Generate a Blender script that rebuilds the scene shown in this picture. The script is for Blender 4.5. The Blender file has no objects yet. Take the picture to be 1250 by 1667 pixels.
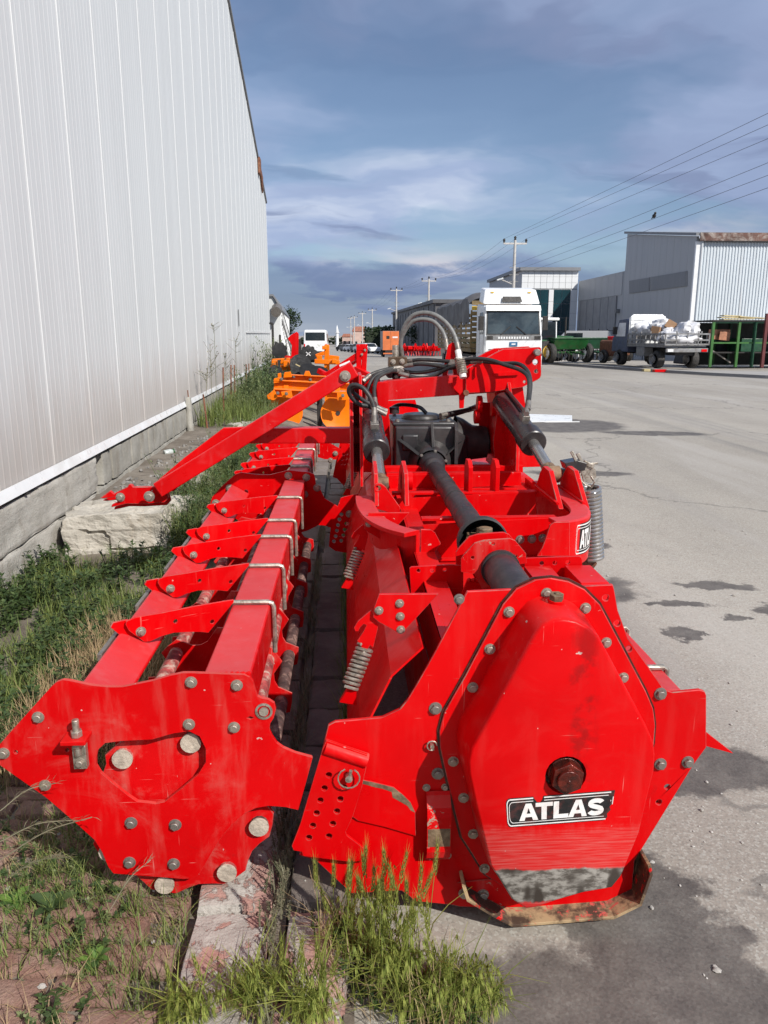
import bpy, bmesh, math, random
from mathutils import Vector, Matrix, noise
from mathutils.geometry import tessellate_polygon
R_ = math.radians
rnd = random.Random(7)
scene = bpy.context.scene
COL = scene.collection
# ---------------------------------------------------------------- camera, sky, sun, exposure
FPX, CX, CY, HC = 1252.0, 625.0, 833.5, 1.7
PITCH, YAW = R_(13.0), R_(2.8)
cd = bpy.data.cameras.new("camera"); cam = bpy.data.objects.new("camera", cd); COL.objects.link(cam)
cam.location = (0, 0, HC); cam.rotation_euler = (R_(90) - PITCH, 0, -YAW)
cd.sensor_fit = 'VERTICAL'; cd.sensor_height = 24.0; cd.lens = 24.0 * FPX / 1667.0
cd.clip_start = 0.05; cd.clip_end = 4000
scene.camera = cam
SUN = Vector((0.80, -1.0, 1.02)).normalized()          # direction towards the sun
sl = bpy.data.lights.new("sun", 'SUN'); so = bpy.data.objects.new("sun", sl); COL.objects.link(so)
sl.energy = 5.0; sl.angle = R_(0.5); sl.color = (1.0, 0.955, 0.89)
so.rotation_euler = (-SUN).to_track_quat('-Z', 'Y').to_euler(); so.location = (8, -8, 20)
w = bpy.data.worlds.new("World"); scene.world = w; w.use_nodes = True
vs = scene.view_settings; vs.view_transform = 'Standard'; vs.look = 'None'; vs.exposure = 0.12; vs.gamma = 1.0; vs.use_curve_mapping = False
scene.cycles.max_bounces = 8; scene.cycles.use_denoising = True
try: scene.cycles.denoiser = 'OPENIMAGEDENOISE'
except Exception: pass

class NT:
    def __init__(s, tree): s.t = tree; s.n = tree.nodes; s.l = tree.links
    def add(s, typ, **kw):
        n = s.n.new(typ)
        for k, v in kw.items(): setattr(n, k, v)
        return n
    def put(s, sock, v):
        if isinstance(v, bpy.types.NodeSocket): s.l.new(v, sock)
        elif v is not None:
            try: sock.default_value = v
            except Exception: sock.default_value = (v[0], v[1], v[2], 1.0) if len(v) == 3 else v
    def math(s, op, a, b=None, c=None, clamp=False):
        n = s.add('ShaderNodeMath', operation=op, use_clamp=clamp)
        s.put(n.inputs[0], a); s.put(n.inputs[1], b)
        if c is not None: s.put(n.inputs[2], c)
        return n.outputs[0]
    def vec(s, op, a, b=None):
        n = s.add('ShaderNodeVectorMath', operation=op); s.put(n.inputs[0], a)
        if b is not None: s.put(n.inputs[1], b)
        return n.outputs['Value'] if op in ('LENGTH', 'DOT_PRODUCT') else n.outputs[0]
    def mapping(s, v, scale=(1, 1, 1), loc=(0, 0, 0), rot=(0, 0, 0)):
        n = s.add('ShaderNodeMapping'); s.put(n.inputs[0], v); n.inputs['Scale'].default_value = scale
        n.inputs['Location'].default_value = loc; n.inputs['Rotation'].default_value = rot; return n.outputs[0]
    def noise(s, v, scale, detail=4, rough=0.55, dist=0.0, color=False):
        n = s.add('ShaderNodeTexNoise'); s.put(n.inputs['Vector'], v); n.inputs['Scale'].default_value = scale
        n.inputs['Detail'].default_value = detail; n.inputs['Roughness'].default_value = rough; n.inputs['Distortion'].default_value = dist
        return n.outputs['Color' if color else 'Fac']
    def voro(s, v, scale, feature='F1', out='Distance'):
        n = s.add('ShaderNodeTexVoronoi', feature=feature); s.put(n.inputs['Vector'], v); n.inputs['Scale'].default_value = scale
        return n.outputs[out]
    def ramp(s, f, stops, interp='LINEAR'):
        n = s.add('ShaderNodeValToRGB'); s.put(n.inputs[0], f); cr = n.color_ramp; cr.interpolation = interp
        while len(cr.elements) > 1: cr.elements.remove(cr.elements[-1])
        for i, (p, c) in enumerate(stops):
            e = cr.elements[0] if i == 0 else cr.elements.new(p)
            e.position = p; c = (c, c, c) if isinstance(c, (int, float)) else c; e.color = (c[0], c[1], c[2], 1)
        return n.outputs[0]
    def step(s, f, lo, hi, a=0.0, b=1.0):
        n = s.add('ShaderNodeMapRange'); n.clamp = True; n.interpolation_type = 'SMOOTHSTEP'
        s.put(n.inputs[0], f); n.inputs[1].default_value = lo; n.inputs[2].default_value = hi; n.inputs[3].default_value = a; n.inputs[4].default_value = b
        return n.outputs[0]
    def mix(s, f, a, b, blend='MIX'):
        n = s.add('ShaderNodeMix', data_type='RGBA', blend_type=blend); s.put(n.inputs[0], f)
        s.put(n.inputs[6], a if isinstance(a, bpy.types.NodeSocket) else (a[0], a[1], a[2], 1)); s.put(n.inputs[7], b if isinstance(b, bpy.types.NodeSocket) else (b[0], b[1], b[2], 1))
        return n.outputs[2]
    def bump(s, h, strength=0.3, dist=0.01, normal=None):
        n = s.add('ShaderNodeBump'); s.put(n.inputs['Height'], h); n.inputs['Strength'].default_value = strength; n.inputs['Distance'].default_value = dist
        if normal is not None: s.put(n.inputs['Normal'], normal)
        return n.outputs[0]

# ---- sky: Nishita sky seen through a broken grey-blue cloud deck
def build_sky(seed=(28.427, 36.044, 0.671, 37.683, 32.84, 2.267)):
    t = NT(w.node_tree); t.n.clear()
    out = t.add('ShaderNodeOutputWorld')
    sky = t.add('ShaderNodeTexSky', sky_type='NISHITA'); sky.sun_disc = False
    sky.sun_elevation = math.asin(SUN.z); sky.sun_rotation = math.atan2(SUN.x, SUN.y)
    sky.air_density = 1.0; sky.dust_density = 0.3; sky.ozone_density = 4.0
    tc = t.add('ShaderNodeTexCoord'); g = tc.outputs['Generated']
    sep = t.add('ShaderNodeSeparateXYZ'); t.put(sep.inputs[0], g)
    z = t.math('MAXIMUM', sep.outputs[2], 0.0)
    zz = t.math('ADD', z, 0.16)
    cmb = t.add('ShaderNodeCombineXYZ')
    t.put(cmb.inputs[0], t.math('DIVIDE', sep.outputs[0], zz)); t.put(cmb.inputs[1], t.math('DIVIDE', sep.outputs[1], zz))
    p = cmb.outputs[0]
    # soft large masses, warped a little so that their rims curl
    wv = t.vec('MULTIPLY', t.vec('SUBTRACT', t.noise(p, 1.7, 4, 0.55, 0, True), (0.5, 0.5, 0.5)), (0.55, 0.55, 0.0))
    q = t.vec('ADD', p, wv)
    n1 = t.noise(t.mapping(q, (0.75, 0.95, 1), (seed[0], seed[1], 0), (0, 0, 0.5)), 1.0, 5, 0.50)     # where the deck is thin
    n2 = t.noise(t.mapping(q, (0.62, 0.95, 1), (seed[2], seed[3], 0), (0, 0, 0.35)), 1.0, 6, 0.50)     # pale and grey masses
    n3 = t.noise(t.mapping(q, (0.80, 1.9, 1), (seed[4], seed[5], 0), (0, 0, 0.15)), 1.1, 6, 0.52)    # dark low scud
    cov = t.step(n1, 0.40, 0.56, 0.25, 1.0)
    ccol = t.ramp(n2, [(0.30, (0.225, 0.285, 0.455)), (0.43, (0.285, 0.360, 0.545)), (0.52, (0.350, 0.435, 0.630)), (0.63, (0.64, 0.70, 0.82))])
    dark = t.step(n3, 0.54, 0.64)
    ccol = t.mix(t.math('MULTIPLY', dark, 0.75), ccol, (0.195, 0.245, 0.400))
    nb = t.noise(t.mapping(g, (6, 6, 22)), 1.0, 7, 0.58, 0.4)
    el = t.math('ADD', t.math('MULTIPLY', t.math('SUBTRACT', nb, 0.5), 0.10), sep.outputs[2])
    bandm = t.math('MULTIPLY', t.step(el, 0.062, 0.105, 1.0, 0.0), 0.85)
    ccol = t.mix(bandm, ccol, t.ramp(sep.outputs[2], [(0.0, (0.25, 0.31, 0.44)), (0.035, (0.150, 0.207, 0.350)), (0.08, (0.135, 0.190, 0.335))]))
    edge = t.math('MULTIPLY', t.step(el, 0.074, 0.088, 0.0, 1.0), t.step(el, 0.092, 0.128, 1.0, 0.0))
    side = t.step(t.noise(t.mapping(g, (3, 3, 0)), 1.0, 2), 0.42, 0.60)
    ccol = t.mix(t.math('MULTIPLY', t.math('MULTIPLY', edge, side), 0.75), ccol, (0.68, 0.65, 0.68))
    cov2 = t.math('MAXIMUM', cov, t.math('MULTIPLY', bandm, 0.95))
    b1 = t.add('ShaderNodeBackground'); t.put(b1.inputs[0], sky.outputs[0]); b1.inputs[1].default_value = 0.085
    b2 = t.add('ShaderNodeBackground'); t.put(b2.inputs[0], ccol); b2.inputs[1].default_value = 1.03
    mx = t.add('ShaderNodeMixShader'); t.put(mx.inputs[0], cov2); t.l.new(b1.outputs[0], mx.inputs[1]); t.l.new(b2.outputs[0], mx.inputs[2])
    t.l.new(mx.outputs[0], out.inputs[0])
build_sky()

# ---------------------------------------------------------------- placing: photo pixel -> point of the place
_F = Vector((math.sin(YAW) * math.cos(PITCH), math.cos(YAW) * math.cos(PITCH), -math.sin(PITCH)))
_R = Vector((math.cos(YAW), -math.sin(YAW), 0)); _U = _R.cross(_F)
def _ray(x, y): return _F + _R * ((x - CX) / FPX) - _U * ((y - CY) / FPX)
def atY(x, y, Y): d = _ray(x, y); return Vector((0, 0, HC)) + d * (Y / d.y)
def atZ(x, y, Z): d = _ray(x, y); return Vector((0, 0, HC)) + d * ((Z - HC) / d.z)
def atX(x, y, X): d = _ray(x, y); return Vector((0, 0, HC)) + d * (X / d.x)
def pts(l, Y): return [(p.x, p.z) for p in (atY(x, y, Y) for x, y in l)]
def crop(l, x0, y0, s): return [(x0 + x * s, y0 + y * s) for x, y in l]
def gz(Y):                                             # the road falls gently away beyond the yard
    if Y < 50: return 0.0
    if Y < 260: return -0.0155 * (Y - 50)
    return -0.0155 * 210

# ---------------------------------------------------------------- mesh builder
WT = {}                                                # world translation of world-built parents
class MB:
    def __init__(s): s.v = []; s.f = []; s.mi = []; s.sm = []
    def add(s, vs, fs, mi=0, smooth=False):
        o = len(s.v); s.v += [tuple(v) for v in vs]
        for f in fs: s.f.append(tuple(i + o for i in f)); s.mi.append(mi); s.sm.append(smooth)
        return s
    def box(s, a, b, mi=0):
        x0, y0, z0 = a; x1, y1, z1 = b
        return s.add([(x0, y0, z0), (x1, y0, z0), (x1, y1, z0), (x0, y1, z0), (x0, y0, z1), (x1, y0, z1), (x1, y1, z1), (x0, y1, z1)],
              [(0, 3, 2, 1), (4, 5, 6, 7), (0, 1, 5, 4), (1, 2, 6, 5), (2, 3, 7, 6), (3, 0, 4, 7)], mi)
    def obox(s, c, size, rot=None, mi=0):
        hx, hy, hz = size[0] / 2, size[1] / 2, size[2] / 2; c = Vector(c); m = rot or Matrix.Identity(3)
        vs = [c + m @ Vector(p) for p in [(-hx, -hy, -hz), (hx, -hy, -hz), (hx, hy, -hz), (-hx, hy, -hz), (-hx, -hy, hz), (hx, -hy, hz), (hx, hy, hz), (-hx, hy, hz)]]
        return s.add(vs, [(0, 3, 2, 1), (4, 5, 6, 7), (0, 1, 5, 4), (1, 2, 6, 5), (2, 3, 7, 6), (3, 0, 4, 7)], mi)
    def bar(s, p0, p1, wid, hei, up=(0, 0, 1), mi=0):   # square bar between two points
        p0 = Vector(p0); p1 = Vector(p1); d = (p1 - p0).normalized(); u = Vector(up)
        sd = d.cross(u)
        if sd.length < 1e-4: sd = d.cross(Vector((0, 1, 0)))
        sd.normalize(); u = sd.cross(d)
        vs = []
        for p in (p0, p1):
            for a, b in ((-1, -1), (1, -1), (1, 1), (-1, 1)): vs.append(p + sd * a * wid / 2 + u * b * hei / 2)
        return s.add(vs, [(0, 1, 2, 3), (7, 6, 5, 4), (0, 4, 5, 1), (1, 5, 6, 2), (2, 6, 7, 3), (3, 7, 4, 0)], mi)
    def ring(s, c, d, r, n, ph=0.0):
        d = Vector(d).normalized(); a = d.orthogonal().normalized() if abs(d.z) > 0.999 or True else None
        ref = Vector((0, 0, 1)) if abs(d.z) < 0.9 else Vector((0, 1, 0))
        a = d.cross(ref).normalized(); b = d.cross(a)
        return [Vector(c) + (a * math.cos(ph + 2 * math.pi * i / n) + b * math.sin(ph + 2 * math.pi * i / n)) * r for i in range(n)]
    def cyl(s, p0, p1, r0, r1=None, n=16, caps=True, mi=0, smooth=True, ph=0.0):
        r1 = r0 if r1 is None else r1; d = Vector(p1) - Vector(p0)
        a = s.ring(p0, d, r0, n, ph); b = s.ring(p1, d, r1, n, ph)
        s.add(a + b, [(i, (i + 1) % n, n + (i + 1) % n, n + i) for i in range(n)], mi, smooth)
        if caps: s.add(a + b, [tuple(range(n - 1, -1, -1)), tuple(range(n, 2 * n))], mi)
        return s
    def lathe(s, p0, d, prof, n=24, mi=0, smooth=True):  # prof: (along, radius)
        d = Vector(d).normalized(); p0 = Vector(p0); vs = []; k = len(prof)
        for al, r in prof: vs += s.ring(p0 + d * al, d, max(r, 1e-4), n)
        return s.add(vs, [(j * n + i, j * n + (i + 1) % n, (j + 1) * n + (i + 1) % n, (j + 1) * n + i) for j in range(k - 1) for i in range(n)], mi, smooth)
    def tube(s, path, r, n=8, mi=0, caps=True, closed=False):
        P = [Vector(p) for p in path]; m = len(P); rr = r if isinstance(r, (list, tuple)) else [r] * m
        t0 = (P[1] - P[0]).normalized(); a = t0.orthogonal().normalized(); rings = []
        for i in range(m):
            if closed: t = (P[(i + 1) % m] - P[i - 1])
            else: t = P[min(i + 1, m - 1)] - P[max(i - 1, 0)]
            t.normalize(); a = (a - t * a.dot(t))
            if a.length < 1e-6: a = t.orthogonal()
            a.normalize(); b = t.cross(a)
            rings += [P[i] + (a * math.cos(2 * math.pi * k / n) + b * math.sin(2 * math.pi * k / n)) * rr[i] for k in range(n)]
        fs = [(j * n + i, j * n + (i + 1) % n, (j + 1) * n + (i + 1) % n, (j + 1) * n + i) for j in range(m - 1) for i in range(n)]
        if closed: fs += [((m - 1) * n + i, (m - 1) * n + (i + 1) % n, (i + 1) % n, i) for i in range(n)]
        s.add(rings, fs, mi, True)
        if caps and not closed: s.add(rings[:n] + rings[-n:], [tuple(range(n - 1, -1, -1)), tuple(range(n, 2 * n))], mi)
        return s
    def prism(s, outer, vec, holes=(), mi=0):           # planar 3D outline (with holes) pushed along vec
        loops = [[Vector(p) for p in outer]] + [[Vector(p) for p in h] for h in holes]
        flat = [p for l in loops for p in l]; n = len(flat); vec = Vector(vec)
        tri = tessellate_polygon(loops)
        fs = [tuple(t) for t in tri] + [tuple(i + n for i in reversed(t)) for t in tri]
        o = 0
        for l in loops:
            k = len(l); fs += [(o + i, o + (i + 1) % k, n + o + (i + 1) % k, n + o + i) for i in range(k)]; o += k
        return s.add(flat + [p + vec for p in flat], fs, mi)
    def plate(s, outer, Y, t, holes=(), mi=0):          # (x, z) outline in the plane y = Y, thickness t away from the camera
        return s.prism([(x, Y, z) for x, z in outer], (0, t, 0), [[(x, Y, z) for x, z in h] for h in holes], mi)
    def sheet(s, prof, y0, y1, t, mi=0, smooth=False):  # open (x, z) profile extruded along y with thickness t
        P = [Vector((x, z)) for x, z in prof]; off = []
        for i in range(len(P)):
            d = P[min(i + 1, len(P) - 1)] - P[max(i - 1, 0)]; d.normalize(); off.append(P[i] + Vector((-d.y, d.x)) * t)
        out = P + off[::-1]
        return s.prism([(p.x, y0, p.y) for p in out], (0, y1 - y0, 0), (), mi)
    def grid(s, fn, nu, nv, mi=0, smooth=True):
        vs = [fn(i / nu, j / nv) for j in range(nv + 1) for i in range(nu + 1)]
        return s.add(vs, [(j * (nu + 1) + i, j * (nu + 1) + i + 1, (j + 1) * (nu + 1) + i + 1, (j + 1) * (nu + 1) + i) for j in range(nv) for i in range(nu)], mi, smooth)
    def ball(s, c, r, nu=16, nv=10, mi=0, fn=None):
        c = Vector(c); rx, ry, rz = r if isinstance(r, (tuple, list)) else (r, r, r)
        def f(u, v):
            a = u * 2 * math.pi; b = (v - 0.5) * math.pi
            p = Vector((math.cos(a) * math.cos(b) * rx, math.sin(a) * math.cos(b) * ry, math.sin(b) * rz))
            return c + (p * fn(p) if fn else p)
        return s.grid(f, nu, nv, mi)
    def mesh(s, name, mats, recalc=True):
        me = bpy.data.meshes.new(name); me.from_pydata(s.v, [], s.f)
        for m in (mats if isinstance(mats, (list, tuple)) else [mats]): me.materials.append(m)
        me.polygons.foreach_set('material_index', s.mi); me.polygons.foreach_set('use_smooth', s.sm)
        me.update()
        if recalc:
            bm = bmesh.new(); bm.from_mesh(me); bmesh.ops.remove_doubles(bm, verts=bm.verts, dist=1e-6)
            bmesh.ops.recalc_face_normals(bm, faces=bm.faces); bm.to_mesh(me); bm.free()
        if any(s.sm): me.set_sharp_from_angle(angle=R_(42))
        return me
    def build(s, name, mats, parent=None, bevel=0.0, local=False, seg=2, recalc=True, **tags):
        o = link(name, s.mesh(name, mats, recalc), parent, local)
        if bevel:
            b = o.modifiers.new('bevel', 'BEVEL'); b.width = bevel; b.segments = seg; b.limit_method = 'ANGLE'; b.angle_limit = R_(38)
            if name in WORN and not isinstance(mats, (list, tuple)) and mats.name.startswith('red_paint'): o.data.materials.append(M['red_edge']); b.material = 1; b.width = max(bevel, .0022)
        for k, v in tags.items(): o[k] = v
        return o
LOCAL = set()
WORN = {'side_plate', 'roller_end_plate', 'scraper_arm', 'arm_saddle', 'adjuster_plate', 'hook_plate', 'hook_link', 'roller_disc', 'chain_case', 'sliding_plate', 'bearing_bracket', 'cross_member', 'top_hitch_plate', 'lift_hook', 'skid_tab', 'end_tab', 'skid_shoe', 'headstock_plate', 'cylinder_lug', 'case_flange'}
def link(name, me, parent=None, local=False, loc=None):
    o = bpy.data.objects.new(name, me); COL.objects.link(o)
    if parent is not None:
        o.parent = parent
        if not local and parent.name not in LOCAL: o.matrix_parent_inverse = Matrix.Translation(-WT.get(parent.name, Vector((0, 0, 0))))
    if loc is not None: o.location = loc
    WT[o.name] = Vector(loc) if loc is not None else Vector((0, 0, 0))
    if local or (parent is not None and parent.name in LOCAL): LOCAL.add(o.name)
    return o
def thing(name, label, cat, loc=(0, 0, 0), rot=0.0, group=None, local=False):
    o = bpy.data.objects.new(name, None); COL.objects.link(o); o.location = loc; o.rotation_euler = (0, 0, rot)
    o.empty_display_size = 0.2; WT[o.name] = Vector(loc)
    if local or rot: LOCAL.add(o.name)
    return tag(o, label, cat, group)
def tag(o, label=None, cat=None, group=None, kind=None):
    if label: o['label'] = label
    if cat: o['category'] = cat
    if group: o['group'] = group
    if kind: o['kind'] = kind
    return o
def copy_tree(o, parent=None):
    c = o.copy(); COL.objects.link(c); c.parent = parent
    if o.name in LOCAL: LOCAL.add(c.name)
    for ch in list(o.children): copy_tree(ch, c)
    return c
def spline(P, n=8):                                    # Catmull-Rom through points
    P = [Vector(p) for p in P]; out = []
    Q = [P[0] * 2 - P[1]] + P + [P[-1] * 2 - P[-2]]
    for i in range(1, len(Q) - 2):
        for k in range(n):
            t = k / n; a, b, c, d = Q[i - 1], Q[i], Q[i + 1], Q[i + 2]
            out.append(0.5 * ((2 * b) + (c - a) * t + (2 * a - 5 * b + 4 * c - d) * t * t + (3 * b - a - 3 * c + d) * t ** 3))
    out.append(P[-1]); return out
def rounded(poly, r, n=4):                             # round the corners of a 2D outline
    out = []; k = len(poly)
    for i in range(k):
        p = Vector(poly[i]); a = Vector(poly[i - 1]); b = Vector(poly[(i + 1) % k])
        da = a - p; db = b - p; rr = min(r, da.length * 0.45, db.length * 0.45)
        if rr < 1e-5: out.append(tuple(p)); continue
        p0 = p + da.normalized() * rr; p1 = p + db.normalized() * rr
        for j in range(n + 1):
            t = j / n; out.append(tuple(p0 * (1 - t) ** 2 + p * 2 * t * (1 - t) + p1 * t * t))
    return out
def circ(c, r, n=12, ph=0.0): return [(c[0] + r * math.cos(ph + 2 * math.pi * i / n), c[1] + r * math.sin(ph + 2 * math.pi * i / n)) for i in range(n)]
def fbm(x, y, z=0.0, o=4): return noise.fractal(Vector((x, y, z)), 1.0, 2.0, o)
# ---------------------------------------------------------------- materials
def newmat(name):
    m = bpy.data.materials.new(name); m.use_nodes = True; t = NT(m.node_tree); t.n.clear()
    o = t.add('ShaderNodeOutputMaterial'); b = t.add('ShaderNodeBsdfPrincipled'); t.l.new(b.outputs[0], o.inputs[0])
    return m, t, b
def coords(t, which='Object', jitter=False):
    tc = t.add('ShaderNodeTexCoord').outputs[which]
    if jitter:
        oi = t.add('ShaderNodeObjectInfo'); tc = t.vec('ADD', tc, t.vec('SCALE', oi.outputs['Location'], None)) if False else t.vec('ADD', tc, t.vec('MULTIPLY', oi.outputs['Location'], (1.7, 2.3, 3.1)))
    return tc
def upface(t):
    g = t.add('ShaderNodeNewGeometry'); s = t.add('ShaderNodeSeparateXYZ'); t.put(s.inputs[0], g.outputs['Normal'])
    return t.step(s.outputs[2], 0.55, 0.95)
def simple(name, col, rough=0.5, metal=0.0, var=0.15, scale=6.0, bump=0.0, bscale=60.0, coat=0.0, jitter=False, dirt=None, dirtamt=0.3, spec=0.5):
    m, t, b = newmat(name); c = coords(t, 'Object', jitter)
    n = t.noise(c, scale, 5, 0.6)
    dark = tuple(x * (1 - var) for x in col); lite = tuple(min(1, x * (1 + var)) for x in col)
    cc = t.mix(t.step(n, 0.3, 0.7), dark, lite)
    if dirt:
        nd = t.noise(c, scale * 0.8, 7, 0.68, 0.6)
        cc = t.mix(t.math('MULTIPLY', t.step(nd, 0.47, 0.66), dirtamt), cc, dirt)
    t.put(b.inputs['Base Color'], cc)
    t.put(b.inputs['Roughness'], t.step(t.noise(c, scale * 2.3, 4), 0.3, 0.7, max(0.03, rough - 0.1), min(1, rough + 0.1)))
    b.inputs['Metallic'].default_value = metal; b.inputs['Coat Weight'].default_value = coat; b.inputs['Coat Roughness'].default_value = 0.12
    b.inputs['Specular IOR Level'].default_value = spec
    if bump: t.put(b.inputs['Normal'], t.bump(t.noise(c, bscale, 5, 0.6), bump, 0.01))
    return m
def paint(name, base, dust=0.25, scratch=0.5, chips=0.3, rough=0.34, dustcol=(0.42, 0.30, 0.25), wear=None, spec=0.14):
    m, t, b = newmat(name); c = coords(t)
    big = t.noise(c, 2.3, 4, 0.5); mid = t.noise(c, 11, 6, 0.65, 0.3)
    cc = t.mix(t.step(big, 0.3, 0.7), tuple(x * 0.86 for x in base), tuple(min(1, x * 1.06) for x in base))
    # dust settled on upward faces and smeared in patches
    smear = t.step(t.noise(c, 5.5, 8, 0.7, 0.8), 0.50, 0.72)
    df = t.math('ADD', t.math('MULTIPLY', upface(t), 0.55 * dust), t.math('MULTIPLY', smear, 0.42 * dust), clamp=True)
    cc = t.mix(df, cc, dustcol)
    run = t.step(t.noise(t.mapping(c, (17, 17, 2.6), (0, 0, 0), (0.05, 0.12, 0)), 1.0, 5, 0.6), 0.50, 0.72)
    cc = t.mix(t.math('MULTIPLY', run, min(0.16, 0.35 * dust + 0.015)), cc, dustcol)
    # fine scratches in two directions
    s1 = t.step(t.noise(t.mapping(c, (160, 160, 5), (0, 0, 0), (0.35, 0.9, 0.2)), 1.0, 2, 0.5), 0.70, 0.76)
    s2 = t.step(t.noise(t.mapping(c, (9, 9, 210), (3, 1, 2), (0.1, -0.25, 0)), 1.0, 2, 0.5), 0.70, 0.77)
    sg = t.step(t.noise(c, 3.1, 3), 0.48, 0.62)
    sc = t.math('MULTIPLY', t.math('MULTIPLY', t.math('MAXIMUM', s1, s2), sg), 0.75 * scratch)
    cc = t.mix(sc, cc, (min(1, base[0] * 1.05), 0.20 + base[1] * 0.6, 0.17 + base[2] * 0.5))
    # oily dark smudges and little chips
    sm = t.step(t.noise(c, 7.0, 6, 0.6, 1.2), 0.66, 0.80)
    cc = t.mix(t.math('MULTIPLY', sm, 0.5 * chips), cc, tuple(x * 0.25 + 0.01 for x in base))
    ch = t.step(t.noise(c, 42, 3, 0.5), 0.735, 0.755)
    cc = t.mix(t.math('MULTIPLY', ch, chips), cc, (0.50, 0.38, 0.34))
    if wear: cc = wear(t, c, cc)
    t.put(b.inputs['Base Color'], cc)
    rg = t.math('ADD', t.step(mid, 0.3, 0.7, rough - 0.08, rough + 0.10), t.math('MULTIPLY', df, 0.45), clamp=True)
    t.put(b.inputs['Roughness'], rg)
    b.inputs['Specular IOR Level'].default_value = spec
    t.put(b.inputs['Normal'], t.bump(t.noise(c, 9, 3), 0.06, 0.01))
    return m
RED = (0.575, 0.0007, 0.0022)
M = {}
M['red'] = paint('red_paint', RED, 0.04, 0.7, 0.7)
M['red_dusty'] = paint('red_paint_dusty', RED, 0.30, 1.3, 0.9, 0.45)
M['red_muddy'] = paint('red_paint_muddy', RED, 0.62, 1.2, 1.0, 0.6, (0.46, 0.33, 0.27))
M['red_edge'] = simple('worn_red_edge', (0.40, 0.03, 0.03), 0.6, 0, 0.5, 14, dirt=(0.26, 0.15, 0.12), dirtamt=0.95)
M['red_beam'] = paint('red_paint_beam', RED, 0.34, 0.5, 0.4, 0.33, (0.48, 0.17, 0.18), spec=0.3)
def rub(t, c, cc):                                      # paint rubbed away to grey steel and dried earth low on the chain case
    s = t.add('ShaderNodeSeparateXYZ'); t.put(s.inputs[0], c)
    nz = t.math('MULTIPLY', t.math('SUBTRACT', t.noise(t.mapping(c, (14, 2, 5)), 1.0, 6, 0.65), 0.5), 0.10)
    z = t.math('ADD', s.outputs[2], nz)
    scr = t.noise(t.mapping(c, (10, 10, 190)), 1.0, 3)
    cc = t.mix(t.math('MULTIPLY', t.step(z, 0.39, 0.43, 1.0, 0.0), t.step(scr, 0.35, 0.75, 0.05, 0.32)), cc, (0.55, 0.28, 0.25))
    steel = t.mix(t.step(t.noise(t.mapping(c, (30, 5, 60)), 1.0, 5, 0.65), 0.38, 0.62), (0.10, 0.088, 0.076), (0.32, 0.30, 0.27))
    steel = t.mix(t.step(t.noise(t.mapping(c, (9, 9, 4), (0.13, 0, 0)), 1.0, 2), 0.50, 0.56), steel, (0.055, 0.045, 0.038))
    f1 = t.step(t.math('ADD', s.outputs[2], t.math('MULTIPLY', nz, 0.3)), 0.284, 0.292, 1.0, 0.0)
    f2 = t.step(t.math('ADD', s.outputs[2], t.math('MULTIPLY', nz, 0.5)), 0.182, 0.190, 0.0, 1.0)
    cc = t.mix(t.math('MULTIPLY', f1, f2), cc, steel)
    # oil weeping from the hub hole downwards
    dx = t.math('ABSOLUTE', t.math('SUBTRACT', s.outputs[0], 0.60)); oil = t.math('MULTIPLY', t.step(t.math('ADD', dx, t.math('MULTIPLY', nz, 0.9)), 0.012, 0.05, 1.0, 0.0), t.step(s.outputs[2], 0.46, 0.40, 1.0, 0.0))
    oil = t.math('MULTIPLY', oil, t.step(t.noise(c, 16, 4), 0.45, 0.6))
    return t.mix(t.math('MULTIPLY', oil, 0.55), cc, (0.16, 0.006, 0.006))
M['red_case'] = paint('red_paint_chain_case', RED, 0.05, 1.0, 1.0, 0.36, wear=rub)
def bare(t, c, cc):
    n = t.noise(c, 26, 6, 0.7, 0.5)
    return t.mix(t.step(n, 0.36, 0.44), cc, t.mix(t.step(t.noise(c, 9, 6, 0.65), 0.42, 0.6), (0.075, 0.048, 0.035), (0.42, 0.30, 0.17)))
M['skid'] = paint('skid_earth', RED, 0.5, 0.6, 0.6, 0.6, wear=bare)
M['bare_steel'] = simple('bare_rusty_steel', (0.17, 0.105, 0.062), 0.7, 0.2, 0.5, 22, 0.4, 60, dirt=(0.30, 0.23, 0.14), dirtamt=0.6)
def peel(t, c, cc):
    n = t.noise(c, 20, 7, 0.7, 0.6); return t.mix(t.step(n, 0.60, 0.64), cc, t.mix(t.noise(c, 60, 3), (0.20, 0.15, 0.11), (0.45, 0.36, 0.28)))
M['red_chipped'] = paint('red_paint_chipped', RED, 0.4, 0.8, 0.8, 0.5, wear=peel)
M['orange'] = paint('orange_paint', (0.80, 0.165, 0.003), 0.15, 0.4, 0.3)
M['zinc'] = simple('zinc_plated_steel', (0.40, 0.365, 0.31), 0.45, 0.7, 0.25, 40, 0.2, 120, dirt=(0.13, 0.085, 0.05), dirtamt=0.6, jitter=True)
M['zinc_dull'] = simple('dull_grey_steel', (0.24, 0.22, 0.20), 0.5, 0.6, 0.25, 30, 0.1, 90, dirt=(0.12, 0.09, 0.06), dirtamt=0.5, jitter=True)
M['dusty_end'] = simple('dried_mud', (0.42, 0.36, 0.29), 0.9, 0.0, 0.25, 40, 0.5, 70, dirt=(0.25, 0.2, 0.15), jitter=True)
M['rust_hub'] = simple('oily_rusty_hub', (0.105, 0.014, 0.008), 0.3, 0.3, 0.5, 30, 0.3, 70, dirt=(0.02, 0.012, 0.01), dirtamt=0.7)
M['oil'] = simple('old_oil', (0.055, 0.012, 0.008), 0.35, 0.0, 0.5, 30, 0.3, 60)
M['chrome'] = simple('chrome_rod', (0.42, 0.40, 0.375), 0.26, 0.8, 0.10, 6)
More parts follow.
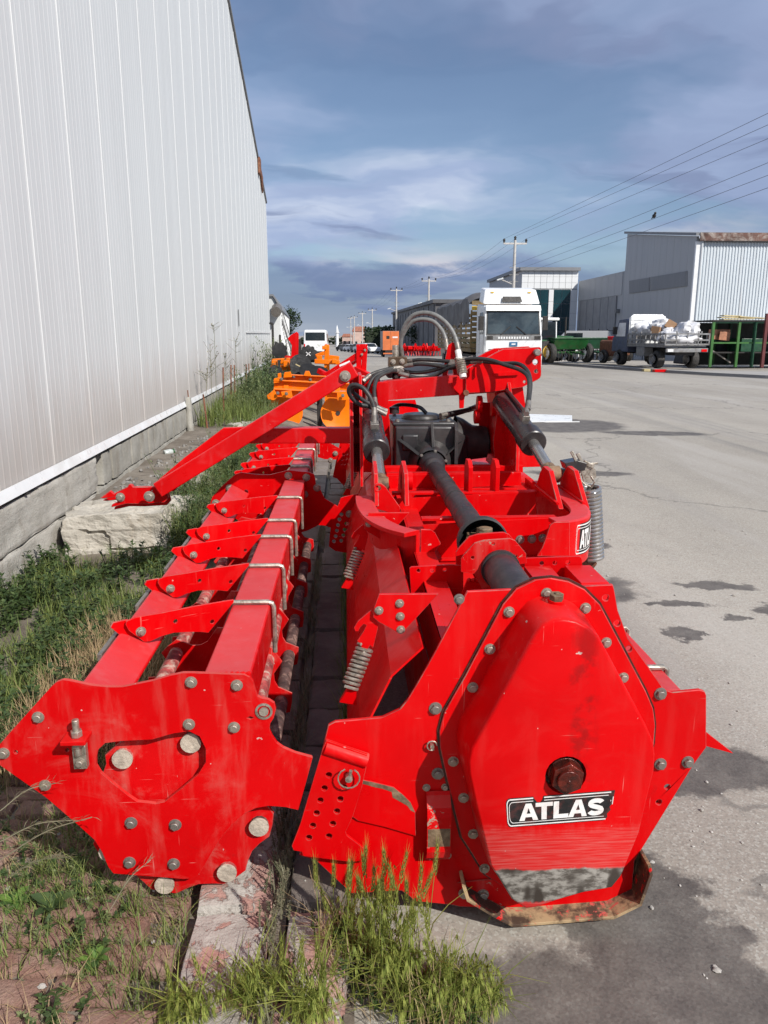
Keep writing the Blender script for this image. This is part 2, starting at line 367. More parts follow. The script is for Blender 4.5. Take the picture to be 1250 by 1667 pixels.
M['black_paint'] = simple('black_paint', (0.022, 0.020, 0.022), 0.30, 0.0, 0.3, 5, 0.03, 30, dirt=(0.12, 0.09, 0.08), dirtamt=0.2)
M['gearbox'] = simple('gearbox_iron', (0.032, 0.030, 0.031), 0.38, 0.1, 0.4, 6, 0.25, 14, dirt=(0.10, 0.085, 0.075), dirtamt=0.3)
M['black_rubber'] = simple('black_rubber', (0.018, 0.018, 0.019), 0.55, 0.0, 0.3, 9, 0.05, 60, dirt=(0.10, 0.09, 0.08), dirtamt=0.28)
M['shaft'] = simple('black_plastic_shaft_guard', (0.024, 0.023, 0.026), 0.50, 0.0, 0.3, 7, 0.08, 40, dirt=(0.085, 0.07, 0.06), dirtamt=0.5)
M['hose_grey'] = simple('grey_hose', (0.15, 0.152, 0.148), 0.45, 0.0, 0.2, 30, 0.1, 140)
M['brown_block'] = simple('brown_valve_block', (0.10, 0.065, 0.04), 0.4, 0.5, 0.3, 20)
M['pipe_dirty'] = simple('roller_tube_earth', (0.33, 0.06, 0.055), 0.75, 0.0, 0.5, 26, 0.4, 60, dirt=(0.55, 0.44, 0.36), dirtamt=0.9)
M['pipe_dark'] = simple('roller_tube_dark', (0.085, 0.05, 0.045), 0.7, 0.1, 0.5, 26, 0.4, 60, dirt=(0.34, 0.22, 0.18), dirtamt=0.9)
M['white'] = simple('white_paint', (0.74, 0.75, 0.75), 0.35, 0, 0.05, 3, dirt=(0.5, 0.47, 0.42), dirtamt=0.25)
M['decal_black'] = simple('decal_black', (0.012, 0.012, 0.013), 0.4, 0, 0.3, 30, dirt=(0.25, 0.06, 0.05), dirtamt=0.25)
M['decal_white'] = simple('decal_white', (0.74, 0.72, 0.70), 0.45, 0, 0.05, 30, dirt=(0.45, 0.30, 0.28), dirtamt=0.35)
M['decal_clean'] = simple('decal_clean_black', (0.01, 0.01, 0.011), 0.3, 0, 0.2, 10)
M['glass_dark'] = simple('dark_window_glass', (0.012, 0.018, 0.022), 0.06, 0, 0.2, 2, spec=0.8)
M['rust_band'] = simple('rusty_pale_band', (0.125, 0.065, 0.05), 0.8, 0.1, 0.5, 1.2, 0.2, 20, dirt=(0.40, 0.36, 0.32), dirtamt=0.9)
M['dark_red'] = simple('dark_red_post_paint', (0.11, 0.02, 0.02), 0.6, 0, 0.2, 3)
M['windscreen'] = simple('windscreen_glass', (0.030, 0.042, 0.046), 0.05, 0, 0.5, 1.1, spec=0.9, dirt=(0.10, 0.115, 0.115), dirtamt=0.3)
M['glass_blue'] = simple('blue_facade_glass', (0.010, 0.040, 0.050), 0.08, 0, 0.2, 1, spec=0.8)
M['rust'] = simple('rusty_steel', (0.17, 0.065, 0.035), 0.8, 0.1, 0.5, 12, 0.3, 40, dirt=(0.30, 0.16, 0.09), dirtamt=0.6)
M['dark_iron'] = simple('dark_iron', (0.035, 0.032, 0.030), 0.6, 0.3, 0.3, 10)
M['tyre'] = simple('tyre_rubber', (0.025, 0.024, 0.023), 0.8, 0, 0.3, 20, dirt=(0.14, 0.12, 0.10), dirtamt=0.4)
M['steel_grey'] = simple('grey_painted_steel', (0.22, 0.22, 0.22), 0.5, 0.2, 0.2, 6, dirt=(0.14, 0.11, 0.08), dirtamt=0.4)
M['pole'] = simple('galvanised_pole', (0.50, 0.48, 0.45), 0.6, 0.2, 0.12, 2)
M['wire'] = simple('cable', (0.09, 0.10, 0.13), 0.6, 0, 0.1, 2)
M['tarp'] = simple('grey_tarpaulin', (0.085, 0.080, 0.078), 0.62, 0, 0.3, 0.8, 0.5, 1.4, dirt=(0.16, 0.14, 0.12), dirtamt=0.4)
M['slat'] = simple('weathered_slat', (0.24, 0.165, 0.07), 0.75, 0, 0.3, 3, dirt=(0.10, 0.08, 0.05), dirtamt=0.5)
M['green'] = simple('green_paint', (0.010, 0.072, 0.017), 0.4, 0, 0.25, 3, dirt=(0.06, 0.07, 0.03), dirtamt=0.4)
M['dark_green'] = simple('dark_green_paint', (0.010, 0.062, 0.028), 0.45, 0, 0.25, 3)
M['post_green'] = simple('green_post_paint', (0.038, 0.135, 0.026), 0.5, 0, 0.2, 3)
M['yellow'] = simple('yellow_paint', (0.65, 0.42, 0.05), 0.5, 0, 0.2, 3)
M['container'] = simple('orange_container_paint', (0.62, 0.16, 0.045), 0.5, 0, 0.12, 2, dirt=(0.35, 0.14, 0.07), dirtamt=0.3)
M['grey_panel'] = simple('grey_panel', (0.26, 0.26, 0.262), 0.6, 0, 0.1, 1)
M['sack'] = simple('white_sack', (0.62, 0.62, 0.63), 0.6, 0, 0.12, 6, 0.4, 8, dirt=(0.36, 0.33, 0.30), dirtamt=0.4)
M['cardboard'] = simple('cardboard', (0.34, 0.20, 0.11), 0.8, 0, 0.12, 5)
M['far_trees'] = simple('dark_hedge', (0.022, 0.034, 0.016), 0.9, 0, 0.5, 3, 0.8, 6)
M['bark'] = simple('bark', (0.09, 0.065, 0.045), 0.9, 0, 0.3, 10, 0.5, 30)
M['pinkwall'] = simple('pale_pink_wall', (0.50, 0.36, 0.30), 0.8, 0, 0.1, 1)
M['roof_tile'] = simple('red_roof', (0.36, 0.15, 0.10), 0.8, 0, 0.2, 2)
M['lamp_glass'] = simple('lamp_cover', (0.6, 0.62, 0.62), 0.3, 0, 0.05, 3)
M['jar_glass'] = simple('dusty_jar_glass', (0.42, 0.45, 0.43), 0.15, 0, 0.2, 30, spec=0.8)
M['blue_truck'] = simple('blue_grey_cab_paint', (0.06, 0.075, 0.13), 0.5, 0, 0.2, 4, dirt=(0.12, 0.11, 0.10), dirtamt=0.4)
M['blue_badge'] = simple('blue_badge', (0.04, 0.14, 0.27), 0.4, 0, 0.1, 8)
M['wood'] = simple('raw_planks', (0.46, 0.38, 0.20), 0.75, 0, 0.2, 4)
M['copper'] = simple('copper_toned_sheet', (0.42, 0.19, 0.11), 0.5, 0.2, 0.3, 3)
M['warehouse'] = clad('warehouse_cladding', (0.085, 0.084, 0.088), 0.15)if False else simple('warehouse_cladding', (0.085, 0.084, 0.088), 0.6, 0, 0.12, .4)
M['matt_black'] = simple('matt_black_disc', (0.012, 0.012, 0.013), 0.65, 0, 0.3, 8, spec=0.25)
M['belt'] = simple('fine_mesh', (0.045, 0.05, 0.045), 0.8, 0, 0.2, 3)
# cladding
def clad(name, col, streak=0.25, rust=0.0, dirtz=None):
    m, t, b = newmat(name); c = coords(t)
    st = t.noise(t.mapping(c, (3.5, 3.5, 0.22)), 1.0, 6, 0.6)
    cc = t.mix(t.step(st, 0.35, 0.7), tuple(x * (1 - streak * 0.5) for x in col), col)
    cc = t.mix(t.math('MULTIPLY', t.step(t.noise(c, 1.3, 6, 0.65), 0.5, 0.75), streak * 0.5), cc, (0.42, 0.40, 0.38))
    if rust: cc = t.mix(t.math('MULTIPLY', t.step(t.noise(t.mapping(c, (2.2, 2.2, 0.15)), 1.0, 5, 0.6), 0.58, 0.72), rust), cc, (0.30, 0.17, 0.08))
    if dirtz is not None:
        s = t.add('ShaderNodeSeparateXYZ'); t.put(s.inputs[0], c)
        f = t.step(t.math('ADD', s.outputs[2], t.math('MULTIPLY', t.noise(t.mapping(c, (6, 6, 1.0)), 1.0, 6, 0.7), -0.9)), dirtz - 0.5, dirtz + 0.45, 0.55, 0.0)
        cc = t.mix(f, cc, (0.36, 0.29, 0.24))
    t.put(b.inputs['Base Color'], cc); b.inputs['Roughness'].default_value = 0.45; b.inputs['Specular IOR Level'].default_value = 0.35
    t.put(b.inputs['Normal'], t.bump(t.noise(t.mapping(c, (1, 1, 0.3)), 1.2, 3), 0.12, 0.03))
    return m
M['clad_white'] = clad('white_cladding', (0.605, 0.622, 0.618), 0.12, 0.0, 0.75)
M['clad_grey'] = clad('grey_cladding', (0.40, 0.405, 0.41), 0.12)
M['clad_galv'] = clad('galvanised_corrugated', (0.58, 0.63, 0.665), 0.22, 0.22)
M['clad_dark'] = clad('dark_grey_cladding', (0.20, 0.205, 0.215), 0.15)
M['tile_white'] = clad('white_facade_tile', (0.70, 0.71, 0.71), 0.10)
# concrete
def concrete(name, col, col2, stain=(0.20, 0.16, 0.12), sc=3.0, bump=0.6, jitter=True):
    m, t, b = newmat(name); c = coords(t, 'Object', jitter)
    n = t.noise(c, sc, 8, 0.65, 0.3); f = t.noise(c, sc * 14, 5, 0.65)
    cc = t.mix(t.step(n, 0.32, 0.68), col, col2)
    cc = t.mix(t.math('MULTIPLY', t.step(t.noise(t.mapping(c, (1.2, 1.2, 0.5)), sc * 0.9, 7, 0.7, 0.5), 0.52, 0.72), 0.6), cc, stain)
    cc = t.mix(t.math('MULTIPLY', t.step(f, 0.62, 0.74), 0.5), cc, tuple(x * 0.55 for x in col))
    cc = t.mix(t.math('MULTIPLY', t.step(f, 0.40, 0.30, 0.0, 1.0), 0.35), cc, tuple(min(1, x * 1.3) for x in col2))
    t.put(b.inputs['Base Color'], cc); b.inputs['Roughness'].default_value = 0.92; b.inputs['Specular IOR Level'].default_value = 0.2
    h = t.math('ADD', t.math('MULTIPLY', n, 0.8), t.math('MULTIPLY', f, 0.35))
    t.put(b.inputs['Normal'], t.bump(h, bump, 0.02)); return m
M['concrete'] = concrete('old_concrete', (0.36, 0.34, 0.30), (0.47, 0.45, 0.405), (0.25, 0.215, 0.17), 5.0, 1.0)
M['block'] = concrete('concrete_block', (0.27, 0.255, 0.22), (0.37, 0.355, 0.315), (0.18, 0.15, 0.115), 3.2, 0.9)
M['stone'] = concrete('limestone_boulder', (0.34, 0.315, 0.27), (0.46, 0.43, 0.375), (0.27, 0.22, 0.16), 4.5, 1.0)
M['kerb_red'] = concrete('kerb_red_and_lime', (0.43, 0.385, 0.345), (0.36, 0.20, 0.165), (0.34, 0.155, 0.125), 9.0, 0.9)
def kerbmat():
    m, t, b = newmat('kerb_red_and_lime'); c = coords(t)
    cc = t.mix(t.step(t.noise(c, 3, 7, .65), .35, .65), (.33, .30, .27), (.47, .44, .40))
    patch = t.step(t.noise(c, 6.5, 8, .68, .6), .49, .54)
    cc = t.mix(t.math('MULTIPLY', patch, .9), cc, t.mix(t.noise(c, 22, 5, .6), (.36, .15, .12), (.40, .27, .23)))
    cc = t.mix(t.math('MULTIPLY', t.step(t.noise(c, 30, 5, .7), .58, .68), .6), cc, (.15, .12, .10))
    cc = t.mix(t.math('MULTIPLY', t.step(t.noise(c, 4.2, 8, .7, .9), .60, .70), .7), cc, (.17, .14, .11))
    t.put(b.inputs['Base Color'], cc); b.inputs['Roughness'].default_value = .92; b.inputs['Specular IOR Level'].default_value = .2
    t.put(b.inputs['Normal'], t.bump(t.math('ADD', t.noise(c, 14, 7, .7), t.math('MULTIPLY', patch, -.25)), .8, .02)); return m
M['kerb_lime'] = kerbmat()
M['kerb_dirty_shaded'] = concrete('kerb_dirty_shaded', (0.14, 0.115, 0.10), (0.21, 0.18, 0.16), (0.09, 0.07, 0.06), 4.0, 0.7)  # soiled stones under and beyond the tiller, its shade painted into the colour
M['kerb_grey'] = concrete('kerb_grey_pink', (0.29, 0.24, 0.215), (0.37, 0.335, 0.305), (0.26, 0.19, 0.17), 3.0, 0.5)
M['paver'] = concrete('red_paver', (0.21, 0.115, 0.088), (0.29, 0.19, 0.15), (0.15, 0.12, 0.095), 9.0, 0.9)
M['pebble'] = concrete('pebble', (0.32, 0.30, 0.27), (0.48, 0.46, 0.43), (0.2, 0.17, 0.14), 20.0, 0.4)
M['soil'] = concrete('dry_soil', (0.135, 0.112, 0.088), (0.235, 0.205, 0.17), (0.085, 0.07, 0.055), 2.6, 1.0, False)
M['rubble'] = concrete('grey_rubble', (0.16, 0.15, 0.14), (0.30, 0.285, 0.265), (0.10, 0.09, 0.08), 9.0, 1.0)
# asphalt with wet patches: (x, y, rx, ry, turn)
WET = [(1.50, 5.02, 0.55, 0.34, -0.35), (1.28, 2.74, 0.55, 0.19, -0.22), (0.55, 1.50, 0.46, 0.34, 0.0), (0.86, 1.93, 0.26, 0.55, 0.35),
       (1.97, 4.10, 0.12, 0.13, 0.5), (2.55, 4.95, 0.26, 0.10, -0.2), (2.75, 4.50, 0.24, 0.12, 0.1), (2.15, 4.62, 0.20, 0.07, 0), (2.02, 6.0, 0.15, 0.12, 0),
       (4.1, 14.6, 1.35, 1.2, 0.4), (5.4, 13.3, 1.0, 0.35, -0.2), (2.4, 4.35, 0.08, 0.06, 0), (1.05, 3.3, 0.35, 0.5, 0.2), (1.02, 1.45, 0.20, 0.42, 0.25), (2.9, 9.4, 0.7, 0.22, -0.15)]
def asphalt():
    m, t, b = newmat('worn_asphalt'); c = coords(t)
    big = t.noise(t.mapping(c, (0.35, 0.12, 1), (4, 2, 0), (0, 0, 0.25)), 1.0, 6, 0.6); mid = t.noise(c, 2.1, 7, 0.65, 0.4)
    cc = t.mix(t.step(big, 0.32, 0.68), (0.285, 0.256, 0.220), (0.372, 0.338, 0.292))
    cc = t.mix(t.math('MULTIPLY', t.step(mid, 0.45, 0.75), 0.42), cc, (0.255, 0.226, 0.198))
    grain = t.voro(c, 125, 'F1', 'Color'); gs = t.add('ShaderNodeSeparateColor'); t.put(gs.inputs[0], grain)
    cc = t.mix(t.math('MULTIPLY', t.step(gs.outputs[0], 0.55, 1.0), 0.36), cc, (0.52, 0.525, 0.475))
    cc = t.mix(t.math('MULTIPLY', t.step(gs.outputs[1], 0.65, 1.0), 0.40), cc, (0.15, 0.136, 0.122))
    spk = t.noise(c, 17, 4, 0.7); cc = t.mix(t.math('MULTIPLY', t.step(spk, 0.66, 0.74), 0.5), cc, (0.13, 0.12, 0.11))
    # tyre-polished streaks along the road
    st = t.noise(t.mapping(c, (1.6, 0.045, 1), (0, 0, 0), (0, 0, 0.42)), 1.0, 5, 0.6)
    cc = t.mix(t.math('MULTIPLY', t.step(st, 0.50, 0.68), 0.42), cc, (0.27, 0.252, 0.235))
    st2 = t.noise(t.mapping(c, (0.9, 0.10, 1), (7, 0, 0), (0, 0, -0.75)), 1.0, 5, 0.6)
    cc = t.mix(t.math('MULTIPLY', t.step(st2, 0.52, 0.70), 0.35), cc, (0.44, 0.415, 0.385))
    # thin cracks
    cr = t.voro(t.vec('ADD', c, t.vec('SCALE', t.noise(c, 1.4, 4, 0.6, 0, True), None) if False else t.vec('MULTIPLY', t.noise(c, 1.4, 4, 0.6, 0, True), (1.2, 1.2, 1.2))), 0.20, 'DISTANCE_TO_EDGE')
    cc = t.mix(t.math('MULTIPLY', t.step(cr, 0.002, 0.007, 1.0, 0.0), 0.55), cc, (0.13, 0.12, 0.11))
    # wet / oil patches
    warp = t.vec('MULTIPLY', t.vec('SUBTRACT', t.noise(c, 3.2, 8, 0.68, 0, True), (0.5, 0.5, 0.5)), (0.62, 0.42, 0.0))
    pw = t.vec('ADD', c, warp); wet = None
    for (x, y, rx, ry, a) in WET:
        q = t.vec('SUBTRACT', pw, (x, y, 0)); q = t.mapping(q, (1, 1, 0), (0, 0, 0), (0, 0, -a)); q = t.vec('MULTIPLY', q, (1 / rx, 1 / ry, 0))
        f = t.step(t.vec('LENGTH', q), 0.80, 1.05, 1.0, 0.0); wet = f if wet is None else t.math('MAXIMUM', wet, f)
    wv = t.step(t.noise(c, 6, 5, 0.6), 0.3, 0.7, 0.70, 0.95)
    cc = t.mix(t.math('MULTIPLY', wet, wv), cc, t.mix(gs.outputs[2], (0.070, 0.061, 0.056), (0.100, 0.088, 0.080)))
    t.put(b.inputs['Base Color'], cc)
    t.put(b.inputs['Roughness'], t.math('SUBTRACT', 0.92, t.math('MULTIPLY', wet, 0.30))); b.inputs['Specular IOR Level'].default_value = 0.25
    h = t.math('ADD', t.math('MULTIPLY', t.voro(c, 95), 0.5), t.math('MULTIPLY', t.noise(c, 30, 4, 0.7), 0.7))
    t.put(b.inputs['Normal'], t.bump(h, 0.26, 0.006)); return m
M['asphalt'] = asphalt()
M['yard'] = concrete('pale_yard_concrete', (0.30, 0.285, 0.265), (0.37, 0.355, 0.335), (0.25, 0.23, 0.21), 0.4, 0.2, False)
M['gutter'] = simple('damp_gutter', (0.055, 0.050, 0.046), 0.5, 0, 0.4, 1.2, 0.3, 20, dirt=(0.14, 0.12, 0.10), dirtamt=0.5)
# leaves: colour varies leaf by leaf
def leaf(name, cols, rough=0.55, trans=0.25):
    m, t, b = newmat(name); g = t.add('ShaderNodeNewGeometry')
    cc = t.ramp(g.outputs['Random Per Island'], [(i / max(1, len(cols) - 1), c) for i, c in enumerate(cols)])
    t.put(b.inputs['Base Color'], cc); b.inputs['Roughness'].default_value = rough; b.inputs['Specular IOR Level'].default_value = 0.3
    tr = t.add('ShaderNodeBsdfTranslucent'); t.put(tr.inputs[0], cc); mx = t.add('ShaderNodeMixShader'); mx.inputs[0].default_value = trans
    o = [n for n in t.n if n.type == 'OUTPUT_MATERIAL'][0]
    t.l.new(b.outputs[0], mx.inputs[1]); t.l.new(tr.outputs[0], mx.inputs[2]); t.l.new(mx.outputs[0], o.inputs[0]); return m
M['grass'] = leaf('grass_blades', [(0.085, 0.125, 0.03), (0.15, 0.20, 0.05), (0.24, 0.27, 0.085), (0.11, 0.15, 0.04)])
M['barley'] = leaf('green_barley', [(0.14, 0.185, 0.035), (0.24, 0.29, 0.060), (0.36, 0.39, 0.10), (0.18, 0.225, 0.045)], 0.5, 0.35)
M['straw'] = leaf('dry_straw', [(0.34, 0.24, 0.13), (0.46, 0.35, 0.20), (0.30, 0.20, 0.12)], 0.7, 0.25)
M['weed'] = leaf('weed_leaves', [(0.035, 0.068, 0.022), (0.06, 0.10, 0.028), (0.095, 0.135, 0.045), (0.05, 0.085, 0.035)])
M['weed_light'] = leaf('light_weed_leaves', [(0.10, 0.14, 0.05), (0.16, 0.20, 0.075), (0.21, 0.235, 0.11)])
M['broad'] = leaf('broad_leaves', [(0.05, 0.11, 0.03), (0.085, 0.16, 0.04), (0.14, 0.24, 0.045)])
M['grey_weed'] = leaf('grey_dry_weed', [(0.18, 0.17, 0.11), (0.26, 0.24, 0.16), (0.12, 0.13, 0.07)])
M['tree'] = leaf('tree_leaves', [(0.022, 0.04, 0.018), (0.035, 0.06, 0.024), (0.055, 0.08, 0.035)])
# ---------------------------------------------------------------- the red rotary tiller
def c1(l): return crop(l, 0, 1050, .496)
def cS(l): return crop(l, 640, 940, .416)
def cB(l): return crop(l, 440, 1160, .304)
def cT(l): return crop(l, 540, 820, .192)
def cW(l): return crop(l, 590, 740, .304)
def c6(l): return crop(l, 520, 480, .384)
def cH2(l): return crop(l, 740, 560, .2)
def cM(l): return crop(l, 330, 680, .248)
def cN(l): return crop(l, 160, 760, .256)
def cA(l): return crop(l, 150, 480, .376)
def hx(l, r, Y):                                        # hole centres (px) -> hole outlines in the plane Y
    return [circ((p.x, p.z), r, 10) for p in (atY(x, y, Y) for x, y in l)]
def bolt_mesh(name, mat, dome=False):
    m = MB(); m.cyl((0, 0, 0), (0, -0.22, 0), 1.42, 1.36, 16)
    m.cyl((0, -0.2, 0), (0, -0.92, 0), 1.0, 1.0, 6, smooth=False); m.cyl((0, -0.92, 0), (0, -1.04, 0), 0.86, 0.74, 12)
    if dome: m.cyl((0, -1.0, 0), (0, -1.55, 0), 0.52, 0.50, 10)
    return m.mesh(name, mat)
BOLT = bolt_mesh('bolt', M['zinc']); NUT = bolt_mesh('nut', M['zinc'], True); BOLT_D = bolt_mesh('bolt', M['zinc_dull'])
def bolt_at(P, s, parent, me=None, rot=None, name='bolt'):
    o = link(name, me or BOLT, parent, loc=P); s *= .88; o.scale = (s, s, s)
    o.rotation_euler = rot or (0, rnd.uniform(0, 1.0), 0); return o
def bolts(l, Y, s, parent, me=None, name='bolt'):
    for x, y in l: bolt_at(atY(x, y, Y), s, parent, me, None, name)
def coil(p0, p1, r, wr, turns, n=10, nn=5):
    p0 = Vector(p0); p1 = Vector(p1); d = (p1 - p0); L = d.length; d.normalize(); a = d.orthogonal().normalized(); b = d.cross(a)
    P = [p0 + d * L * (i / (turns * n)) + (a * math.cos(2 * math.pi * i / n) + b * math.sin(2 * math.pi * i / n)) * r for i in range(int(turns * n) + 1)]
    return MB().tube(P, wr, nn)

T = thing('rotary_tiller', 'big red rotary tiller with cage roller and black drive shaft, nearest the camera', 'tiller', (0.5, 4.8, 0))
Y0 = 1.95
# --- side plate
sp = cS([(290, 55), (860, 28), (865, 45), (880, 130), (920, 240), (1000, 350), (1062, 440), (1090, 450), (1200, 440), (1220, 447), (1226, 462), (1226, 665), (1175, 735), (945, 1110), (930, 1280)])
sp += [(800, 1478), (747, 1476), (735, 1473), (674, 1467), (666, 1459), (653, 1450), (572, 1455), (513, 1400), (487, 1392), (500, 1330), (520, 1240), (534, 1181), (545, 1175), (622, 1168), (650, 1155), (664, 1138), (683, 1106), (709, 1060)]
P = pts(sp, Y0)
holes = hx(cS([(877, 180), (922, 280), (832, 80), (1073, 820), (1040, 880)]), 0.0085, Y0)
side = MB().plate(P, Y0, 0.012, holes).build('side_plate', M['red'], T, 0.0016)
# flange of the chain case with its weeping gasket
case_px = cS([(590, 190), (630, 172), (670, 168), (715, 176), (760, 198), (800, 235), (990, 590), (1016, 650), (1022, 700), (1018, 760), (960, 1000), (890, 1170), (855, 1213), (745, 1232), (640, 1262), (560, 1290), (520, 1295), (470, 1262), (420, 1180), (385, 1130), (330, 900), (302, 770), (300, 720), (312, 670), (400, 520), (560, 225)])
YF = 1.79
cf = pts(case_px, YF)
cxm, czm = 0.6, 0.55
def grow(poly, d):                                      # offset outwards from the outline's middle line
    out = []
    for i in range(len(poly)):
        a = Vector(poly[i - 1]); b = Vector(poly[(i + 1) % len(poly)]); p = Vector(poly[i]); t = (b - a).normalized(); n = Vector((t.y, -t.x))
        if n.dot(p - Vector((cxm, czm))) < 0: n = -n
        out.append(tuple(p + n * d))
    return out
fl = [p for p in grow(cf, 0.062)]
fl = [(x, max(z, 0.075)) for x, z in fl]
MB().plate(grow(fl, 0.006), Y0 - 0.003, 0.003).build('gasket', M['oil'], side)
flo = MB().plate(fl, Y0 - 0.011, 0.008).build('case_flange', M['red'], side, 0.001)
# the case itself: a pressed shell that narrows a little to the front
m = MB(); n = len(cf); lay = [(0.014, Y0 - 0.011), (0.005, YF + 0.016), (0.0035, YF + 0.008), (0.0005, YF + 0.002), (-0.004, YF)]
vs = []
for d, y in lay: vs += [(x, y, z) for x, z in grow(cf, d)]
fs = [(j * n + i, j * n + (i + 1) % n, (j + 1) * n + (i + 1) % n, (j + 1) * n + i) for j in range(len(lay) - 1) for i in range(n)]
hub = atY(921, 1262, YF); hub.y = YF
m.add(vs, fs, 0, True)
front = grow(cf, -0.004); hole = circ((hub.x, hub.z), 0.055, 20)
loops = [[Vector((x, YF, z)) for x, z in front], [Vector((x, YF, z)) for x, z in hole]]
flat = [p for l in loops for p in l]; m.add(flat, [tuple(t) for t in tessellate_polygon(loops)])
m.add([(x, YF, z) for x, z in hole] + [(x, YF + 0.03, z) for x, z in hole], [(i, (i + 1) % 20, 20 + (i + 1) % 20, 20 + i) for i in range(20)])
case = m.build('chain_case', M['red_case'], T)
MB().cyl((hub.x, YF + 0.03, hub.z), (hub.x, YF + 0.034, hub.z), 0.056, n=20).build('hub_recess', M['oil'], case)
h = MB(); h.cyl((hub.x, YF + 0.03, hub.z), (hub.x, YF + 0.006, hub.z), 0.047, 0.046, 20); h.cyl((hub.x, YF + 0.008, hub.z), (hub.x, YF - 0.022, hub.z), 0.046, 0.045, 6, smooth=False, ph=0.4)
h.cyl((hub.x, YF - 0.02, hub.z), (hub.x, YF - 0.034, hub.z), 0.031, 0.030, 20); h.cyl((hub.x, YF - 0.033, hub.z), (hub.x, YF - 0.036, hub.z), 0.006, 0.005, 8)
h.build('hub_nut', M['rust_hub'], case, 0.002)
# filler cap on top
p = atZ(901, 980, 1.005)
MB().cyl((p.x, 1.90, 0.99), (p.x, 1.895, 1.022), 0.021, n=18).build('filler_neck', M['red'], case)
MB().cyl((p.x, 1.895, 1.020), (p.x, 1.893, 1.037), 0.019, n=6, smooth=False).cyl((p.x, 1.893, 1.036), (p.x, 1.893, 1.041), 0.006, n=8).build('filler_cap', M['bare_steel'], case, 0.0012)
